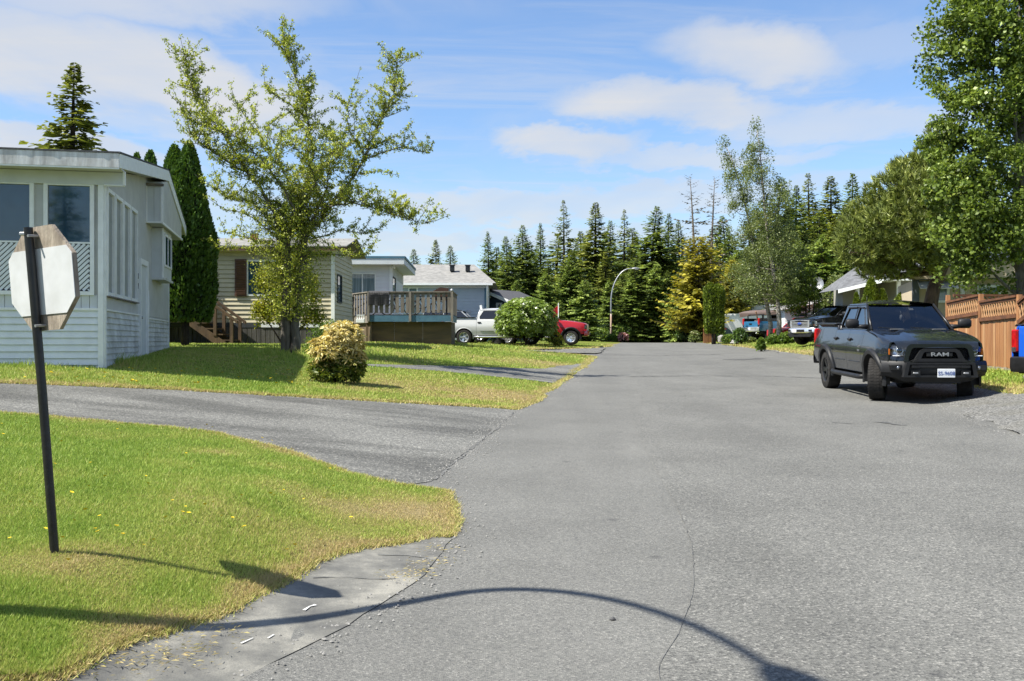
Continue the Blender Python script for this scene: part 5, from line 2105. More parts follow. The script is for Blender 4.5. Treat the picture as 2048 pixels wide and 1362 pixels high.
def pickup(loc, rz, body, label, group, spec):
 """crew-cab pickup; local x forward, y left, origin on the ground between the axles"""
 g = dict(wb=3.57, R=.415, tw=.285, track=.865, front=2.72, rear=-2.98, hw=1.0, sill=.52, belt=1.34, bed=1.44, hood=1.33, nose=1.17, roof=1.975,
    cowl=1.16, ws_top=.40, cab_rear=-1.12, door1=1.06, door2=-.02, style='rebel', flare=True, face='rebel', steer=0.0, interior=True, wheel_style='rebel', rear_detail=True, bed_open=True, flare_m='paint')
 g.update(spec)
 p = thing('pickup_truck', loc, rz, label, 'pickup truck', group)
 PM = PAINT[body]
 BLK = M_['vehicle_trim_black']
 PL = M_['vehicle_plastic']
 fa, ra = g['wb'] / 2, -g['wb'] / 2
 Rw = g['R']
 arch = Rw + .085
 hw = g['hw']

 def half(x):
  w = hw
  if x > fa + .15:
   w -= .16 * ((x - fa - .15) / (g['front'] - fa - .15)) ** 2.0
  if x < ra - .4:
   w -= .035 * ((ra - .4 - x) / 1.0) ** 2
  return w

 def bottom(x):
  z = g['sill']
  for c in (fa, ra):
   d = abs(x - c)
   if d < arch:
    z = max(z, Rw + math.sqrt(arch * arch - d * d))
  if x > fa + arch:
   z = max(z, .62)
  if x < ra - arch:
   z = max(z, .60)
  return z

 def topz(x):
  if x < g['cab_rear'] + .01:
   return g['bed']
  if x < g['door1']:
   return g['belt']
  t = (x - g['door1']) / (g['front'] - g['door1'])
  return g['belt'] + (g['nose'] - .045 - g['belt']) * t ** 1.7

 def prof(z):
  # vertical shape of the flank: tucked at the sill, fullest above the wheel, leaning in to the shoulder
  t = (z - .5) / .9
  return 1.0 - .055 * max(0, .28 - t) / .28 - .095 * max(0, (t - .50) / .50) ** 1.5 - .006 * math.sin(t * 9)

 def flank(x):
  z0, z1 = bottom(x), topz(x)
  w = half(x)
  out = []
  n = 11
  out.append((w * prof(z0) - .05, z0 + .004))
  for i in range(n + 1):
   z = z0 + (z1 - z0) * i / n
   out.append((w * prof(z), z))
  # shoulder turns in
  yt = w * prof(z1)
  for (dy, dz) in ((-.012, .018), (-.04, .030), (-.075, .034)):
   out.append((yt + dy, z1 + dz))
  if x > g['door1']:
   out.append((min(.80, yt - .09), z1 + .035))
  return out

 def panel(name, xa, xb, parent=p, m=PM):
  gap = .006
  st = []
  x = xa + gap
  while x < xb - gap:
   st.append(x)
   x += .045
  st.append(xb - gap)
  rows = skin(st, flank)
  res = []
  for s in (1, -1):
   rr = [[(q[0], q[1] * s, q[2]) for q in r] for r in rows]
   e0 = [(q[0] + .0, q[1] - s * .035, q[2]) for q in rr[0]]
   e1 = [(q[0] - .0, q[1] - s * .035, q[2]) for q in rr[-1]]
   b = MB()
   b.grid([e0] + rr + [e1])
   o = b.build(name, m, parent, True, None, None, 40)
   res.append(o)
  return res

 panel('bed_side', g['rear'] + .04, g['cab_rear'])
 rd = panel('door', g['cab_rear'], g['door2'])
 fd = panel('door', g['door2'], g['door1'])
 panel('front_fender', g['door1'], g['front'] - .17)
 # dark inner shell shows in the gaps and wheel wells
 b = MB()
 wi = hw - .12
 for (xa, xb) in ((ra + arch + .03, fa - arch - .03), (fa + arch + .02, g['front'] - .12), (g['rear'] + .12, ra - arch - .02)):
  tz = g['nose'] - .14 if xa > 0 and xb > fa else g['belt'] - .08
  ww = .62 if xa > 0 and xb > fa else wi
  b.box(((xa + xb) / 2, 0, (g['sill'] + tz) / 2), (xb - xa, 2 * ww, tz - g['sill']))
 for c in (fa, ra):
  tz = topz(c + arch) - .05
  b.box((c, 0, (Rw * 2 + .12 + tz) / 2), (2 * arch + .1, 2 * wi, tz - Rw * 2 - .12))
  b.box((c, 0, Rw + .2), (2 * arch, 2 * (g['track'] - g['tw'] / 2 - .05), .5))
 b.build('inner_body', M_['vehicle_underbody'], p)
 fb = MB()
 fb.box((0, 0, .44), (g['front'] - g['rear'] - 1.0, .9, .14))
 for c in (fa, ra):
  fb.tube([(c, -g['track'], Rw), (c, g['track'], Rw)], .05, 8)
 fb.lathe([(0, -.12), (.14, -.1), (.14, .1), (0, .12)], 12, 'y', (ra, 0, Rw))
 fb.build('chassis', M_['vehicle_underbody'], p)
 # bed floor, inner walls, tailgate
 xb0, xb1 = g['rear'] + .1, g['cab_rear'] - .04
 b = MB()
 b.box(((xb0 + xb1) / 2, 0, .93), (xb1 - xb0, 2 * hw - .3, .03))
 for s in (1, -1):
  b.box(((xb0 + xb1) / 2, s * (hw - .13), 1.16), (xb1 - xb0, .03, .5))
  b.box(((xb0 + xb1) / 2, s * (hw - .10), g['bed'] + .032), (xb1 - xb0, .11, .025))
 b.box((xb1, 0, 1.18), (.03, 2 * hw - .3, .52))
 b.build('bed_liner', BLK, p)
 if not g['bed_open']:
  MB().bbox(((xb0 + xb1) / 2, 0, g['bed'] + .05), (xb1 - xb0 + .05, 2 * hw - .14, .035), .012).build('bed_cover', BLK, p)
 tg = MB()
 tg.bbox((g['rear'] + .045, 0, (g['bed'] + .66) / 2 + .01), (.085, 2 * (hw - .185), g['bed'] - .64), .02)
 tgo = tg.build('tailgate', PM, p)
 slab('handle', tgo, BLK, (g['rear'] - .005, 0, g['bed'] - .14), (.02, .26, .09))
 for s in (1, -1):
  t = MB()
  t.bbox((g['rear'] + .05, s * (hw - .10), 1.17), (.12, .15, .46), .03)
  to = t.build('taillight', M_['lamp_red'], p)
  slab('reverse_lamp', to, M_['lamp_reflector'], (g['rear'] - .012, s * (hw - .10), 1.0), (.012, .09, .09))
 rb = MB()
 rows = []
 for i in range(17):
  y = -hw * .985 + 2 * hw * .985 * i / 16
  k = abs(y / hw) ** 4 * .12
  rows.append([(g['rear'] - .05 + k, y, .86), (g['rear'] - .12 + k, y, .83), (g['rear'] - .13 + k, y, .64), (g['rear'] - .09 + k, y, .55), (g['rear'] + .05 + k, y, .54)])
 rb.grid(rows)
 rbm = M_['chrome'] if g['face'] in ('ford', 'old') else PL
 rbo = rb.build('rear_bumper', rbm, p, True, None, None, 40)
 slab('number_plate', rbo, M_['plate_white'], (g['rear'] - .135, 0, .73), (.01, .30, .15))
 for s in (1, -1):
  MB().tube([(g['rear'] + .4, s * .62, .44), (g['rear'] - .06, s * .62, .46)], .045, 12).build('exhaust', M_['chrome'], p, True)

 # ---- cab glasshouse
 belt = g['belt'] + .03
 rz_ = g['roof'] - .09
 yb, yt = hw * prof(g['belt']) - .055, .70

 def ys(z):
  t = (z - belt) / (rz_ - belt)
  return yb + (yt - yb) * (t * .86 + .14 * t * t)
 fx0, fx1 = g['cowl'] + .06, g['ws_top']
 bx0, bx1 = g['cab_rear'] + .02, g['cab_rear'] + .17
 outline = [(fx0, belt - .03), (fx1 + .06, rz_ - .02), (fx1 - .05, rz_ + .03), (bx1 + .12, rz_ + .03), (bx1, rz_ - .03), (bx0, belt - .03)]
 mid = g['door2'] + .0
 wf = [(fx0 - .34, belt + .03), (fx1 + .01, rz_ - .075), (mid + .07, rz_ - .055), (mid + .05, belt + .02)]
 wr = [(mid - .06, belt + .02), (mid - .05, rz_ - .055), (bx1 + .20, rz_ - .06), (bx0 + .15, belt + .13), (bx0 + .16, belt + .02)]

 def cdt(poly, holes, step=.12):
  pts, edges = [], []
  for q in [poly] + holes:
   k = len(pts)
   dq = []
   for i in range(len(q)):
    a, c = q[i], q[(i + 1) % len(q)]
    L_ = math.hypot(c[0] - a[0], c[1] - a[1])
    m = max(1, int(L_ / step))
    dq += [(a[0] + (c[0] - a[0]) * j / m, a[1] + (c[1] - a[1]) * j / m) for j in range(m)]
   pts += [Vector(v) for v in dq]
   edges += [(k + i, k + (i + 1) % len(dq)) for i in range(len(dq))]
  v, e, f, *_ = delaunay_2d_cdt(pts, edges, [], 1, 1e-5)
  f = [q for q in f if not any(in_poly(h_, np.array([sum(v[i].x for i in q) / len(q)]), np.array([sum(v[i].y for i in q) / len(q)]))[0] for h_ in holes)]
  return v, f
 v, f = cdt(outline, [wf, wr])
 for s in (1, -1):
  b = MB()
  b.add([(q.x, s * ys(q.y), q.y) for q in v], f)
  b.add([(q.x, s * (ys(q.y) - .05), q.y) for q in v], f)
  b.build('cab_frame', PM, p, True, None, None, 30)
  for (wp, dr) in ((wf, fd), (wr, rd)):
   v2, f2 = cdt(wp, [])
   gl = MB().add([(q.x, s * (ys(q.y) - .014), q.y) for q in v2], f2)
   gl.build('window', MATS['vehicle_glass_tint'], dr[0 if s > 0 else 1], True)
   # rubber seal round the glass
   sl = MB()
   pts = [(q[0], s * (ys(q[1]) + .002), q[1]) for q in wp] + [(wp[0][0], s * (ys(wp[0][1]) + .002), wp[0][1])]
   sl.tube(pts, .011, 5)
   sl.build('window_seal', BLK, dr[0 if s > 0 else 1])
  if g['face'] == 'rebel':
   vz = MB()
   vz.tube([(mid - .05, s * (ys(rz_ - .05) + .02), rz_ - .045), (bx1 + .2, s * (ys(rz_ - .06) + .02), rz_ - .05)], .018, 6)
   vz.tube([(fx1 + .02, s * (ys(rz_ - .07) + .02), rz_ - .065), (mid + .07, s * (ys(rz_ - .05) + .02), rz_ - .045)], .018, 6)
   vz.build('wind_deflector', BLK, p)
 # windscreen, rear glass, roof
 def curved(x0, z0, y0, x1, z1, y1, bow, n=14, m=8):
  rows = []
  for i in range(m + 1):
   t = i / m
   r = []
   for j in range(n + 1):
    u = -1 + 2 * j / n
    r.append((x0 + (x1 - x0) * t + bow * (1 - u * u) * (1 - .3 * t), u * (y0 + (y1 - y0) * t), z0 + (z1 - z0) * t + .012 * math.sin(math.pi * t)))
   rows.append(r)
  return rows
 MB().grid(curved(fx0 - .02, belt - .01, yb - .05, fx1 + .05, rz_ + .0, yt - .03, .13)).build('windshield', MATS['vehicle_glass'], p, True)
 MB().grid(curved(bx0 + .01, belt, yb - .06, bx1 - .01, rz_ - .01, yt - .05, -.04)).build('rear_window', MATS['vehicle_glass_tint'], p, True)
 for s in (1, -1):
  for q0, q1, rd_ in (((fx0 + .0, s * (yb - .03), belt), (fx1 + .07, s * (yt - .005), rz_ + .005), .028), ((bx0, s * (yb - .04), belt), (bx1, s * (yt - .02), rz_), .03)):
   MB().tube([q0, q1], rd_, 6).build('pillar', BLK if g['face'] == 'rebel' else PM, p, True)
 rows = []
 nx = 16
 for i in range(nx + 1):
  t = i / nx
  x = fx1 + .075 + (bx1 - .03 - fx1 - .075) * t
  crown = .095 * math.sin(math.pi * (t * .82 + .13)) ** .7
  r = []
  for j in range(17):
   u = -1 + 2 * j / 16
   bow = .13 * (1 - .3) * (1 - u * u) * max(0, 1 - t * 5) - .04 * (1 - u * u) * max(0, (t - .85) / .15) * .7
   y = u * (yt + .02)
   z = rz_ + .012 + crown * (1 - abs(u) ** 2.6)
   if abs(u) > .99:
    z -= .01
   r.append((x + bow, y, z))
  rows.append(r)
 MB().grid(rows).build('roof', PM, p, True)
 hd = MB()
 hd.box(((fx1 + bx1) / 2, 0, rz_ - .02), (fx1 - bx1 - .1, 2 * yt - .16, .02))
 hd.build('headliner', M_['seat_cloth'], p)
 # ---- hood
 x0, x1 = g['cowl'] + .02, g['front'] - .05
 rows = []
 for i in range(25):
  t = i / 24
  x = x0 + (x1 - x0) * t
  zc = g['hood'] + .045 + (g['nose'] + .01 - g['hood'] - .045) * t ** 1.9
  drop = .10 * max(0, (t - .93) / .07) ** 1.6
  r = []
  for j in range(29):
   u = -1 + 2 * j / 28
   yw = min(.80, half(x) * prof(topz(x)) - .09) + .012
   y = u * yw
   edge = topz(x) + .034
   crown = (zc - edge) * (1 - u * u) ** .6 if zc > edge else 0
   bul = .028 * (smoothstep((.60 - abs(u)) / .10)) * (1 - .5 * t)
   r.append((x + .10 * (1 - u * u) * t, y, edge + crown + bul - drop))
  rows.append(r)
 ho = MB().grid(rows).build('hood', PM, p, True)
 cw = MB()
 cw.grid([[(g['cowl'] + .03, y, belt + .005) for y in lin(-.78, .78, 8)], [(g['cowl'] + .2, y, belt - .02) for y in lin(-.78, .78, 8)]])
 for s in (-.35, .30):
  cw.tube([(g['cowl'] + .16, s + .2, belt + .015), (g['cowl'] + .08, s - .35, belt + .05)], .010, 5)
 cw.build('wiper_cowl', BLK, p)
 if g['face'] == 'rebel':
  for s in (1, -1):
   v_ = MB()
   v_.bbox((1.55, s * .42, g['hood'] + .052), (.15, .30, .02), .008, (0, R(6), 0))
   vo = v_.build('hood_vent', BLK, ho)
   for k in range(4):
    slab('louvre', ho, M_['galvanised'], (1.50 + k * .034, s * .42, g['hood'] + .062 - k * .003), (.012, .26, .008), (0, R(20), 0))
 # ---- doors: handles, mirrors, steps
 for (drs, hx) in ((fd, g['door2'] + .16), (rd, g['cab_rear'] + .16)):
  for k, s in ((0, 1), (1, -1)):
   b = MB()
   yz = half(hx) * prof(1.19)
   b.bbox((hx, s * (yz + .028), 1.20), (.21, .035, .045), .015)
   b.bbox((hx + .0, s * (yz + .006), 1.185), (.17, .02, .09), .01)
   b.build('door_handle', BLK if g['face'] != 'ford' else PM, drs[k])
   b = MB()
   cx = hx + .42
   b.bbox((cx, s * (half(cx) * prof(.74) + .004), .735), (.78 if drs is fd else .72, .018, .012), .004)
   b.build('door_crease', BLK, drs[k])
 for s in (1, -1):
  b = MB()
  mx, mz = fx0 - .24, belt + .13
  b.bbox((mx, s * (yb + .30), mz), (.13, .27, .20), .045)
  mo = b.build('mirror', PL if g['face'] != 'ram_old' else BLK, p, True, None, None, 50)
  MB().tube([(mx + .02, s * (yb - .01), mz - .07), (mx + .01, s * (yb + .2), mz - .06)], [.055, .04], 8).build('mirror_arm', PL, mo, True)
  slab('mirror_glass', mo, M_['lamp_reflector'], (mx - .064, s * (yb + .30), mz), (.008, .22, .15))
  b = MB()
  y = s * (hw + .02)
  b.tube([(g['door1'] + .15, y - s * .05, .44), (g['door1'] - .05, y, .43), (g['cab_rear'] + .15, y, .43), (g['cab_rear'] - .1, y - s * .05, .44)], .052, 10)
  b.build('running_board', PL if g['face'] != 'ram_old' else M_['chrome'], p, True)
  br = MB()
  for xx in (g['door1'] - .1, g['door2'], g['cab_rear'] + .25):
   br.tube([(xx, y, .43), (xx, s * .6, .50)], .02, 6)
  br.build('step_bracket', M_['vehicle_underbody'], p)
 # ---- wheel arches
 for c in (fa, ra):
  for s in (1, -1):
   rows = []
   for i in range(25):
    a = -.18 + (math.pi + .36) * i / 24
    ro, ri2 = arch + (.10 if g['flare'] else .02), arch - .012
    pr = .055 if g['flare'] else .012
    y0 = min(half(c + ro * math.cos(a)), hw)
    pz = lambda r_: Rw + r_ * math.sin(a)
    row = []
    for (r_, dy) in ((ro, -.004), (ro - .012, pr * .6), (ro - .04, pr), (ri2, pr * .75), (ri2 - .006, -.12)):
     zq = pz(r_)
     row.append((c + r_ * math.cos(a), s * (y0 * prof(max(.5, min(zq, 1.3))) + dy), zq))
    rows.append(row)
   b = MB().grid(rows)
   b.build('fender_flare', PM if g['flare_m'] == 'paint' else PL, p, True, None, None, 50)
 for s in (1, -1):
  slab('mud_flap', p, BLK, (ra - arch + .0, s * (hw - .13), .52), (.015, .26, .42))
 for x in (fa, ra):
  for s in (1, -1):
   add_wheel(p, x, s, Rw, g['tw'], g['track'], g['wheel_style'], g['steer'] if x > 0 else 0.0)
 # ---- cabin
 if g['interior']:
  it = MB()
  it.bbox((g['cowl'] - .28, 0, belt - .07), (.5, 1.5, .16), .05)
  it.build('dashboard', M_['seat_cloth'], p)
  for (x, ys_) in ((.12, (.42, -.42)), (-.80, (.42, -.42))):
   for y in ys_:
    st = MB()
    st.bbox((x - .15, y, 1.12), (.14, .5, .62), .05, (0, R(-12), 0))
    st.bbox((x - .24, y, 1.53), (.11, .27, .19), .04, (0, R(-8), 0))
    st.bbox((x + .15, y, .92), (.52, .5, .16), .05)
    st.build('seat', M_['seat_cloth'], p)
  sw = MB()
  cxx = g['cowl'] - .52
  pts = []
  for i in range(25):
   a = 2 * math.pi * i / 24
   pts.append((cxx + .19 * math.sin(a) * .35, .40 + .19 * math.cos(a), belt + .0 + .19 * math.sin(a) * .93))
  sw.tube(pts, .014, 6, False)
  sw.tube([(cxx, .22, belt), (cxx, .58, belt)], .014, 6)
  sw.tube([(cxx, .40, belt), (cxx + .25, .40, belt - .12)], .02, 6)
  sw.build('steering_wheel', BLK, p, True)
  mr = MB().bbox((fx1 + .10, 0, rz_ - .12), (.03, .24, .08), .02)
  mr.build('inner_mirror', M_['lamp_reflector'], p)
 FACES[g['face']](p, g, PM, BLK, PL, half, topz, prof)
 return p

def mirror_y(pts):
 return [(-a, b) for (a, b) in pts][::-1]

def face_rebel(p, g, PM, BLK, PL, half, topz, prof):
 F = g['front']
 # headlamps: housing wraps from the nose into the fender
 for s in (1, -1):
  rows_h, rows_l = [], []
  for i in range(9):
   t = i / 8
   y = .60 + .33 * t
   x = F - .02 - .26 * t ** 2.2
   zt = g['nose'] - .055 + .02 * t
   zb = .90 + .03 * t
   rows_h.append([(x - .05, s * y, zt), (x - .12, s * y, (zt + zb) / 2), (x - .05, s * y, zb)])
   rows_l.append([(x - .03, s * y, zt), (x - .0, s * y, zt - .03), (x + .005, s * y, (zt + zb) / 2), (x, s * y, zb + .03), (x - .03, s * y, zb)])
  h = MB().grid(rows_h).build('headlight', M_['lamp_reflector'], p, True)
  b = MB()
  b.lathe([(.075, 0), (.062, .03), (.05, .012), (.0, .0)], 20, 'x', (F - .115, s * .70, 1.02))
  b.build('projector', M_['chrome'], h, True)
  b = MB().lathe([(.048, 0), (.035, .03), (.0, .04)], 16, 'x', (F - .11, s * .70, 1.02))
  b.build('projector_lens', BLK, h, True)
  b = MB().bbox((F - .20, s * .865, 1.0), (.03, .07, .13), .01, (0, 0, s * R(-35)))
  b.build('turn_signal', M_['lamp_amber'], h)
  b = MB().bbox((F - .07, s * .72, .925), (.03, .25, .018), .005)
  b.build('light_strip', M_['plate_white'], h)
  MB().grid(rows_l).build('lens', MATS['lamp_lens'], h, True)
  # painted cheek below the lamp and closing piece behind
  rows = []
  for i in range(9):
   t = i / 8
   y = .56 + .385 * t
   x = F - .02 - .27 * t ** 2.2
   rows.append([(x - .03, s * y, .905 + .03 * t), (x - .005, s * y, .89), (x - .01, s * y, .80)])
  MB().grid(rows).build('lamp_cheek', PM, p, True)
  rows = []
  for i in range(9):
   t = i / 8
   y = .60 + .33 * t
   x = F - .03 - .26 * t ** 2.2
   rows.append([(x - .16, s * (y + .02), g['nose'] - .015), (x - .06, s * y, g['nose'] - .022 + .01 * t), (x - .03, s * y, g['nose'] - .055 + .02 * t)])
  MB().grid(rows).build('lamp_brow', PM, p, True)
 # grille: bold dark surround, honeycomb, cross-brace with letters
 def rr(pts, r=.05, n=4):
  out = []
  m = len(pts)
  for i in range(m):
   a, b_, c = Vector(pts[i - 1]), Vector(pts[i]), Vector(pts[(i + 1) % m])
   u, v = (a - b_).normalized(), (c - b_).normalized()
   q0, q1 = b_ + u * r, b_ + v * r
   for k in range(n + 1):
    t = k / n
    out.append(tuple((q0 * (1 - t) ** 2 + b_ * 2 * t * (1 - t) + q1 * t * t)))
  return out
 outer = rr([(-.60, 1.155), (.60, 1.155), (.685, .80), (-.685, .80)], .09)
 inner = rr([(-.515, 1.085), (.515, 1.085), (.60, .82), (-.60, .82)], .06)
 b = MB()
 b.ring(outer, inner, 'x', F - .12, F + .035)
 b.build('grille_surround', paint('paint_black', (0.010, 0.013, 0.018)), p, True, None, None, 35)
 b = MB()
 b.prism(inner, 'x', F - .10, F - .06)
 b.build('grille_back', M_['vehicle_underbody'], p)
 # honeycomb bars
 b = MB()
 for i in range(23):
  for j in range(6):
   y = -.55 + i * .05
   z = .85 + j * .043 + (.0215 if i % 2 else 0)
   if z < 1.07:
    b.bbox((F - .045, y, z), (.02, .030, .012), .004)
    b.bbox((F - .045, y + .025, z + .0215), (.02, .008, .03), .003)
 o = b.build('grille_mesh', PL, p)
 o['kind'] = 'stuff'
 # arch-shaped brace
 br_o = [(-.56, .825), (-.47, .86), (-.37, 1.03), (-.30, 1.065), (.30, 1.065), (.37, 1.03), (.47, .86), (.56, .825)]
 br_i = [(-.40, .825), (-.36, .86), (-.305, .985), (-.27, 1.005), (.27, 1.005), (.305, .985), (.36, .86), (.40, .825)]
 b = MB()
 n = len(br_o)
 for i in range(n - 1):
  q = [br_o[i], br_o[i + 1], br_i[i + 1], br_i[i]]
  b.prism(q, 'x', F - .03, F + .055)
 b.build('grille_brace', PL, p)
 b = MB().bbox((F + .02, 0, .955), (.05, .50, .095), .015)
 bo = b.build('badge_bar', BLK, p)
 text_mesh('badge_letters', 'RAM', .105, .008, M_['letter_silver'], p, (F + .052, 0, .955), (R(90), 0, R(90)), .001).scale = (1.62, 1, 1)
 # bumper
 rows = []
 for i in range(33):
  u = -1 + 2 * i / 32
  y = u * (g['hw'] + .005)
  k = .34 * abs(u) ** 3.2
  f = F + .10
  up = .10 * smoothstep((abs(u) - .55) / .35)
  rows.append([(f - .20 - k, y, .83), (f - .05 - k, y, .82), (f - .01 - k, y, .77), (f - .0 - k, y, .66), (f - .015 - k, y, .60), (f - .045 - k, y, .50 + up), (f - .10 - k, y, .43 + up), (f - .25 - k, y, .41 + up)])
 bp = MB().grid(rows).build('front_bumper', PL, p, True, None, None, 32)
 b = MB()
 b.prism([(-.52, .815), (.52, .815), (.44, .875), (-.44, .875)], 'x', F - .10, F + .085)
 b.build('bumper_step', PL, bp)
 b = MB()
 b.bbox((F + .092, 0, .725), (.04, .98, .055), .01)
 b.build('intake', BLK, bp)
 b = MB()
 b.ring([(-.64, .80), (.64, .80), (.70, .52), (-.70, .52)], [(-.58, .765), (.58, .765), (.62, .555), (-.62, .555)], 'x', F + .0, F + .112)
 b.build('bumper_bar', PL, bp)
 for s in (1, -1):
  slab('tow_slot', bp, BLK, (F + .098, s * .47, .60), (.03, .17, .095))
  MB().bbox((F + .112, s * .47, .60), (.04, .10, .03), .01).build('tow_hook', M_['galvanised'], bp)
  slab('marker', bp, PL, (F + .108, s * .47, .725), (.03, .15, .045))
  b = MB()
  b.prism([(s * .70, .755), (s * .90, .745), (s * .88, .655), (s * .72, .65)] if s > 0 else [(s * .70, .755), (s * .72, .65), (s * .88, .655), (s * .90, .745)], 'x', F - .16, F + .0)
  b.build('fog_recess', BLK, bp)
  MB().lathe([(.035, 0), (.03, .02), (0, .025)], 12, 'x', (F - .015, s * .76, .70)).build('fog_lamp', M_['lamp_reflector'], bp, True)
 pl = MB().bbox((F + .118, .10, .60), (.012, .33, .165), .005).build('licence_plate', M_['plate_white'], p)
 pl['label'] = 'white licence plate with blue characters SS-9608'
 text_mesh('plate_characters', 'SS-9608', .098, .003, M_['plate_blue'], pl, (F + .1255, .10, .594), (R(90), 0, R(90)), 0.0)
 b = MB()
 b.prism([(-.5, .50), (.5, .50), (.42, .40), (-.42, .40)], 'x', F - .25, F - .02)
 b.build('skid_plate', PL, p)
 # side lettering on the door by the fender and tall aerial
 for s in (1, -1):
  if s < 0:
   a = text_mesh('door_decal', 'RAM', .075, .002, M_['letter_silver'], p, (.90, s * (half(.90) * prof(1.06) + .006), 1.06), (R(90), 0, 0))
   a = text_mesh('door_decal', '1500', .065, .002, M_['letter_silver'], p, (.90, s * (half(.90) * prof(.99) + .006), .975), (R(90), 0, 0))
  else:
   a = text_mesh('door_decal', 'RAM', .075, .002, M_['letter_silver'], p, (.90, s * (half(.90) * prof(1.06) + .006), 1.06), (R(90), 0, R(180)))
 b = MB()
 b.tube([(1.22, -.87, 1.37), (1.16, -.885, 1.62), (1.12, -.89, 1.98), (1.10, -.89, 2.14)], [.012, .007, .005, .003], 6)
 b.lathe([(.03, -.02), (.028, .03), (.012, .05)], 10, 'z', (1.22, -.87, 1.35))
 b.build('aerial', BLK, p, True)
 # ornament hung on the mirror and permit on the glass
 MB().tube([(g['ws_top'] + .16, -.02, g['roof'] - .22), (g['ws_top'] + .2, -.02, g['roof'] - .32)], .004, 4).lathe([(0, .04), (.03, .02), (.035, -.03), (.02, -.09), (0, -.10)], 8, 'z', (g['ws_top'] + .2, -.02, g['roof'] - .34)).build('hanging_charm', M_['plate_white'], p, True)
 slab('windshield_sticker', p, M_['plate_white'], (g['ws_top'] + .21, .18, g['roof'] - .19), (.01, .09, .06), (0, R(-50), 0))

def face_ford(p, g, PM, BLK, PL, half, topz, prof):
 F = g['front']
 CH = M_['chrome']
 b = MB().prism([(-.60, .84), (.60, .84), (.62, 1.16), (-.62, 1.16)], 'x', F - .16, F - .05)
 b.build('grille_back', M_['vehicle_underbody'], p)
 b = MB()
 b.ring([(-.62, .82), (.62, .82), (.66, 1.0), (.63, 1.20), (-.63, 1.20), (-.66, 1.0)], [(-.55, .87), (.55, .87), (.585, 1.0), (.56, 1.15), (-.56, 1.15), (-.585, 1.0)], 'x', F - .08, F + .03)
 b.build('grille_surround', CH, p)
 for z in (.905, .965, 1.03, 1.09):
  slab('grille_bar', p, CH, (F - .01, 0, z), (.05, 1.12, .034))
 for y in (-.57, .57):
  slab('grille_bar', p, CH, (F + .0, y, 1.0), (.05, .05, .27))
 MB().lathe([(0, .02), (.06, .02), (.07, 0)], 24, 'x', (F + .035, 0, 1.03)).build('oval_badge', M_['plate_blue'], p, True).scale = (1, 2.0, 1)
 for s in (1, -1):
  h = MB().bbox((F - .13, s * .80, 1.03), (.14, .32, .29), .03).build('headlight', M_['lamp_reflector'], p)
  slab('turn_signal', h, M_['lamp_amber'], (F - .055, s * .90, .96), (.01, .06, .07))
  MB().bbox((F - .11, s * .80, 1.03), (.13, .33, .30), .03).build('lens', MATS['lamp_lens'], h)
  slab('lamp_brow', p, PM, (F - .16, s * .80, 1.195), (.18, .36, .03))
 rows = []
 for i in range(25):
  u = -1 + 2 * i / 24
  y = u * g['hw']
  k = .28 * abs(u) ** 3
  rows.append([(F - .1 - k, y, .82), (F + .07 - k, y, .81), (F + .10 - k, y, .76), (F + .10 - k, y, .62), (F + .06 - k, y, .575), (F - .1 - k, y, .57)])
 bp = MB().grid(rows).build('front_bumper', CH, p, True, None, None, 35)
 slab('bumper_insert', bp, BLK, (F + .10, 0, .69), (.02, .75, .12))
 for s in (1, -1):
  slab('fog_recess', bp, BLK, (F - .0, s * .70, .70), (.12, .14, .09))
 MB().prism([(-.86, .57), (.86, .57), (.72, .40), (-.72, .40)], 'x', F - .15, F + .03).build('valance', PL, p)
 slab('licence_plate', bp, M_['plate_white'], (F + .118, -.28, .69), (.01, .30, .15))

def face_old(p, g, PM, BLK, PL, half, topz, prof):
 F = g['front']
 CH = M_['chrome']
 b = MB().prism([(-.50, .82), (.50, .82), (.56, 1.14), (-.56, 1.14)], 'x', F - .14, F - .03)
 b.build('grille_back', BLK, p)
 b = MB()
 b.ring([(-.52, .80), (.52, .80), (.60, 1.17), (-.60, 1.17)], [(-.46, .85), (.46, .85), (.53, 1.11), (-.53, 1.11)], 'x', F - .08, F + .03)
 b.build('grille_surround', CH if g['face'] == 'ram_old' else PM, p)
 slab('grille_bar', p, CH, (F + .01, 0, .98), (.03, .96, .05))
 slab('grille_bar', p, CH, (F + .01, 0, .98), (.034, .05, .28))
 for s in (1, -1):
  h = MB().bbox((F - .13, s * .74, 1.0), (.16, .28, .26), .05).build('headlight', M_['lamp_reflector'], p)
  MB().bbox((F - .12, s * .74, 1.0), (.15, .29, .27), .05).build('lens', MATS['lamp_lens'], h)
  slab('lamp_brow', p, PM, (F - .16, s * .72, 1.145), (.18, .34, .03))
  slab('lamp_cheek', p, PM, (F - .13, s * .74, .845), (.16, .34, .06))
 rows = []
 for i in range(25):
  u = -1 + 2 * i / 24
  y = u * g['hw']
  k = .26 * abs(u) ** 3
  rows.append([(F - .1 - k, y, .82), (F + .05 - k, y, .81), (F + .09 - k, y, .74), (F + .08 - k, y, .56), (F + .02 - k, y, .50), (F - .1 - k, y, .49)])
 bp = MB().grid(rows).build('front_bumper', PM, p, True, None, None, 35)
 slab('number_plate', bp, M_['plate_white'], (F + .10, 0, .66), (.01, .30, .15))

FACES = dict(rebel=face_rebel, ford=face_ford, old=face_old, ram_old=face_old)

def heading(v):
 return math.atan2(v[1], v[0])

def on_ground(x, y):
 return (x, y, terrain(x, y))

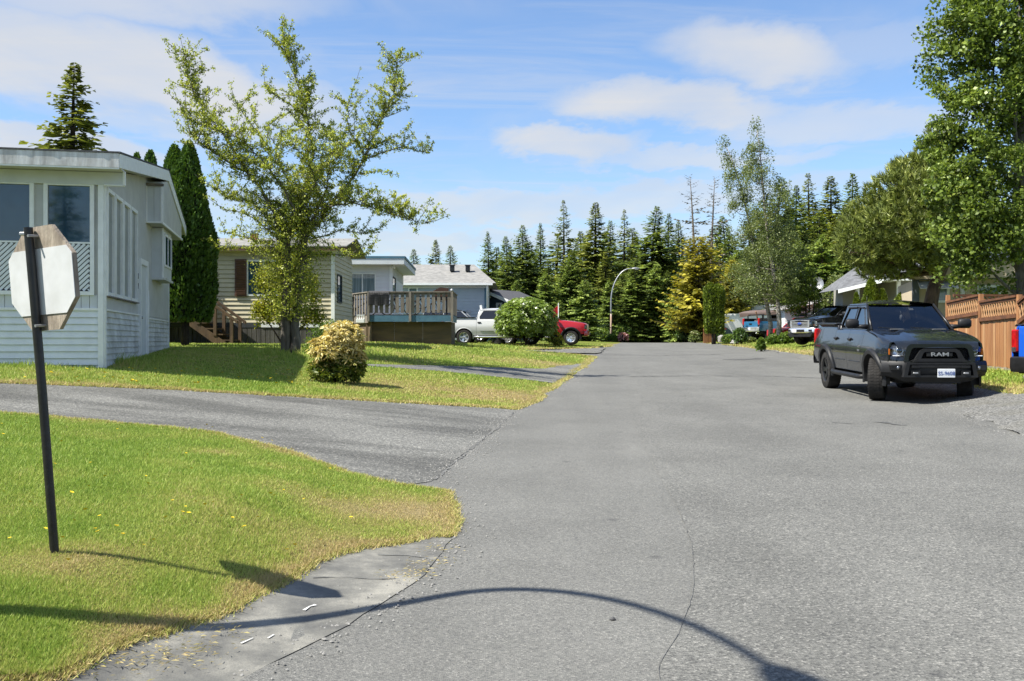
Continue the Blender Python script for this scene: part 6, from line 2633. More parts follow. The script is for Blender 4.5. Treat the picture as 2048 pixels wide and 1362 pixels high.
# black pickup in the foreground: right wheels stand towards the street
F_ = Vector((7.38, 20.1))
Rr = Vector((7.58, 23.67))
dv = (F_ - Rr).normalized()
lft = Vector((-dv.y, dv.x))
ctr = (F_ + Rr) / 2 + lft * .865
hero = pickup((ctr.x, ctr.y, .022 * ctr.y + .008), heading(dv), 'black', 'glossy black crew-cab pickup with dark grille letters parked beside the cedar fence', 'vehicles along the street',
     dict(steer=R(-24), bed_open=False, R=.43, belt=1.38, bed=1.47, hood=1.37, nose=1.155, roof=2.03, flare_m='plastic'))
hero.rotation_euler = (0, R(1.26), heading(dv))

# blue pickup at the right border, seen from behind
hb = R(90 - 62)
c0 = Vector((9.95, 20.0))
hx = Vector((math.cos(hb), math.sin(hb)))
cb = c0 + hx * 3.05 - Vector((-hx.y, hx.x)) * 1.0
pickup((cb.x, cb.y, .022 * cb.y + .02), hb, 'blue', 'bright blue pickup cut off by the right picture border beside the fence', 'vehicles along the street', dict(face='ram_old', wheel_style='black', interior=False, flare=False, bed_open=False))

# dark pickup with chrome grille further along on the right
v = P(1600, 690, 48.5)
hh = R(180 + 27)
d_ = Vector((math.cos(hh), math.sin(hh)))
fc = Vector((v.x, v.y)) - d_ * 2.72
pickup(on_ground(fc.x, fc.y), hh, 'black2', 'black pickup with chrome slatted grille parked across the right verge', 'vehicles along the street', dict(face='ford', wheel_style='black', flare=False, roof=1.97, hood=1.38, nose=1.23, belt=1.36))

# silver and red pickups on the left
sx = P(940, 688, 54.0)
pickup(on_ground(sx.x + 1.55, 54.2), R(-4), 'silver', 'silver crew-cab pickup parked behind the round rhododendron', 'vehicles along the street', dict(face='ram_old', wheel_style='alloy', flare=False, interior=False))
rx = P(1153, 692, 56.5)
pickup(on_ground(rx.x - 2.05, 56.8), R(-6), 'red', 'red pickup nosing out past the rhododendron at the lane', 'vehicles along the street', dict(face='ram_old', wheel_style='steel', flare=True, flare_m='plastic', interior=False))

# small teal pickup with canoe rack
tx = P(1500, 682, 63.0)
th = R(24)
tv = Vector((math.cos(th), math.sin(th)))
tc = Vector((tx.x + .4, 63.5)) + tv * 2.2
teal = pickup((tc.x, tc.y, terrain(tc.x, tc.y)), th, 'teal', 'small teal-blue pickup backed to the verge under a brown canoe', 'vehicles along the street',
     dict(face='old', wheel_style='steel', flare=False, interior=False, wb=3.0, front=2.3, rear=-2.5, hw=.88, track=.75, R=.35, tw=.22, roof=1.68, belt=1.13, bed=1.18, hood=1.12, nose=.98, sill=.42, cowl=1.0, ws_top=.35, cab_rear=-.75, door1=.9, door2=.05))

def canoe():
 c = Vector((tc.x - .2, tc.y - .1, terrain(tc.x, tc.y) + 1.66))
 r = thing('canoe', c, th - R(26), 'long brown canoe carried upside down over the teal pickup', 'canoe')
 bm_('canoe_hull', (0.14, 0.10, 0.085), (0.11, 0.08, 0.07), 3, 0.45)
 rows = []
 L = 2.6
 for i in range(29):
  t = -1 + 2 * i / 28
  w = .42 * (1 - abs(t) ** 2.4)
  kz = .32 - .02 * (1 - t * t)
  gun = -.16 * abs(t) ** 3
  row = []
  for j in range(13):
   a = math.pi * j / 12
   row.append((t * L * (1 - .03 * (1 - math.sin(a))), w * math.cos(a), gun * (1 - math.sin(a)) + (kz - .22 * abs(t) ** 5) * math.sin(a) ** .7))
  rows.append(row)
 MB().grid(rows).build('hull', M_['canoe_hull'], r, True)
 g = MB()
 for s in (1, -1):
  g.tube([(t * L, s * .42 * (1 - abs(t) ** 2.4), -.16 * abs(t) ** 3) for t in lin(-1, 1, 20)], .022, 6)
 g.build('gunwale', M_['wood_dark'], r, True)
 for x in (-1.2, 0, 1.2):
  slab('thwart', r, M_['wood_dark'], (x, 0, .0), (.06, .72, .025))
 rk = thing('canoe_rack', (tc.x, tc.y, terrain(tc.x, tc.y)), th, 'black upright roof rack on the teal pickup holding the canoe', 'rack')
 for x in (-2.1, -.95):
  for s in (1, -1):
   slab('upright', rk, M_['black_paint'], (x, s * .78, 1.40 if x < .2 else 1.6), (.05, .05, .52 if x < .2 else .10))
  slab('crossbar', rk, M_['black_paint'], (x, 0, 1.64), (.05, 1.66, .05))
 ld = thing('bed_load', (tc.x, tc.y, terrain(tc.x, tc.y)), th, 'dark bags and rolled tarps heaped in the teal pickup bed', 'cargo')
 for (x, y, z, s1, s2, s3) in ((-1.7, .3, 1.16, .5, .4, .4), (-1.2, -.2, 1.2, .55, .5, .45), (-2.1, -.3, 1.1, .4, .4, .35), (-1.5, -.4, 1.3, .35, .3, .3)):
  MB().bbox((x, y, z), (s1, s2, s3), .12, (.2, .1, .5)).build('bag', (M_['rubber_mat'], M_['seat_cloth'])[x > -1.6], ld, True)
 slab('board', ld, M_['cedar_pale'], (-1.9, .1, 1.45), (.06, .05, .9), (R(12), R(-24), 0))

canoe()

# cars that show only in part
def car(name, loc, rz, body, label, group, L=4.4, W=1.75, H=1.45, suv=False):
 p = thing(name, loc, rz, label, 'car', group)
 PM = PAINT[body]
 BLK = M_['vehicle_trim_black']
 fa, ra = L * .29, -L * .29
 Rw = .32 if not suv else .36
 arch = Rw + .06
 belt = H * .60

 def bot(x):
  z = .26
  for c in (fa, ra):
   d = abs(x - c)
   if d < arch:
    z = max(z, Rw + math.sqrt(arch * arch - d * d))
  return z

 def top(x):
  t = x / (L / 2)
  if t > .42:
   return belt - .04 - .16 * ((t - .42) / .58) ** 1.6
  if t < -.72 and not suv:
   return belt + .02 - .05 * ((-t - .72) / .28)
  return belt + .02

 def half(x):
  return W / 2 * (1 - .16 * abs(x / (L / 2)) ** 4)
 rows = []
 x = -L / 2
 while x <= L / 2 + 1e-6:
  z0, z1 = bot(x), top(x)
  w = half(x)
  r = [(x, (w - .04), z0)]
  for i in range(8):
   z = z0 + (z1 - z0) * i / 7
   k = (z - .25) / (belt - .25)
   r.append((x, w * (1 - .05 * max(0, .3 - k) - .05 * max(0, k - .5) ** 1.5), z))
  y = r[-1][1]
  r += [(x, y - .03, z1 + .02), (x, y * .6, z1 + .05), (x, 0, z1 + .065)]
  rows.append(r)
  x += L / 60
 b = MB()
 b.grid(rows)
 b.grid([[(q[0], -q[1], q[2]) for q in r] for r in rows])
 for e in (rows[0], rows[-1]):
  ring = e + [(q[0], -q[1], q[2]) for q in e[::-1]]
  b.add(ring, [tuple(range(len(ring)))])
 b.build('body', PM, p, True, None, None, 40)
 # glasshouse
 xf0, xf1 = L * .22, L * .06
 xb0, xb1 = (-L * .47, -L * .41) if suv else (-L * .34, -L * .20)
 yb, yt = W / 2 - .10, W / 2 - .27
 zb, zt = belt + .02, H - .03
 cor = [(xf0, yb, zb), (xb0, yb, zb), (xb0, -yb, zb), (xf0, -yb, zb), (xf1, yt, zt), (xb1, yt, zt), (xb1, -yt, zt), (xf1, -yt, zt)]
 g = MB().add(cor, [(0, 1, 5, 4), (1, 2, 6, 5), (2, 3, 7, 6), (3, 0, 4, 7)])
 g.build('glasshouse', MATS['vehicle_glass_tint'], p)
 prs = [(cor[a], cor[c]) for a, c in ((0, 4), (1, 5), (2, 6), (3, 7))]
 prs += [(((xf0 + xb0) / 2 - .05, s * yb, zb), ((xf1 + xb1) / 2, s * yt, zt)) for s in (1, -1)]
 for q0, q1 in prs:
  MB().tube([q0, q1], .035, 6).build('pillar', PM, p, True)
 rows = []
 for i in range(9):
  t = i / 8
  rows.append([(xf1 + .05 + (xb1 - xf1 - .1) * t, u * (yt + .03), zt + .05 * (1 - u * u) + .025 * math.sin(math.pi * t)) for u in lin(-1, 1, 8)])
 MB().grid(rows).build('roof', PM, p, True)
 if suv:
  for s in (1, -1):
   MB().tube([(xf1 - .1, s * (yt - .02), zt + .03), (xf1 - .2, s * (yt - .02), zt + .10), (xb1 + .2, s * (yt - .02), zt + .10), (xb1 + .1, s * (yt - .02), zt + .03)], .02, 6).build('roof_rail', BLK, p, True)
 for x_ in (fa, ra):
  for s in (1, -1):
   add_wheel(p, x_, s, Rw, .2, W / 2 - .12, 'alloy')
 for s in (1, -1):
  MB().bbox((L / 2 - .18, s * (W / 2 - .26), belt - .22), (.22, .30, .13), .04).build('headlight', M_['lamp_reflector'], p)
  MB().bbox((-L / 2 + .12, s * (W / 2 - .24), belt - .12), (.16, .26, .16), .04).build('taillight', M_['lamp_red'], p)
  MB().bbox((xf0 - .25, s * (W / 2 + .06), belt + .07), (.10, .18, .12), .03).build('mirror', PM, p)
 MB().bbox((L / 2 - .05, 0, .42), (.12, W * .72, .22), .04).build('grille', BLK, p)
 return p

s_ = P(930, 690, 58.2)
car('parked_car', on_ground(s_.x - .35, 57.9), R(-6), 'grey', 'grey car with roof rails showing over the silver pickup bed', 'vehicles along the street', 4.6, 1.85, 1.78, True)
c_ = P(1574, 684, 58.5)
car('parked_car', on_ground(c_.x + 1.5, 60.2), R(200), 'maroon', 'dark red car standing between the teal and black pickups', 'vehicles along the street', 4.3, 1.72, 1.45)

def white_van():
 t = P(1480, 683, 72)
 p = thing('utility_trailer', (t.x - .2, 72, terrain(t.x, 72)), R(8), 'long white enclosed utility trailer behind the teal pickup', 'trailer')
 MB().bbox((1.6, 0, 1.15), (6.2, 2.0, 1.35), .06).build('box_body', PAINT['white'], p)
 slab('top_rail', p, M_['trim_white'], (1.6, -1.02, 1.86), (6.2, .06, .06))
 slab('belt_rail', p, M_['galvanised'], (1.6, -1.02, .52), (6.2, .05, .08))
 for x in (1.0, 1.9):
  for s in (1, -1):
   add_wheel(p, x, s, .34, .2, .98, 'steel')
 MB().tube([(-1.5, .6, .55), (-2.6, 0, .5), (-1.5, -.6, .55)], .05, 6).build('drawbar', M_['black_paint'], p)
 slab('door', p, PAINT['white'], (3.9, -1.015, 1.2), (.8, .03, 1.1))
 d = P(1441, 672, 70)
 q = thing('covered_mower', (d.x, 70, terrain(d.x, 70)), R(20), 'dark blue covered mower with red edge beside the orange boards', 'mower')
 MB().prism([(-.6, .2), (.7, .2), (.7, .6), (.3, .9), (-.2, 1.0), (-.6, .7)], 'y', -.4, .4).build('cover', M_['siding_navy'], q)
 slab('edge_strip', q, M_['lamp_red'], (-.2, -.41, .95), (.9, .02, .08), (0, R(20), 0))
 for x in (-.4, .45):
  MB().lathe([(0, -.1), (.2, -.1), (.2, .1), (0, .1)], 16, 'y', (x, -.38, .2)).build('wheel', M_['rubber'], q, True)

white_van()

# loose things in the silver truck and by the lane
def small_things():
 b = Vector((sx.x + 1.55, 54.2, terrain(sx.x + 1.55, 54.2)))
 c = thing('white_chair', (P(963, 640, 54).x, 54.2, b.z + .95), R(100), 'white slatted chair standing in the silver pickup bed', 'chair')
 for i in range(7):
  slab('back_slat', c, M_['trim_white'], (-.30 + i * .10, 0, .85), (.065, .03, .72), (R(-8), 0, 0))
 slab('back_rail', c, M_['trim_white'], (0, .03, .55), (.72, .04, .07))
 slab('seat', c, M_['trim_white'], (0, -.25, .42), (.70, .5, .04))
 for x in (-.32, .32):
  for y in (-.45, .02):
   slab('leg', c, M_['trim_white'], (x, y, .2), (.06, .06, .42))
 g = G(997, 690)
 t = thing('loose_tyre', (g.x, g.y, g.z + .14), .4, 'old tyre lying in the grass left of the rhododendron', 'tyre')
 t.rotation_euler = (R(82), 0, .4)
 ob('tyre_body', wheel_meshes(.36, .24, 'alloy')[0], t)
 # white flag pole behind the rhododendron
 f = P(1117, 632, 62)
 fl = thing('flag', (f.x, 62, terrain(f.x, 62)), 0, 'small red flag on a thin white staff above the red pickup', 'flag')
 hz = CAM_H + (681 - 606) / FPX * 62 - terrain(f.x, 62)
 MB().tube([(0, 0, 0), (0, 0, hz)], .03, 8).build('staff', M_['trim_white'], fl)
 rows = [[(-.62 * t, .06 * math.sin(t * 6), hz - .12 - .5 * t + .0), (-.62 * t, .06 * math.sin(t * 6 + 1), hz - .72 - .12 * t)] for t in lin(0, 1, 8)]
 MB().grid(rows).build('flag_cloth', M_['lamp_red'], fl, True)
 # orange-brown boards by the far hedge
 o = G(1412, 684, hi=75)
 bd = thing('wooden_screen', (o.x - .1, 66, terrain(o.x, 66)), R(10), 'orange-brown wooden screen beside the columnar cedar', 'screen')
 for i in range(8):
  slab('board', bd, M_['cedar'], (-.65 + i * .19, 0, .45), (.18, .03, .95))
 slab('rail', bd, M_['cedar_dark'], (0, -.03, .75), (1.5, .04, .08))

small_things()

# ------------------------------------------------------------------ vegetation
bm_('bark_grey', (0.16, 0.145, 0.12), (0.07, 0.062, 0.05), 9, 0.95, stretch=(1.5, 1.5, .35), bump=0.7)
bm_('bark_brown', (0.115, 0.075, 0.05), (0.05, 0.033, 0.024), 8, 0.95, stretch=(1.5, 1.5, .4), bump=0.7)
bm_('bark_birch', (0.42, 0.38, 0.33), (0.10, 0.085, 0.07), 5, 0.9, stretch=(1, 1, 3.0), bump=0.3)
bm_('bark_dark', (0.055, 0.042, 0.032), (0.028, 0.022, 0.018), 8, 0.95, bump=0.5)
bm_('bark_dead', (0.20, 0.17, 0.14), (0.11, 0.09, 0.07), 8, 0.95, bump=0.5)
LF = dict(
 apple=leaf_mat('leaf_apple', (0.09, 0.13, 0.018), (0.36, 0.43, 0.055), (0.66, 0.68, 0.16)),
 poplar=leaf_mat('leaf_poplar', (0.035, 0.06, 0.012), (0.24, 0.33, 0.06), (0.55, 0.64, 0.25), rough=.42, spec=.3),
 birch=leaf_mat('leaf_birch', (0.08, 0.11, 0.035), (0.24, 0.29, 0.1), (0.42, 0.46, 0.2)),
 pine=leaf_mat('needle_pine', (0.06, 0.085, 0.02), (0.27, 0.32, 0.075), (0.52, 0.54, 0.17), trans=.2),
 fir=leaf_mat('needle_fir', (0.03, 0.05, 0.016), (0.2, 0.27, 0.055), (0.43, 0.5, 0.115), trans=.32),
 fir2=leaf_mat('needle_fir_olive', (0.04, 0.055, 0.016), (0.26, 0.3, 0.06), (0.5, 0.5, 0.125), trans=.32),
 cedar_light=leaf_mat('spray_cedar_light', (0.07, 0.11, 0.02), (0.27, 0.36, 0.08), (0.48, 0.56, 0.16), trans=.28),
 hemlock=leaf_mat('spray_hemlock', (.045, .07, .018), (.23, .32, .065), (.48, .57, .13), trans=.32),
 gold=leaf_mat('spray_gold', (0.08, 0.09, 0.015), (0.36, 0.32, 0.035), (0.62, 0.54, 0.07), trans=.28),
 arbor=leaf_mat('spray_arborvitae', (0.033, 0.087, 0.019), (0.115, 0.204, 0.033), (0.276, 0.384, 0.053), trans=.2),
 arbor_light=leaf_mat('spray_arborvitae_light', (0.057, 0.098, 0.014), (0.172, 0.230, 0.023), (0.310, 0.368, 0.034), trans=.25),
 rhodo=leaf_mat('leaf_rhododendron', (0.07, 0.12, 0.025), (0.32, 0.44, 0.09), (0.68, 0.76, 0.4), rough=.3, spec=.5),
 shrub=leaf_mat('leaf_shrub', (0.058, 0.111, 0.021), (0.156, 0.240, 0.039), (0.312, 0.390, 0.072)),
 shrub_dark=leaf_mat('leaf_shrub_dark', (0.041, 0.085, 0.027), (0.112, 0.190, 0.049), (0.224, 0.336, 0.078)),
 yellowgreen=leaf_mat('leaf_yellow_green', (0.115, 0.144, 0.014), (0.333, 0.345, 0.029), (0.575, 0.529, 0.057)),
 pieris_top=leaf_mat('leaf_pieris_new', (0.55, 0.42, 0.15), (0.82, 0.72, 0.34), (0.9, 0.86, 0.55), trans=.3),
 pieris_low=leaf_mat('leaf_pieris_old', (0.05, 0.09, 0.014), (0.17, 0.22, 0.03), (0.45, 0.42, 0.09)),
 pale=leaf_mat('leaf_pale_bush', (0.08, 0.12, 0.03), (0.20, 0.25, 0.075), (0.38, 0.36, 0.20)),
 dead=leaf_mat('needle_dead', (0.06, 0.055, 0.03), (0.11, 0.10, 0.055), (0.17, 0.14, 0.09), trans=.1))

def leaf_quads(c, size, asp, r, up=0.35, dirs=None, size_var=0.35):
 """one four-cornered leaf per centre; returns (verts, faces)"""
 n = len(c)
 if dirs is None:
  d = r.normal(size=(n, 3))
 else:
  d = dirs + r.normal(size=(n, 3)) * .35
 d /= np.linalg.norm(d, axis=1, keepdims=True) + 1e-9
 nr = r.normal(size=(n, 3))
 nr[:, 2] = np.abs(nr[:, 2]) + up
 s = np.cross(d, nr)
 s /= np.linalg.norm(s, axis=1, keepdims=True) + 1e-9
 L = size * (1 + size_var * r.uniform(-1, 1, n))[:, None]
 W = L * asp
 nn = np.cross(s, d)
 V = np.zeros((n, 4, 3))
 V[:, 0] = c - d * L * .5
 V[:, 1] = c + s * W * .5 + nn * L * .06
 V[:, 2] = c + d * L * .5 - nn * L * .05
 V[:, 3] = c - s * W * .5 + nn * L * .06
 F = np.arange(n * 4).reshape(-1, 4)
 return V.reshape(-1, 3), F

def crown_obj(name, V, F, m, tint, parent):
 me = np_mesh(name, V, F, m, tint)
 return ob(name, me, parent)

def tint_for(n, r, per=4, bias=None):
 t = np.clip(r.beta(2.0, 2.2, n) + (bias if bias is not None else 0), 0, 1)
 return np.repeat(t, per)

def rand_in_ellipsoid(r, n, c, rad, shell=0.5):
 d = r.normal(size=(n, 3))
 d /= np.linalg.norm(d, axis=1, keepdims=True)
 k = r.uniform(0, 1, n) ** (1 / 3)
 k = shell * (0.72 + 0.28 * k) + (1 - shell) * k
 return np.array(c) + d * k[:, None] * np.array(rad)

def branch_tubes(mb, trunk, targets, r0, rnd_, n=4, sag=0.1):
 tp = [Vector(p) for p in trunk]
 for t in targets:
  t = Vector(t)
  # leave the trunk well below the clump
  best = min(tp, key=lambda p: (p - t).length + max(0, p.z - t.z + .3 * (Vector((p.x, p.y)) - Vector((t.x, t.y))).length) * 2.2)
  mid = (best + t) / 2 + Vector((rnd_.uniform(-.1, .1), rnd_.uniform(-.1, .1), -sag * (t - best).length))
  mb.tube([best, best * .5 + mid * .5 + Vector((0, 0, .02)), mid, mid * .4 + t * .6, t], [r0, r0 * .8, r0 * .6, r0 * .4, r0 * .15], n, False)

def clump_tree(name, base, label, cat, group, trunks, ellipsoids, n_clumps, per, crad, lsize, asp, lm, bark, seed, r_tr=.14, r_br=.04, shell=.6, flat=.75, bound=None, clump_dir=None, leaf_mode='leaf', cat_parts=True):
 """broadleaf tree: trunk polylines (local), crown volumes, clumps of leaves at branch ends"""
 r = np.random.default_rng(seed)
 rp = random.Random(seed)
 root = thing(name, base, 0, label, cat, group)
 mb = MB()
 allp = []
 for (pts, rad) in trunks:
  mb.tube(pts, rad, 9)
  ps = [Vector(p) for p in pts]
  for a, b in zip(ps, ps[1:]):
   for k in range(6):
    allp.append(a + (b - a) * k / 6)
 vol = np.array([e[1][0] * e[1][1] * e[1][2] * (e[2] if len(e) > 2 else 1) for e in ellipsoids])
 cnt = np.maximum(1, (n_clumps * vol / vol.sum()).astype(int))
 C = np.concatenate([rand_in_ellipsoid(r, k, e[0], e[1], shell) for k, e in zip(cnt, ellipsoids)])
 low = [p for p in C]
 rp.shuffle(low)
 branch_tubes(mb, allp, low[:min(len(low), 170)], r_br, rp)
 mb.build('trunk', bark, root, True)
 m = len(C)
 rad = crad * r.uniform(.55, 1.35, m)
 idx = np.repeat(np.arange(m), per)
 off = r.normal(size=(m * per, 3))
 off /= np.linalg.norm(off, axis=1, keepdims=True)
 off *= r.uniform(0.15, 1, (m * per, 1)) ** .6
 off[:, 2] *= flat
 pos = C[idx] + off * rad[idx][:, None]
 V, F = leaf_quads(pos, lsize, asp, r)
 cb = r.normal(0, .11, m)[idx]
 crown_obj('crown', V, F, lm, tint_for(m * per, r, 4, cb), root)
 return root

# ---------------------------------------------------------------- conifers
def conifer_meshes(seed, H, Rb, lm, bark, lowest=.08, droop=.25, dens=1.0, spray=.8, power=.85, tip=.6, gaps=.0, wid=.34, whorl=.25):
 r = np.random.default_rng(seed)
 tb = MB()
 lean = r.normal(0, .012, 2) * H
 tr = lambda z: np.array([lean[0] * (z / H) ** 2, lean[1] * (z / H) ** 2, z])
 rt = .018 * H
 tb.tube([tuple(tr(z)) for z in np.linspace(-.8, H * .985, 12)], list(np.linspace(rt, .015, 12)), 7)
 z = H * lowest
 quads, tints = [], []
 a = 0.0
 bulge = r.uniform(0, 6.28, 3)
 while z < H * .992:
  q = z / H
  L0 = Rb * (1 - q) ** power * (1.0 if q > .12 else .75) + .05
  for k in range(1):
   a += 2.4 + r.normal(0, .5)
   if r.random() < gaps:
    continue
   L0 *= 1 + .22 * math.sin(2 * a + bulge[0] + 9 * q) * math.sin(13 * q + bulge[1])
   L = L0 * r.uniform(.45, 1.22)
   rise = (.35 * max(0, q - .55) / .45 * L) - droop * L * (1 - q) ** .5 * r.uniform(.5, 1.4)
   dx = np.array([math.cos(a), math.sin(a), 0])
   sd = np.array([-math.sin(a), math.cos(a), 0])
   p0 = tr(z)
   bt = r.normal(0, .12)
   m = max(3, int(L / .26 * dens))
   pts = []
   for i in range(m + 1):
    s = i / m
    pts.append(p0 + dx * L * s + np.array([0, 0, rise * s ** 1.3 + .10 * L * s ** 4]))
   if L > .5:
    tb.tube([tuple(pts[0]), tuple(pts[m // 2]), tuple(pts[-1])], [.012 + .008 * L, .006 + .003 * L, .004], 3, False)
   for i in range(1, m + 1):
    s = i / m
    p = pts[i]
    ax = pts[i] - pts[i - 1]
    ax /= np.linalg.norm(ax)
    ln = spray * (1.05 - .62 * s) * (.16 + .84 * min(1, L / 1.7)) * r.uniform(.7, 1.25)
    for sg in (1, -1):
     d = ax * .62 + sd * sg * .85 + np.array([0, 0, -.30 * r.uniform(.2, 1.6) * (1 - .4 * q)])
     d /= np.linalg.norm(d)
     w = np.cross(d, np.array([r.normal(0, .45), r.normal(0, .45), 1.0]))
     w /= np.linalg.norm(w)
     ww = ln * wid * r.uniform(.7, 1.3)
     e = p + d * ln
     md = p + d * ln * .5 + np.array([0, 0, .03])
     e = e + np.array([0, 0, -.10 * ln])
     quads.append((p, md + w * ww, e, md - w * ww))
     tints.append(np.clip(r.beta(2, 2.3) + .22 * (s - .5) + bt, 0, 1))
    # hanging or upward tuft over the twig
    if r.random() < .75:
     ww = ln * .20
     d = ax * .8 + np.array([r.normal(0, .2), r.normal(0, .2), .12])
     e = p + d * ln * .8
     md = p + d * ln * .4
     u = np.array([0, 0, 1.0]) * .7 + sd * r.normal(0, .6)
     quads.append((p, md + u * ww, e, md - u * ww))
     tints.append(np.clip(r.beta(2, 2) + .25 * s + bt, 0, 1))
  z += whorl * .17 * r.uniform(.5, 1.5) * (1.0 if q < .8 else .8)
 Q = np.array(quads).reshape(-1, 3)
 Fq = np.arange(len(Q)).reshape(-1, 4)
 cm = np_mesh('crown', Q, Fq, lm, np.repeat(np.array(tints), 4))
 return tb.mesh('trunk', bark, True), cm

_conifer = {}

def conifer(kind, base, H, label, group=None, rz=0.0, wide=1.0, name='conifer_tree'):
 tm, cm, H0 = _conifer[kind]
 t = thing(name, base, rz, label, 'tree', group)
 k = H / H0
 t.scale = (k * wide, k * wide, k)
 ob('trunk', tm, t)
 ob('crown', cm, t)
 return t

for i, (sd, H, Rb, lm, kw) in enumerate((
  (1, 15, 3.3, 'fir', dict(power=.95)), (2, 16, 3.2, 'fir2', dict(droop=.34, gaps=.08, spray=.95, power=.9)), (3, 14, 3.7, 'fir', dict(power=.9, droop=.15)),
  (4, 17, 3.2, 'fir2', dict(lowest=.12, gaps=.15, power=.9, spray=.9, whorl=.36)), (5, 12, 3.5, 'fir', dict(power=1.0, spray=.75)), (6, 15, 3.1, 'fir', dict(lowest=.03, power=.8, gaps=.05, droop=.4)))):
 a, b = conifer_meshes(sd, H, Rb, LF[lm], M_['bark_dark'], **kw)
 _conifer['fir%d' % i] = (a, b, H)
a, b = conifer_meshes(11, 9, 2.6, LF['cedar_light'], M_['bark_brown'], lowest=.03, droop=.30, power=.55, spray=.75, wid=.36, whorl=.22)
_conifer['cedar'] = (a, b, 9)
a, b = conifer_meshes(14, 10, 3.3, LF['hemlock'], M_['bark_brown'], lowest=.02, droop=.34, power=.62, spray=.85, wid=.36, whorl=.22)
_conifer['hemlock'] = (a, b, 10)
a, b = conifer_meshes(12, 7.6, 3.1, LF['gold'], M_['bark_brown'], lowest=.10, droop=.02, power=.5, spray=.75, wid=.28, whorl=.20)
_conifer['gold'] = (a, b, 7.6)
a, b = conifer_meshes(13, 15, 2.6, LF['dead'], M_['bark_dead'], lowest=.30, droop=.10, gaps=.30, power=.5, spray=.62, wid=.13, whorl=.62, dens=.8)
_conifer['dead'] = (a, b, 15)

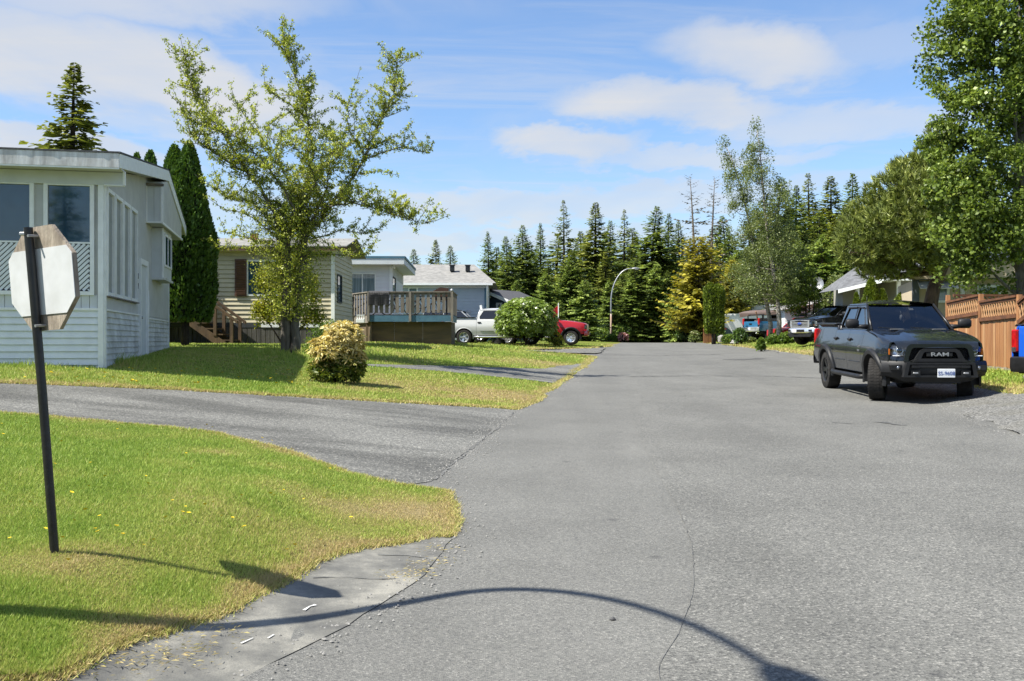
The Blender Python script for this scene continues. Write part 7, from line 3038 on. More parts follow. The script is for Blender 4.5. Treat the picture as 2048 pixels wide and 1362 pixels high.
row = [  # pixel of the top, depth, kind, width
 (830, 497, 96, 4, 1.0, 'young fir leftmost of the trees behind the blue-grey roof'),
 (873, 478, 94, 1, .8, 'slim fir with tall bare tip above the two roof vents'),
 (903, 490, 97, 4, 1.0, 'bushy fir just right of the roof vents'),
 (978, 462, 88, 0, .85, 'narrow fir rising behind the right end of the blue-grey roof'),
 (1018, 470, 90, 2, .95, 'broad fir behind the navy cottage roof'),
 (1045, 450, 93, 2, .95, 'dense fir above the navy cottage, second from the blue-grey roof'),
 (1082, 445, 95, 0, .8, 'pointed fir above the round rhododendron'),
 (1128, 399, 86, 3, .85, 'tall open fir with sparse drooping top above the red pickup'),
 (1190, 403, 90, 1, 1.1, 'tall brownish fir left of the street lamp'),
 (1218, 440, 98, 5, .9, 'fir behind the curved arm of the street lamp'),
 (1248, 418, 92, 3, .85, 'fir with a light open top right above the lamp head'),
 (1298, 412, 86, 2, 1.15, 'big dense dark fir at the end of the street'),
 (1335, 425, 92, 0, 1.0, 'fir behind the end of the street, left of the golden cypress'),
 (1360, 442, 96, 5, 1.0, 'fir rising just left of the golden cypress top'),
 (1165, 470, 101, 2, .9, 'shorter fir in the gap between the tall open fir and the brownish fir'),
 (1060, 500, 104, 5, 1.1, 'back-row fir filling in above the rhododendron'),
 (1270, 470, 103, 1, 1.1, 'back-row fir between lamp head and big dense fir'),
 (1545, 352, 84, 2, 1.0, 'dark fir directly behind the birch tops'),
 (1590, 370, 90, 0, 1.0, 'fir right of the birch crown'),
 (1620, 344, 94, 3, .9, 'slender open fir midway between birch and leaning pine'),
 (1662, 350, 92, 1, 1.0, 'drooping fir above the satellite dish'),
 (1700, 344, 90, 4, .85, 'full fir left of the leaning pine crown'),
 (1745, 372, 96, 5, 1.0, 'fir half hidden behind the left edge of the pine'),
 (1800, 322, 88, 0, 1.0, 'fir top peeking out above the leaning pine'),
 (1520, 420, 98, 5, 1.2, 'fir deep behind the lower birch foliage'),
 (1460, 430, 100, 2, 1.1, 'fir between the bare spruces and the birch'),
 (1640, 420, 82, 5, 1.15, 'lower bushy fir behind the lattice bungalow'),
 (1590, 460, 80, 1, 1.0, 'lower fir behind the parked cars and birch trunks'),
 (1690, 430, 84, 2, 1.1, 'lower broad fir behind the pale bush'),
 (1420, 480, 104, 0, 1.2, 'dark fir behind the golden cypress'),
 (1100, 520, 84, 5, 1.15, 'low full fir behind the red flag'),
 (1240, 540, 82, 2, 1.2, 'low dark fir at the lamp post foot'),
 (1330, 540, 80, 5, 1.1, 'low dark fir closing the end of the street'),
 (1180, 530, 86, 4, 1.1, 'low fir between light green cedar and lamp post'),
 (960, 540, 100, 4, 1.2, 'low fir between the blue-grey roof and navy cottage'),
 (1850, 300, 92, 2, 1.2, 'fir behind the poplar and pine'),
 (990, 492, 112, 0, 1.7, 'back-row fir between the first two firs right of the blue-grey roof'),
 (1066, 480, 114, 2, 1.6, 'back-row fir filling the gap above the rhododendron top'),
 (1106, 470, 112, 5, 1.7, 'back-row fir left of the tall open fir'),
 (1160, 462, 115, 0, 1.6, 'back-row fir right of the tall open fir'),
 (1232, 462, 113, 2, 1.6, 'back-row fir above the lamp arm'),
 (1275, 455, 114, 5, 1.7, 'back-row fir left of the big dense fir'),
 (1318, 460, 112, 0, 1.6, 'back-row fir right of the big dense fir'),
 (1372, 470, 114, 2, 1.7, 'back-row fir above the golden cypress'),
 (1440, 455, 112, 5, 1.7, 'back-row fir right of the bare spruces'),
 (1600, 415, 112, 2, 1.7, 'back-row fir between birch and slender open fir'),
 (1645, 405, 114, 5, 1.7, 'back-row fir behind the drooping fir'),
 (1690, 400, 112, 0, 1.7, 'back-row fir behind the full fir'),
 (1740, 395, 114, 2, 1.7, 'back-row fir at the left edge of the pine'),
 (1012, 505, 84, 5, 1.2, 'low fir standing behind the left slope of the navy cottage'),
 (1148, 500, 80, 2, 1.2, 'mid-height fir right behind the light green cedar'),
 (1212, 505, 79, 1, 1.2, 'mid-height fir whose foliage frames the lamp pole'),
 (1270, 520, 78, 5, 1.3, 'mid-height fir directly right of the lamp pole'),
 (1375, 500, 86, 2, 1.2, 'mid-height fir behind the left half of the golden cypress'),
 (1450, 470, 88, 5, 1.3, 'mid-height fir between golden cypress and birch'),
 (1500, 440, 86, 0, 1.3, 'fir showing through the leaning birch crown'),
 (1565, 450, 82, 2, 1.3, 'fir showing through the tall birch crown'),
 (1615, 450, 86, 5, 1.4, 'broad fir right behind the small dark tree'),
 (1665, 440, 80, 1, 1.3, 'drooping olive fir behind the satellite dish'),
 (1720, 440, 86, 5, 1.4, 'broad fir behind the pine, above the cedars'),
 (1770, 400, 90, 2, 1.3, 'fir filling the gap left of the pine top'),
]
for (px, py, Y, k, wd, lb) in row:
 x = (px - 1024) / FPX * Y
 z0 = terrain(x, Y)
 zt = CAM_H + (681 - py) / FPX * Y
 conifer('fir%d' % k, (x, Y, z0), zt - z0, lb, 'firs beyond the end of the street', rnd.uniform(0, 6.28), wd * (1.6 if px > 1480 else 1.4 if px > 950 else 1.5), 'fir_tree')
for (px, py, Y, lb) in ((1392, 345, 82, 'bare-stemmed spruce with broken top left of the birch'), (1420, 352, 84, 'second bare-stemmed spruce right beside the broken one')):
 x = (px - 1024) / FPX * Y
 z0 = terrain(x, Y)
 conifer('dead', (x, Y, z0), CAM_H + (681 - py) / FPX * Y - z0, lb, 'bare spruces', px, 1.0, 'spruce_tree')
x = (142 - 1024) / FPX * 40
conifer('fir1', (x, 40, terrain(x, 40)), CAM_H + (681 - 122) / FPX * 40 - terrain(x, 40), 'dark fir standing behind the grey sunroom roof', None, 2.0, 1.7, 'fir_tree')
x = (1172 - 1024) / FPX * 71
conifer('cedar', (x, 71, terrain(x, 71)), CAM_H + (681 - 560) / FPX * 71 - terrain(x, 71), 'light green feathery cedar left of the street lamp', None, 1.0, 1.25, 'cedar_tree')
x = (1120 - 1024) / FPX * 70
conifer('cedar', (x, 70, terrain(x, 70)), CAM_H + (681 - 600) / FPX * 70 - terrain(x, 70), 'smaller light green cedar behind the red pickup cab', None, 2.5, .9, 'cedar_tree')
x = (1398 - 1024) / FPX * 72
conifer('gold', (x, 72, terrain(x, 72)), CAM_H + (681 - 474) / FPX * 72 - terrain(x, 72), 'golden yellow cypress beside the far right verge', None, .6, 1.0, 'golden_cypress')
x = (1465 - 1024) / FPX * 75
conifer('gold', (x, 75, terrain(x, 75)), CAM_H + (681 - 520) / FPX * 75 - terrain(x, 75), 'shorter golden cypress partly behind the birch', None, 2.6, .85, 'golden_cypress')
for (px, py, Y, wd, lb) in ((1092, 545, 78, 1.0, 'bright hemlock behind the red flag, right of the navy cottage'), (1138, 520, 79, .9, 'bright hemlock between the light cedar and the tall open fir'), (1218, 560, 76, .9, 'bright hemlock just left of the lamp pole'),
  (1262, 555, 77, 1.0, 'bright hemlock just right of the lamp pole'), (1312, 530, 79, 1.0, 'bright drooping hemlock in front of the big dense fir'), (1352, 575, 76, .9, 'small bright hemlock left of the golden cypress'),
  (1475, 500, 78, 1.0, 'bright hemlock behind the leaning birch'), (1600, 480, 76, 1.0, 'bright hemlock right of the tall birch'), (1645, 470, 75, 1.0, 'bright hemlock behind the satellite dish'), (1700, 450, 77, 1.1, 'bright hemlock left of the pine crown'), (1032, 560, 80, .9, 'bright hemlock above the navy cottage ridge')):
 x = (px - 1024) / FPX * Y
 z0 = terrain(x, Y)
 conifer('hemlock', (x, Y, z0), CAM_H + (681 - py) / FPX * Y - z0, lb, 'hemlocks before the firs', px, wd, 'hemlock_tree')
# woods round the camera that the photograph does not show but the paintwork mirrors
for i, (x, y, k, H) in enumerate(((-34, 3, 0, 12), (-38, 9, 2, 13), (-33, -6, 1, 13), (-36, -13, 5, 12), (-30, -24, 2, 13), (-20, -30, 0, 14), (-8, -34, 3, 14), (4, -36, 2, 13), (16, -32, 1, 13), (-40, 16, 5, 12), (-42, 24, 1, 12))):
 conifer('fir%d' % k, (x, y, terrain(x, y) - .1), H, 'dark fir in the wood behind the viewpoint, number %s from the left' % ('one', 'two', 'three', 'four', 'five', 'six', 'seven', 'eight', 'nine', 'ten', 'eleven')[i], 'firs behind the viewpoint', i, 1.5, 'fir_tree')

# ---------------------------------------------------------------- columnar cedars and hedges
def arborvitae(base, h, w, lm, label, seed, group=None, n=5200, tops=((0, 0, 1.0),), stem=.0, leaf=.13, taper=.35, name='columnar_cedar'):
 r = np.random.default_rng(seed)
 root = thing(name, base, 0, label, 'tree', group)
 Vs, Ts = [], []
 core = MB()
 for (ox, oy, hs) in tops:
  hh = h * hs
  ph = r.uniform(0, 6.28, 6)

  def rad(t, a):
   return w * .5 * (np.clip((1 - t) / taper, 0, 1) ** .55) * (.72 + .28 * np.clip(t / .15, 0, 1)) * (1 + .07 * np.sin(3 * a + ph[0] + 6 * t) + .06 * np.sin(5 * a + ph[1] - 9 * t) + .05 * np.sin(17 * t + ph[2] + 2 * a))
  k = int(n / len(tops))
  t = r.uniform(0, 1, k)
  a = r.uniform(0, 6.28, k)
  rr = rad(t, a) * r.uniform(.86, 1.06, k)
  c = np.stack([ox + rr * np.cos(a), oy + rr * np.sin(a), stem + t * (hh - stem)], 1)
  out = np.stack([np.cos(a) * .55, np.sin(a) * .55, np.ones(k) * .9], 1)
  V, F = leaf_quads(c, leaf, .55, r, 0.0, out)
  Vs.append(V)
  lump = .5 + .35 * np.sin(11 * t + 4 * a + ph[3]) * np.sin(7 * t - 3 * a + ph[4])
  Ts.append(np.repeat(np.clip(.55 * r.beta(2, 2, k) + .5 * lump, 0, 1), 4))
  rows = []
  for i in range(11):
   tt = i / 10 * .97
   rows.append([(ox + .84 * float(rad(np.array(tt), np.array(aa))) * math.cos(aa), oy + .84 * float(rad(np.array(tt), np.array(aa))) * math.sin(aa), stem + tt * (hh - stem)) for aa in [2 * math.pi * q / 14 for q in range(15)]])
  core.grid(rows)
 V = np.concatenate(Vs)
 crown_obj('crown', V, np.arange(len(V)).reshape(-1, 4), lm, np.concatenate(Ts), root)
 core.build('dark_core', MATS['leaf_core'], root, True)  # added solid core blocks the see-through; its dark colour is painted inner shade
 st = MB()
 rp = random.Random(seed)
 for i in range(4 if stem > .2 else 1):
  ox, oy = rp.uniform(-.2, .2) * w, rp.uniform(-.2, .2) * w
  st.tube([(ox * .6, oy * .6, -.2), (ox * .8, oy * .8, stem * .6), (ox, oy, stem + .5)], [.07, .06, .04], 7)
 st.build('trunk', M_['bark_dark'], root, True)
 return root

mat('leaf_core', (0.014, 0.020, 0.008), (0.006, 0.010, 0.004), 6, 0.95)  # near-black tone puts the crown's inner shade into the core colour
yv = 28.6
x = (371 - 1024) / FPX * yv
arborvitae((x, yv, terrain(x, yv)), CAM_H + (681 - 283) / FPX * yv - terrain(x, yv), 1.15, LF['arbor'], 'tall dark columnar cedars grown together beside the grey sunroom house', 41, None, 30000, ((.10, 0, 1.0), (-.35, .1, .985), (.22, .25, .80), (-.1, -.2, .9)), .75, .13, .45)
for (px, py, Y, w, lb, sd) in ((274, 306, 34, .75, 'narrow cedar tip behind the sunroom roof ridge, left one', 42), (301, 301, 33.5, .9, 'rounded cedar tip behind the sunroom roof ridge, right one', 43)):
 x = (px - 1024) / FPX * Y
 arborvitae((x, Y, terrain(x, Y)), CAM_H + (681 - py) / FPX * Y - terrain(x, Y), w, LF['arbor'], lb, sd, 'cedar tips over the sunroom roof', 4500, ((0, 0, 1.0),), .2, .13, .3)
Y = 63
x = (1427 - 1024) / FPX * Y
arborvitae((x, Y, terrain(x, Y)), CAM_H + (681 - 566) / FPX * Y - terrain(x, Y), .80, LF['arbor_light'], 'clipped columnar cedar with bare trunk at the far verge', 44, None, 7000, ((-.2, 0, 1.0), (.28, 0, .98)), .72, .15, .12)
Y = 41
for (px, py, w, lb, sd, n) in ((1742, 556, 1.0, 'bright green pyramidal cedar in front of the taupe bungalow', 45, 6000), (1765, 578, .7, 'shorter cedar tip right of the pyramidal cedar', 46, 3000), (1713, 585, .5, 'small cedar tip left of the pyramidal cedar', 47, 2000), (1806, 584, .75, 'round-topped clipped cedar beside the porch post', 48, 3000)):
 x = (px - 1024) / FPX * Y
 arborvitae((x, Y, terrain(x, Y)), CAM_H + (681 - py) / FPX * Y - terrain(x, Y), w, LF['arbor_light'], lb, sd, 'cedars before the taupe bungalow', n, ((0, 0, 1.0),), .1, .12, .7 if px < 1790 else .2)

# ---------------------------------------------------------------- apple tree in the middle of the lawn
def apple_tree():
 Y = 26.3
 base = Vector(G(580, 708))
 s = FPX / Y
 t = thing('apple_tree', base, 0, 'spreading old apple tree with long upright leafy shoots on the lawn', 'tree')
 cx = lambda x, y: (340 + x / 2.003, 40 + y / 2.003)
 r = np.random.default_rng(71)
 rp = random.Random(71)

 def W(x, y, dy):
  px, py = cx(x, y)
  yy = base.y + dy
  k = yy / FPX
  return Vector(((px - 1024) * k - base.x, dy, CAM_H + (681 - py) * k - base.z))
 limbs = [  # points in a crop of the photograph, depth offsets, start radius
  ([(462, 1345), (462, 1200), (466, 960), (470, 850)], (0, -.05, -.1, -.1), .20, .12),
  ([(500, 1345), (503, 1200), (528, 1000), (545, 860), (520, 760)], (0, .05, .1, .15, .2), .20, .10),
  ([(470, 850), (430, 780), (360, 660), (310, 600), (240, 560), (160, 510), (90, 460), (50, 420)], (-.1, -.2, -.4, -.5, -.6, -.6, -.6, -.6), .10, .012),
  ([(310, 600), (230, 480), (160, 370), (100, 290), (60, 230), (45, 160), (42, 95)], (-.5, -.4, -.2, 0, .1, .1, .1), .055, .008),
  ([(190, 425), (110, 395), (60, 380), (30, 345), (40, 310)], (-.3, -.5, -.6, -.6, -.6), .03, .008),
  ([(470, 850), (500, 740), (440, 640), (380, 560), (290, 470), (210, 410)], (-.1, -.4, -.7, -.9, -1.0, -1.0), .09, .012),
  ([(400, 500), (330, 410), (270, 330), (245, 285)], (-.2, .2, .4, .5), .03, .008),
  ([(350, 440), (330, 370), (320, 312)], (.1, .3, .4), .02, .008),
  ([(520, 760), (510, 700), (560, 620), (580, 520), (560, 420), (545, 320), (520, 250), (490, 150), (460, 90), (455, 30)], (.2, .2, .2, .2, .2, .2, .2, .2, .2, .2), .10, .008),
  ([(545, 310), (560, 240), (566, 165)], (.2, .3, .3), .025, .008),
  ([(545, 315), (575, 260), (578, 205)], (.2, .1, .1), .022, .008),
  ([(550, 370), (500, 330), (450, 290), (390, 260), (370, 225)], (.2, -.1, -.3, -.4, -.4), .03, .008),
  ([(540, 340), (500, 335), (430, 370), (365, 410)], (.2, .5, .7, .8), .025, .008),
  ([(560, 420), (600, 380), (640, 420), (660, 380)], (.2, .4, .5, .5), .025, .008),
  ([(545, 860), (620, 770), (690, 680), (760, 600), (800, 520), (840, 430), (880, 350), (920, 270), (922, 180), (930, 100)], (.15, .2, .3, .3, .3, .3, .3, .3, .3, .3), .10, .008),
  ([(880, 350), (865, 285), (856, 240)], (.3, .1, 0), .022, .008),
  ([(900, 320), (945, 290), (962, 212)], (.3, .5, .5), .022, .008),
  ([(800, 520), (730, 420), (722, 330), (752, 235)], (.3, 0, -.1, -.1), .04, .008),
  ([(722, 330), (705, 300), (670, 275)], (-.1, 0, .1), .02, .008),
  ([(780, 545), (880, 505), (960, 490), (1060, 512), (1075, 490)], (.3, .6, .8, .9, .9), .035, .008),
  ([(850, 475), (940, 440), (1000, 385)], (.3, 0, -.1), .025, .008),
  ([(770, 600), (850, 588), (935, 600)], (.3, -.2, -.4), .025, .008),
  ([(560, 800), (620, 740), (740, 718), (820, 730), (900, 760), (980, 785), (1062, 800)], (.15, -.2, -.5, -.7, -.8, -.8, -.8), .05, .008),
  ([(850, 735), (920, 715), (960, 690)], (-.7, -.5, -.4), .02, .008),
  ([(560, 870), (700, 830), (780, 842), (870, 825)], (.1, .5, .7, .8), .035, .008),
  ([(540, 930), (700, 930), (780, 930), (830, 910)], (.1, -.5, -.7, -.8), .03, .008),
  ([(460, 870), (330, 720), (230, 700), (150, 650)], (-.1, .4, .6, .7), .045, .010),
  ([(455, 880), (300, 760), (190, 740)], (-.1, -.6, -.9), .035, .010),
  ([(460, 900), (300, 862), (180, 830)], (-.1, .5, .8), .03, .010),
  ([(460, 930), (280, 900), (170, 905)], (-.1, -.5, -.8), .03, .010),
  ([(470, 850), (520, 700), (620, 560), (690, 480), (640, 420)], (-.1, .7, 1.1, 1.3, 1.4), .06, .010),
  ([(520, 780), (470, 620), (420, 520), (460, 400)], (.2, .9, 1.2, 1.3), .05, .010),
  ([(545, 840), (640, 650), (640, 560), (740, 470)], (.15, -.7, -1.0, -1.1), .05, .010),
  ([(500, 760), (590, 640), (560, 540), (480, 460)], (.2, -.8, -1.1, -1.2), .05, .010)]
 wood = MB()
 leafp, leafd = [], []
 twigs = []
 for (pts, dy, r0, r1) in limbs:
  P_ = [W(x, y, d) for (x, y), d in zip(pts, dy)]
  # smooth
  Q = []
  for a, b in zip(P_, P_[1:]):
   for k in range(4):
    Q.append(a.lerp(b, k / 4) + Vector((rp.gauss(0, .015), rp.gauss(0, .02), rp.gauss(0, .012))))
  Q.append(P_[-1])
  n = len(Q)
  wood.tube(Q, [(r0 + (r1 - r0) * (i / (n - 1)) ** .6) * (.66 if r0 < .19 else .8) for i in range(n)], 8 if r0 > .08 else 5)
  main = r0 >= .19
  for i in range(n - 1):
   seg = Q[i + 1] - Q[i]
   q = i / (n - 1)
   if main:
    if pts[0][1] > 1300 and i < n * .22:
     continue
   # spurs
   cnt = int(seg.length * (26 if r0 < .05 else 16) * (1 if not main else .9)) + 1
   for _ in range(cnt):
    p = Q[i] + seg * rp.random()
    ln = rp.uniform(.02, .10) * (1.0 if r0 < .06 else 1.5)
    d = Vector((rp.gauss(0, 1), rp.gauss(0, 1), rp.gauss(.3, .8))).normalized()
    twigs.append((p, p + d * ln))
   # side branchlets in the inner crown
   for _b in range(4 if (r0 >= .045 and not main) else (1 if (r0 >= .03 and not main) else 0)):
    d = Vector((rp.gauss(0, 1), rp.gauss(0, 1), rp.gauss(.55, .5))).normalized()
    L = rp.uniform(.25, .8)
    p = Q[i]
    e = p + d * L + Vector((0, 0, .12))
    wood.tube([p, p.lerp(e, .5) + Vector((0, 0, -.03)), e], [.010, .007, .004], 4, False)
    for _ in range(int(L * 17)):
     u = rp.uniform(.2, 1)
     b = p.lerp(e, u)
     dd = Vector((rp.gauss(0, 1), rp.gauss(0, 1), rp.gauss(.2, .8))).normalized()
     twigs.append((b, b + dd * rp.uniform(.04, .13)))
 # water shoots low on the trunk
 for _ in range(1700):
  a = rp.uniform(0, 6.28)
  z = rp.uniform(.9, 3.9)
  rr = rp.uniform(.15, .40 + .34 * z)
  b = Vector((math.cos(a) * .15 + .02, math.sin(a) * .15, z))
  e = Vector((math.cos(a) * rr, math.sin(a) * rr, z + rp.uniform(-.1, .35)))
  twigs.append((b, e))
 wood.build('trunk', M_['bark_grey'], t, True)
 tw = MB()
 for (a, b) in twigs[::3]:
  tw.tube([a, b], [.005, .003], 3, False)
 o = tw.build('twigs', M_['bark_grey'], t, fix=False)
 o['kind'] = 'stuff'
 A = np.array([tuple(a) for a, b in twigs])
 B = np.array([tuple(b) for a, b in twigs])
 per = 7
 idx = np.repeat(np.arange(len(A)), per)
 u = r.uniform(.35, 1.12, (len(idx), 1))
 pos = A[idx] * (1 - u) + B[idx] * u + r.normal(0, .028, (len(idx), 3))
 V, F = leaf_quads(pos, .058, .6, r, .3)
 cb = r.normal(0, .13, len(A))[idx]
 crown_obj('crown', V, F, LF['apple'], tint_for(len(pos), r, 4, cb + .2), t)
 t.scale = (.95, .95, .975)

apple_tree()

# ---------------------------------------------------------------- shrubs
def shrub(name, base, label, lobes, n, lsize, asp, lm, seed, group=None, core=True, up=.4, cat='shrub', rosette=0, shell=.92, lm2=None, split=0.0, stems=5, lump=.12):
 """dense bush: lobes = [(centre, radii)], leaves or rosettes over the lobes"""
 r = np.random.default_rng(seed)
 root = thing(name, base, 0, label, cat, group)
 area = np.array([rd[0] * rd[2] + rd[0] * rd[1] for c, rd in lobes])
 cnt = (n * area / area.sum()).astype(int) + 1
 P_, D_ = [], []
 for k, (c, rd) in zip(cnt, lobes):
  d = r.normal(size=(k, 3))
  d /= np.linalg.norm(d, axis=1, keepdims=True)
  d[:, 2] = np.where(d[:, 2] < -.55, -d[:, 2], d[:, 2])
  a = np.arctan2(d[:, 1], d[:, 0])
  f = 1 + lump * np.sin(5 * a + 7 * d[:, 2] + seed) * np.cos(6 * d[:, 2] - 3 * a)
  rr = (shell + (1.06 - shell) * r.random(k)) * f
  P_.append(np.array(c) + d * rr[:, None] * np.array(rd))
  D_.append(d)
 P_ = np.concatenate(P_)
 D_ = np.concatenate(D_)
 ok = P_[:, 2] > .03
 P_, D_ = P_[ok], D_[ok]
 if rosette:
  m = len(P_)
  idx = np.repeat(np.arange(m), rosette)
  ax = D_[idx] * .8 + np.array([0, 0, .45])
  rd = r.normal(size=(len(idx), 3))
  rd -= ax * (np.sum(rd * ax, 1) / (np.sum(ax * ax, 1) + 1e-9))[:, None]
  rd /= np.linalg.norm(rd, axis=1, keepdims=True) + 1e-9
  dirs = rd * .9 + ax * .35
  dirs /= np.linalg.norm(dirs, axis=1, keepdims=True)
  pos = P_[idx] + dirs * lsize * .5
  V, F = leaf_quads(pos, lsize, asp, r, up, dirs * 2.5, .25)
  tb = np.repeat(np.clip(r.beta(2, 2, m), 0, 1), rosette) + r.normal(0, .1, len(idx))
  hgt = pos[:, 2]
 else:
  pos = P_
  V, F = leaf_quads(pos, lsize, asp, r, up)
  tb = r.beta(2, 2, len(pos)) + .25 * np.sin(6 * P_[:, 0] + 5 * P_[:, 2] + seed) * .5
  hgt = pos[:, 2]
 tb = np.clip(tb, 0, 1)
 if lm2 is not None:
  h0 = hgt.min() + (hgt.max() - hgt.min()) * split
  top = hgt + r.normal(0, .09, len(hgt)) * (hgt.max() - hgt.min()) > h0
  for nm, sel, mm in (('crown', top, lm), ('lower_leaves', ~top, lm2)):
   vv = V.reshape(-1, 4, 3)[sel].reshape(-1, 3)
   crown_obj(nm, vv, np.arange(len(vv)).reshape(-1, 4), mm, np.repeat(tb[sel], 4), root)
 else:
  crown_obj('crown', V, F, lm, np.repeat(tb, 4), root)
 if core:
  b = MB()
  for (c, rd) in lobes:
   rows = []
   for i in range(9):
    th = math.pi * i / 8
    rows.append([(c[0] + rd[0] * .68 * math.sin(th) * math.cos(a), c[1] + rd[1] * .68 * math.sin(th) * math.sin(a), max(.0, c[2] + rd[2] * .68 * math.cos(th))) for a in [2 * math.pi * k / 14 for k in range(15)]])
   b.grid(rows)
  b.build('dark_core', MATS['leaf_core'], root, True)  # added dark filler in the lobes, coloured like their shaded depth
 st = MB()
 rp = random.Random(seed)
 for i in range(stems):
  c, rd = lobes[i % len(lobes)]
  e = (c[0] + rp.uniform(-.5, .5) * rd[0], c[1] + rp.uniform(-.5, .5) * rd[1], c[2] + rd[2] * .3)
  st.tube([(rp.uniform(-.1, .1), rp.uniform(-.1, .1), -.1), (e[0] * .5, e[1] * .5, e[2] * .5), e], [.03, .022, .01], 5, False)
 st.build('stems', M_['bark_brown'], root, True)
 return root

b0 = G(678, 770)
k = FPX / b0.y
Pz = lambda px, py: ((px - 678) / k, (770 - py) / k)

def lobe(px, py, rx, rz_, dy=0.0):
 x, z = Pz(px, py)
 return ((x, dy, z), (rx / k, (rx + rz_) / 2 / k, rz_ / k))

shrub('pieris_shrub', b0, 'pale yellow and cream leaved shrub on the middle lawn', [lobe(684, 676, 36, 26), lobe(704, 690, 22, 20), lobe(662, 704, 34, 26, -.1), lobe(692, 715, 32, 32, .1), lobe(650, 745, 30, 20), lobe(682, 748, 36, 22), lobe(706, 735, 22, 22)], 1700, .115, .26, LF['pieris_top'], 81, None, True, .2, 'shrub', 8, .72, LF['pieris_low'], .36, 6, .28)
Y = 30.5
x = (575 - 1024) / FPX * Y
k = FPX / Y
zb = terrain(x, Y)
z_ = lambda py: CAM_H + (681 - py) / k - zb
shrub('yellow_shrub', (x, Y, zb), 'tall yellow-green shrub glowing behind the apple tree trunk', [((-.55, 0, z_(570)), (.55, .5, .65)), ((-.3, .1, z_(630)), (.75, .6, .7)), ((.55, 0, z_(590)), (.55, .5, .8)), ((.75, .1, z_(640)), (.45, .45, .5)), ((.1, 0, z_(540)), (.6, .5, .5)), ((-.8, 0, z_(625)), (.35, .4, .45))], 9000, .085, .6, LF['yellowgreen'], 82, None, False, .3, 'shrub', 0, .35, None, 0, 9)
Y = 25.0
x = (640 - 1024) / FPX * Y
shrub('small_shrub', (x, Y, terrain(x, Y)), 'loose green shrub between the apple trunk and the pale shrub', [((.0, 0, .55), (.35, .3, .35)), ((.25, .1, .8), (.25, .25, .25)), ((-.2, 0, .35), (.25, .25, .25))], 1300, .06, .5, LF['shrub'], 83, None, False, .3, 'shrub', 0, .3)
Y = 52.5
x = (1052 - 1024) / FPX * Y
zb = terrain(x, Y)
k = FPX / Y
z_ = lambda py: CAM_H + (681 - py) / k - zb
shrub('rhododendron', (x, Y, zb), 'large round rhododendron with pale bud clusters in front of the pickups', [((0, 0, z_(640)), (1.52, 1.5, 1.08)), ((-.55, -.1, z_(650)), (1.05, 1.2, .95)), ((.6, 0, z_(655)), (1.02, 1.2, .9)), ((.1, .1, z_(628)), (1.1, 1.1, .78))], 3000, .17, .36, LF['rhodo'], 84, None, True, .5, 'shrub', 7, .9, None, 0, 7, .06)
x = (1110 - 1024) / FPX * 52.2
shrub('gold_shrub', (x, 52.2, terrain(x, 52.2)), 'small golden shrub at the right foot of the rhododendron', [((0, 0, .45), (.35, .35, .4)), ((.2, 0, .3), (.3, .3, .3))], 1300, .09, .4, LF['yellowgreen'], 85, None, True)

far_bushes = [  # px, py top, Y, half width px, material, name, label
 (1240, 648, 76, 22, 'shrub', 'green bush at the lamp post foot', 3), (1205, 655, 74, 20, 'shrub', 'leafy bush left of the lamp post', 4), (1168, 660, 73, 22, 'shrub_dark', 'dark low bush behind the red pickup nose', 5),
 (1150, 672, 70, 12, 'cedar_light', 'bright low mound beside the lane end', 6), (1300, 650, 82, 26, 'shrub_dark', 'dark bush closing the street end', 7), (1350, 645, 78, 22, 'shrub_dark', 'dark rounded bush left of the golden cypress foot', 8),
 (1378, 640, 74, 24, 'shrub_dark', 'deep green bush under the golden cypress', 9), (1270, 655, 80, 20, 'shrub_dark', 'dark bush right of the lamp post', 10), (1225, 668, 72, 10, 'shrub', 'small bright bush at the lane corner', 11),
 (1390, 662, 68, 12, 'pale', 'pale low plant by the orange boards', 12), (1462, 668, 62, 17, 'shrub', 'low round hedge mound on the far verge', 13), (1482, 655, 60, 14, 'shrub_dark', 'small dark bush left of the teal pickup', 14),
 (1500, 676, 61, 10, 'pale', 'grey-green plant beside the teal pickup bumper', 15), (1522, 676, 50, 9, 'shrub', 'small leafy bush at the road edge by the birches', 16), (1545, 668, 55, 14, 'shrub', 'weedy clump at the left birch foot', 17),
 (1572, 664, 54, 16, 'shrub', 'weedy clump between the birches and black pickup', 18), (1556, 655, 56, 8, 'yellowgreen', 'yellow flowering plant between the birch trunks', 19), (1100, 655, 62, 20, 'shrub_dark', 'dark bush behind the rhododendron right side', 20),
 (1684, 545, 54, 40, 'pale', 'pale flowering bush left of the taupe bungalow', 21), (1650, 588, 55, 20, 'pale', 'lower pale bush by the lattice bungalow', 22), (1440, 655, 66, 12, 'shrub_dark', 'dark sprig bush beside the columnar cedar', 23)]
for (px, py, Y, hwp, lm, lb, sd) in far_bushes:
 x = (px - 1024) / FPX * Y
 zb = terrain(x, Y)
 k = FPX / Y
 h = max(.3, CAM_H + (681 - py) / k - zb)
 w = hwp / k
 rr = random.Random(sd)
 lobes = [((rr.uniform(-.3, .3) * w, rr.uniform(-.3, .3) * w, h * rr.uniform(.4, .55)), (w * rr.uniform(.7, .95), w * rr.uniform(.7, .95), h * .46)) for _ in range(3)]
 lobes.append(((0, 0, h * .35), (w, w, h * .4)))
 shrub('bush', (x, Y, zb), lb, lobes, int(900 + 700 * min(4, w * h)), .10 + .0010 * Y, .55, LF[lm], 100 + sd, 'bushes along the verges', True, .3, 'shrub', 0, .8, None, 0, 3, .15)
Y = 72
x = (1246 - 1024) / FPX * Y
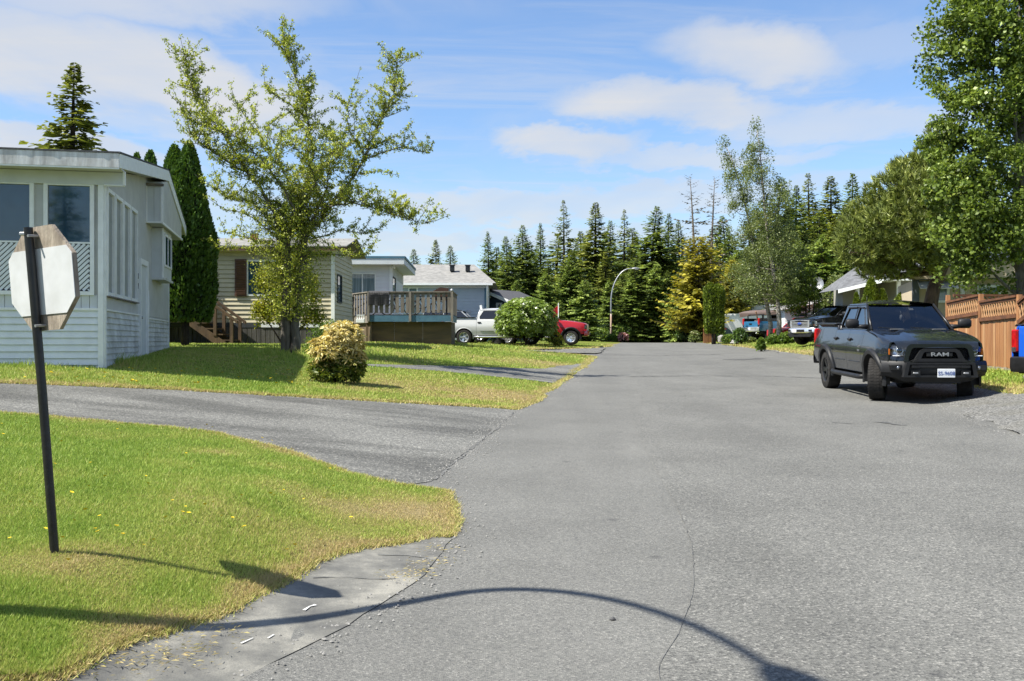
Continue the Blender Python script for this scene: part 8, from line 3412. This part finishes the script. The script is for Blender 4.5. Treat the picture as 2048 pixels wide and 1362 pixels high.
shrub('azalea', (x, Y, terrain(x, Y)), 'pink flowering azalea at the far left lane corner', [((0, 0, .35), (.4, .4, .35))], 350, .14, .7, leaf_mat('petal_pink', (0.35, 0.14, 0.16), (0.55, 0.30, 0.32), (0.7, 0.5, 0.5)), 140, None, True)

# ---------------------------------------------------------------- birches
def birch(px0, py_top, Y, lean, label, seed, n_cl, spread):
 x = (px0 - 1024) / FPX * Y
 zb = terrain(x, Y)
 k = FPX / Y
 H = CAM_H + (681 - py_top) / k - zb
 tr = [(0, 0, -.2)] + [(lean * (t ** 1.6) + .12 * math.sin(t * 7 + seed), .1 * math.sin(t * 5), H * t) for t in (.1, .2, .35, .5, .65, .8, .92, 1.0)]
 rad = [.15, .13, .12, .10, .085, .065, .045, .025, .01]
 ell = []
 rr = random.Random(seed)
 for i in range(13):
  t = .26 + .72 * i / 12
  w = spread * (1 - .72 * max(0, (t - .30) / .70) ** .9)
  q = tr[1 + min(7, int(t * 7.9))]
  ell.append(((lean * t ** 1.6 + rr.uniform(-.35, .35) * w, rr.uniform(-.4, .4) * w, H * t), (w * .85, w * .8, H * .075), 1.0 if t < .75 else 1.6))
 return clump_tree('birch_tree', (x, Y, zb), label, 'tree', 'birches on the right verge', [(tr, rad)], ell, n_cl, 95, .40, .085, .75, LF['birch'], M_['bark_birch'], seed, .15, .018, .25, 1.25)

birch(1556, 262, 55.0, -1.3, 'tall birch with pale trunk, nearest to the black chrome-grille pickup', 51, 270, 2.25)
birch(1541, 295, 57.0, -2.6, 'leaning birch whose top bends left over the bare spruces', 52, 230, 2.2)
Y = 55.5
x = (1618 - 1024) / FPX * Y
zb = terrain(x, Y)
clump_tree('small_tree', (x, Y, zb), 'small dark multi-stemmed tree between birch and lattice bungalow', 'tree', None,
     [([(0, 0, -.1), (-.15, 0, 1.0), (-.2, 0, 2.6)], [.09, .07, .03]), ([(0.1, 0, -.1), (.2, .1, 1.1), (.35, 0, 2.7)], [.08, .06, .03]), ([(0.05, 0, -.1), (.03, .1, 1.1), (.05, 0, 3.0)], [.07, .05, .03])],
     [((0, 0, 2.2), (1.1, 1.0, .9)), ((-.2, 0, 3.1), (.85, .8, .8)), ((.1, 0, 3.7), (.5, .5, .6))], 110, 80, .32, .09, .6, LF['arbor_light'], M_['bark_dark'], 53, .1, .02, .5)

# ---------------------------------------------------------------- leaning pine
def pine():
 Y = 35.5
 base = P(1858, 681, Y)
 z0 = terrain(base.x, Y)
 k = FPX / Y
 t = thing('pine_tree', (base.x, Y, z0), 0, 'olive-green pine with crooked leaning trunk behind the black pickup', 'tree')
 W = lambda px, py, dy=0: Vector((((px - 1024) * (Y + dy) / FPX) - base.x, dy, CAM_H + (681 - py) * (Y + dy) / FPX - z0))
 r = np.random.default_rng(61)
 rp = random.Random(61)
 wood = MB()
 tr = [W(1856, 690), W(1860, 640), W(1862, 605), W(1868, 575), W(1880, 545), W(1893, 515), W(1895, 480), W(1880, 430), W(1872, 380), W(1868, 330)]
 wood.tube(tr, [.27, .25, .24, .22, .21, .19, .15, .11, .07, .03], 10)
 lobes = []
 for (px, py, dy, rx, rz_) in ((1740, 470, 0, 1.2, .75), (1765, 420, .3, 1.15, .75), (1800, 385, -.3, 1.2, .8), (1845, 350, .2, 1.05, .85), (1720, 505, -.4, .85, .5), (1790, 450, -1.0, 1.2, .8), (1830, 420, -1.0, 1.2, .8), (1870, 310, .3, .75, .8), (1760, 520, .3, 1.0, .5), (1810, 500, -.6, 1.1, .55), (1850, 470, -1.1, 1.1, .7), (1880, 380, -1.0, .9, .9), (1900, 440, -.8, .9, .9), (1790, 545, .2, .75, .35), (1850, 530, -.5, .7, .35), (1745, 545, .1, .55, .3), (1925, 400, .8, 1.0, 1.2), (1930, 480, .6, 1.0, .9), (1880, 270, .5, .45, .5), (1885, 515, -1.0, .75, .4), (1715, 440, .5, .6, .45), (1815, 345, .6, .7, .6)):
  c = W(px, py, dy)
  lobes.append((c, rx, rz_))
  best = min(tr[4:], key=lambda p: (p - c).length + max(0, p.z - c.z))
  mid = best.lerp(c, .5) + Vector((0, 0, -.1))
  wood.tube([best, best.lerp(mid, .5), mid, mid.lerp(c, .5), c], [.085, .07, .055, .035, .015], 6, False)
  for _ in range(14):
   e = c + Vector((rp.gauss(0, .5) * rx, rp.gauss(0, .5) * rx, rp.gauss(0, .5) * rz_))
   wood.tube([mid.lerp(c, rp.uniform(.2, 1)), e], [.018, .006], 4, False)
 wood.build('trunk', M_['bark_brown'], t, True)
 tuft = []
 for (c, rx, rz_) in lobes:
  n = int(150 * rx * (rx + rz_))
  p = rand_in_ellipsoid(r, n, tuple(c), (rx, rx, rz_ * .85), .75)
  p = p[(p[:, 2] > c.z - rz_ * .75)]
  tuft.append(np.concatenate([p, np.repeat(np.array([tuple(c)]), len(p), 0)], 1))
 T = np.concatenate(tuft)
 per = 13
 m = len(T)
 ax = T[:, :3] - T[:, 3:]
 ax /= np.linalg.norm(ax, axis=1, keepdims=True) + 1e-6
 ax = ax * .55 + np.array([0, 0, .85])
 idx = np.repeat(np.arange(m), per)
 d = ax[idx] + r.normal(0, .55, (m * per, 3))
 d /= np.linalg.norm(d, axis=1, keepdims=True)
 L = r.uniform(.14, .27, (m * per, 1))
 w = np.cross(d, r.normal(size=d.shape))
 w /= np.linalg.norm(w, axis=1, keepdims=True) + 1e-9
 w *= .021
 b = T[idx, :3] + d * .02 + ax[idx] * r.uniform(-.06, .06, (m * per, 1))
 V = np.stack([b - w, b + w, b + d * L], 1).reshape(-1, 3)
 tint = np.repeat(np.clip(r.beta(2, 2, m)[idx] + r.normal(0, .1, m * per), 0, 1), 3)
 me = np_mesh('crown', V, np.arange(len(V)).reshape(-1, 3), LF['pine'], tint)
 ob('crown', me, t)

pine()

# ---------------------------------------------------------------- big poplar on the right
def poplar():
 Y = 28.5
 base = P(2052, 681, Y)
 z0 = terrain(base.x, Y)
 W = lambda px, py, dy=0: Vector((((px - 1024) * (Y + dy) / FPX) - base.x, dy, CAM_H + (681 - py) * (Y + dy) / FPX - z0))
 tr = [tuple(W(*q)) for q in ((2055, 700), (2050, 600), (2044, 520), (2035, 430), (2040, 300), (2052, 150), (2060, 0), (2065, -150), (2068, -330))]
 tr2 = [tuple(W(*q)) for q in ((2046, 560), (2010, 470), (1985, 380), (1975, 300), (1985, 180), (1990, 60))]
 tr3 = [tuple(W(*q)) for q in ((2042, 540), (2020, 500), (1990, 470), (1950, 440))]
 tr4 = [tuple(W(*q)) for q in ((2048, 600), (2015, 575), (1985, 545), (1960, 530))]
 tr5 = [tuple(W(*q)) for q in ((2040, 330), (2020, 200), (2008, 80), (2005, -40))]
 tr6 = [tuple(W(px, py, -.6)) for px, py in ((2046, 400), (2030, 260), (2035, 120), (2040, -20))]
 trunks = [(tr, [.26, .23, .2, .17, .14, .11, .08, .05, .02]), (tr2, [.11, .09, .07, .06, .04, .015]), (tr3, [.08, .06, .04, .02]), (tr4, [.06, .05, .03, .015]), (tr5, [.07, .05, .035, .015]), (tr6, [.07, .05, .04, .02])]
 ell = []
 for (px, py, rx, rz_, dy, wt) in (
   (1880, 90, .50, .70, 0, 1.2), (1868, 140, .45, .5, .2, 1.2), (1905, 40, .6, .55, -.2, 1.2), (1870, 60, .35, .4, .1, 1), (1880, 170, .45, .35, -.1, 1.0), (1930, 20, .6, .6, .3, 1),
   (1935, 130, .75, .8, -.4, 1), (1960, 40, .9, .9, -.6, 1), (1990, 120, .9, 1.2, -.8, .8), (1910, 230, .55, .45, 0, .9), (1905, 260, .5, .4, -.3, 1.1), (1875, 290, .5, .45, .1, 1.2), (1870, 330, .45, .4, -.1, 1.2),
   (1895, 360, .7, .7, -.3, 1), (1950, 240, .9, 1.0, -.7, .8), (2000, 230, .9, 1.1, -.9, .5), (1930, 320, .9, .9, -.6, .9), (1915, 410, .65, .6, -.4, 1.1), (1900, 450, .5, .5, -.2, 1.1), (1960, 400, .9, .9, -.9, .9),
   (2000, 330, .9, 1.0, -1.0, .6), (2030, 420, .9, 1.0, -1.0, .6), (1930, 470, .8, .6, -.5, 1), (1915, 520, .55, .5, -.4, 1.2), (1900, 560, .35, .25, -.3, 1.1), (1960, 500, .8, .6, -.6, .9), (1990, 460, .9, .7, -.9, .8), (2020, 500, .8, .6, -.9, .7),
   (1950, 550, .6, .3, -.4, .7), (2040, 60, .9, 1.2, -.8, .6), (2060, 200, 1.0, 1.6, .2, .6), (2090, 100, 1.2, 1.8, 0, .5), (2110, 300, 1.3, 1.8, 0, .5), (2090, 450, 1.3, 1.2, 0, .5), (2030, -60, 1.2, 1.0, 0, .6), (2060, -180, 1.2, 1.2, 0, .4),
   (1945, -40, .9, .7, 0, .8), (1975, 570, .5, .25, .3, .6), (2010, 560, .6, .3, .3, .5), (1990, 600, .6, .25, .6, .5)):
  c = W(px, py, dy)
  ell.append((tuple(c), (rx, rx, rz_), wt))
 clump_tree('poplar_tree', (base.x, Y, z0), 'tall poplar with glossy leaves filling the right border of the picture', 'tree', None, trunks, ell, 620, 105, .40, .105, .8, LF['poplar'], M_['bark_grey'], 62, .25, .022, .45, .8)

poplar()

# ------------------------------------------------------------------ street sign and lamps
def stop_sign():
 b = Vector(G(110, 1115))
 t = thing('street_sign', b, 0, 'back of a stop sign on a leaning black post at the near lawn', 'sign')
 top = Vector((-.125, -.05, 1.832))
 MB().tube([(0, 0, -.1), (0, 0, 0), tuple(top * .5 + Vector((.004, 0, 0))), tuple(top)], .0245, 20).build('post', M_['black_paint_worn'], t, True, None, None, 40)
 u = top.normalized()
 th = R(31)
 nrm = Vector((-math.sin(th), -math.cos(th), 0))          # the back of the plate looks this way
 nrm = (nrm - u * nrm.dot(u)).normalized()
 side = u.cross(nrm).normalized()
 if side.x < 0:
  side = -side
 c = top * .845 + side * .035 - nrm * .045
 M = Matrix((side, u, nrm)).transposed()
 e = M.to_euler()
 h = .288
 k = h * math.tan(R(22.5))
 oct_ = [(k, -h), (h, -k), (h, k), (k, h), (-k, h), (-h, k), (-h, -k), (-k, -h)]
 bd = MB().prism(oct_, 'z', -.012, .012).build('backing_board', M_['wood_old'], t, False, c, e)
 zt, zb = .165, -.20
 cut_ = [(h - .004, -k), (h - .004, k), (k + (h - zt) - .004, zt), (-(k + (h - zt)) + .004, zt), (-h + .004, k), (-h + .004, -k), (-(k + (h + zb)) + .004, zb), (k + (h + zb) - .004, zb)]
 MB().prism(cut_, 'z', .0125, .017).build('white_panel', M_['sign_white'], t, False, c, e)
 MB().prism([(x * .97, y * .97) for x, y in oct_], 'z', -.016, -.0125).build('sign_face', M_['lamp_red'], t, False, c, e)
 for s in (.235, -.26):
  q = c + u * s + nrm * .03
  MB().tube([q - nrm * .05, q + nrm * .045], .008, 8).build('bolt', M_['galvanised'], t)
 MB().bbox(tuple(top + Vector((-.02, 0, -.035))), (.05, .03, .018), .004).build('bracket', M_['galvanised'], t)

bm_('black_paint_worn', (0.012, 0.012, 0.013), (0.02, 0.02, 0.021), 9, 0.32, dirt=0.0, bump=.1)
bm_('sign_white', (0.58, 0.59, 0.60), (0.50, 0.51, 0.51), 7, 0.45, dirt=0.12)
bm_('rusty_steel', (0.30, 0.16, 0.085), (0.36, 0.30, 0.26), 1.3, 0.7, bump=.2)
stop_sign()

def lamp(loc, h1, a, r_, ang, flat, lean, rad, label, rust=0.0):
 t = thing('street_lamp', loc, 0, label, 'street lamp', 'davit street lamps')
 d = Vector((math.cos(ang), math.sin(ang), 0))
 ln = Vector((lean[0], lean[1], 0))
 pos = lambda s, z: tuple(d * s + ln * z + Vector((0, 0, z)))
 zr = h1 * rust
 if zr:
  MB().tube([pos(0, -.3), pos(0, zr)], [rad * 1.25, rad * 1.1], 12).build('lower_pole', M_['rusty_steel'], t, True)
 up = [pos(0, zr if zr else -.3)] + [pos(0, h1 * (.5 + .5 * i / 4)) for i in range(5)] if not zr else [pos(0, zr + (h1 - zr) * i / 4) for i in range(5)]
 up += [pos(r_ * (1 - math.cos(q)), h1 + a * math.sin(q)) for q in [math.pi / 2 * i / 14 for i in range(1, 15)]] + [pos(r_ + flat, h1 + a)]
 n = len(up)
 MB().tube(up, [rad * (1.1 - .5 * i / n) for i in range(n)], 12).build('arm', M_['galvanised'], t, True)
 e = Vector(pos(r_ + flat, h1 + a))
 hd = MB()
 rows = []
 for i in range(9):
  s = i / 8
  w = .13 * math.sin(math.pi * (s * .85 + .1)) + .02
  row = []
  for j in range(9):
   q = 2 * math.pi * j / 8
   p = e + d * (s * .62 - .08) + Vector((-d.y, d.x, 0)) * w * math.cos(q) + Vector((0, 0, .085 * math.sin(q) * (w / .15)))
   row.append(tuple(p))
  rows.append(row)
 hd.grid(rows).build('lamp_head', M_['galvanised'], t, True)
 MB().bbox(tuple(e + d * .26 - Vector((0, 0, .075))), (.24, .2, .06), .03, (0, 0, ang)).build('lens', M_['plate_white'], t)

lamp((-3.16, 4.07, terrain(-3.16, 4.07) - .15), 4.45, 1.74, 1.78, -1.28, .30, (-.09, .16), .05, 'leaning street lamp left of the viewpoint that throws the curved shadow')
Y = 73.0
x = (1222 - 1024) / FPX * Y
z0 = terrain(x, Y)
zt = CAM_H + (681 - 537) / FPX * Y - z0
lamp((x, Y, z0), zt - 2.5, 2.5, 1.45, 0.0, .15, (0, 0), .055, 'curved street lamp with rusty lower pole at the end of the street', .72)

# loose stones along the joints and edges
def loose_gravel():
 r = np.random.default_rng(91)
 paths = [g2((862, 966), (950, 892), (1030, 822)), g2((200, 843), (430, 866), (560, 898), (700, 948), (800, 974)), g2((905, 1080), (850, 1150), (760, 1210), (650, 1275), (480, 1362)),
    g2((1030, 820), (1110, 775), (1176, 724)), [(6.9, 13), (7.5, 16), (8.5, 20), (9.3, 24)], g2((898, 985), (906, 1020), (905, 1078)), g2((350, 779), (640, 796), (1000, 816)), g2((1200, 705), (1150, 700), (1100, 702))]
 V, F = [], []
 for pa in paths:
  A = np.array(pa)
  seg = np.linalg.norm(np.diff(A, axis=0), axis=1)
  n = int(seg.sum() * 75)
  for _ in range(n):
   i = r.choice(len(seg), p=seg / seg.sum())
   q = A[i] + (A[i + 1] - A[i]) * r.random() + r.normal(0, .07 + .006 * A[i][1], 2)
   s = r.uniform(.004, .011) * (1 + .03 * A[i][1])
   z = terrain(q[0], q[1]) + .006
   k = len(V)
   for d in ((1, 0, 0), (0, 1, 0), (-1, 0, 0), (0, -1, 0), (0, 0, .9)):
    V.append((q[0] + d[0] * s * r.uniform(.6, 1.3), q[1] + d[1] * s * r.uniform(.6, 1.3), z + d[2] * s))
   F += [(k, k + 1, k + 4), (k + 1, k + 2, k + 4), (k + 2, k + 3, k + 4), (k + 3, k, k + 4)]
 o = ob('loose_gravel', np_mesh('loose_gravel', np.array(V), np.array(F), MATS['loose_stone']))
 tag(o, 'loose small stones strewn along the asphalt edges and joints', 'gravel', None, 'stuff')

mat('loose_stone', (0.28, 0.275, 0.26), (0.09, 0.09, 0.085), 60, 0.9)
loose_gravel()
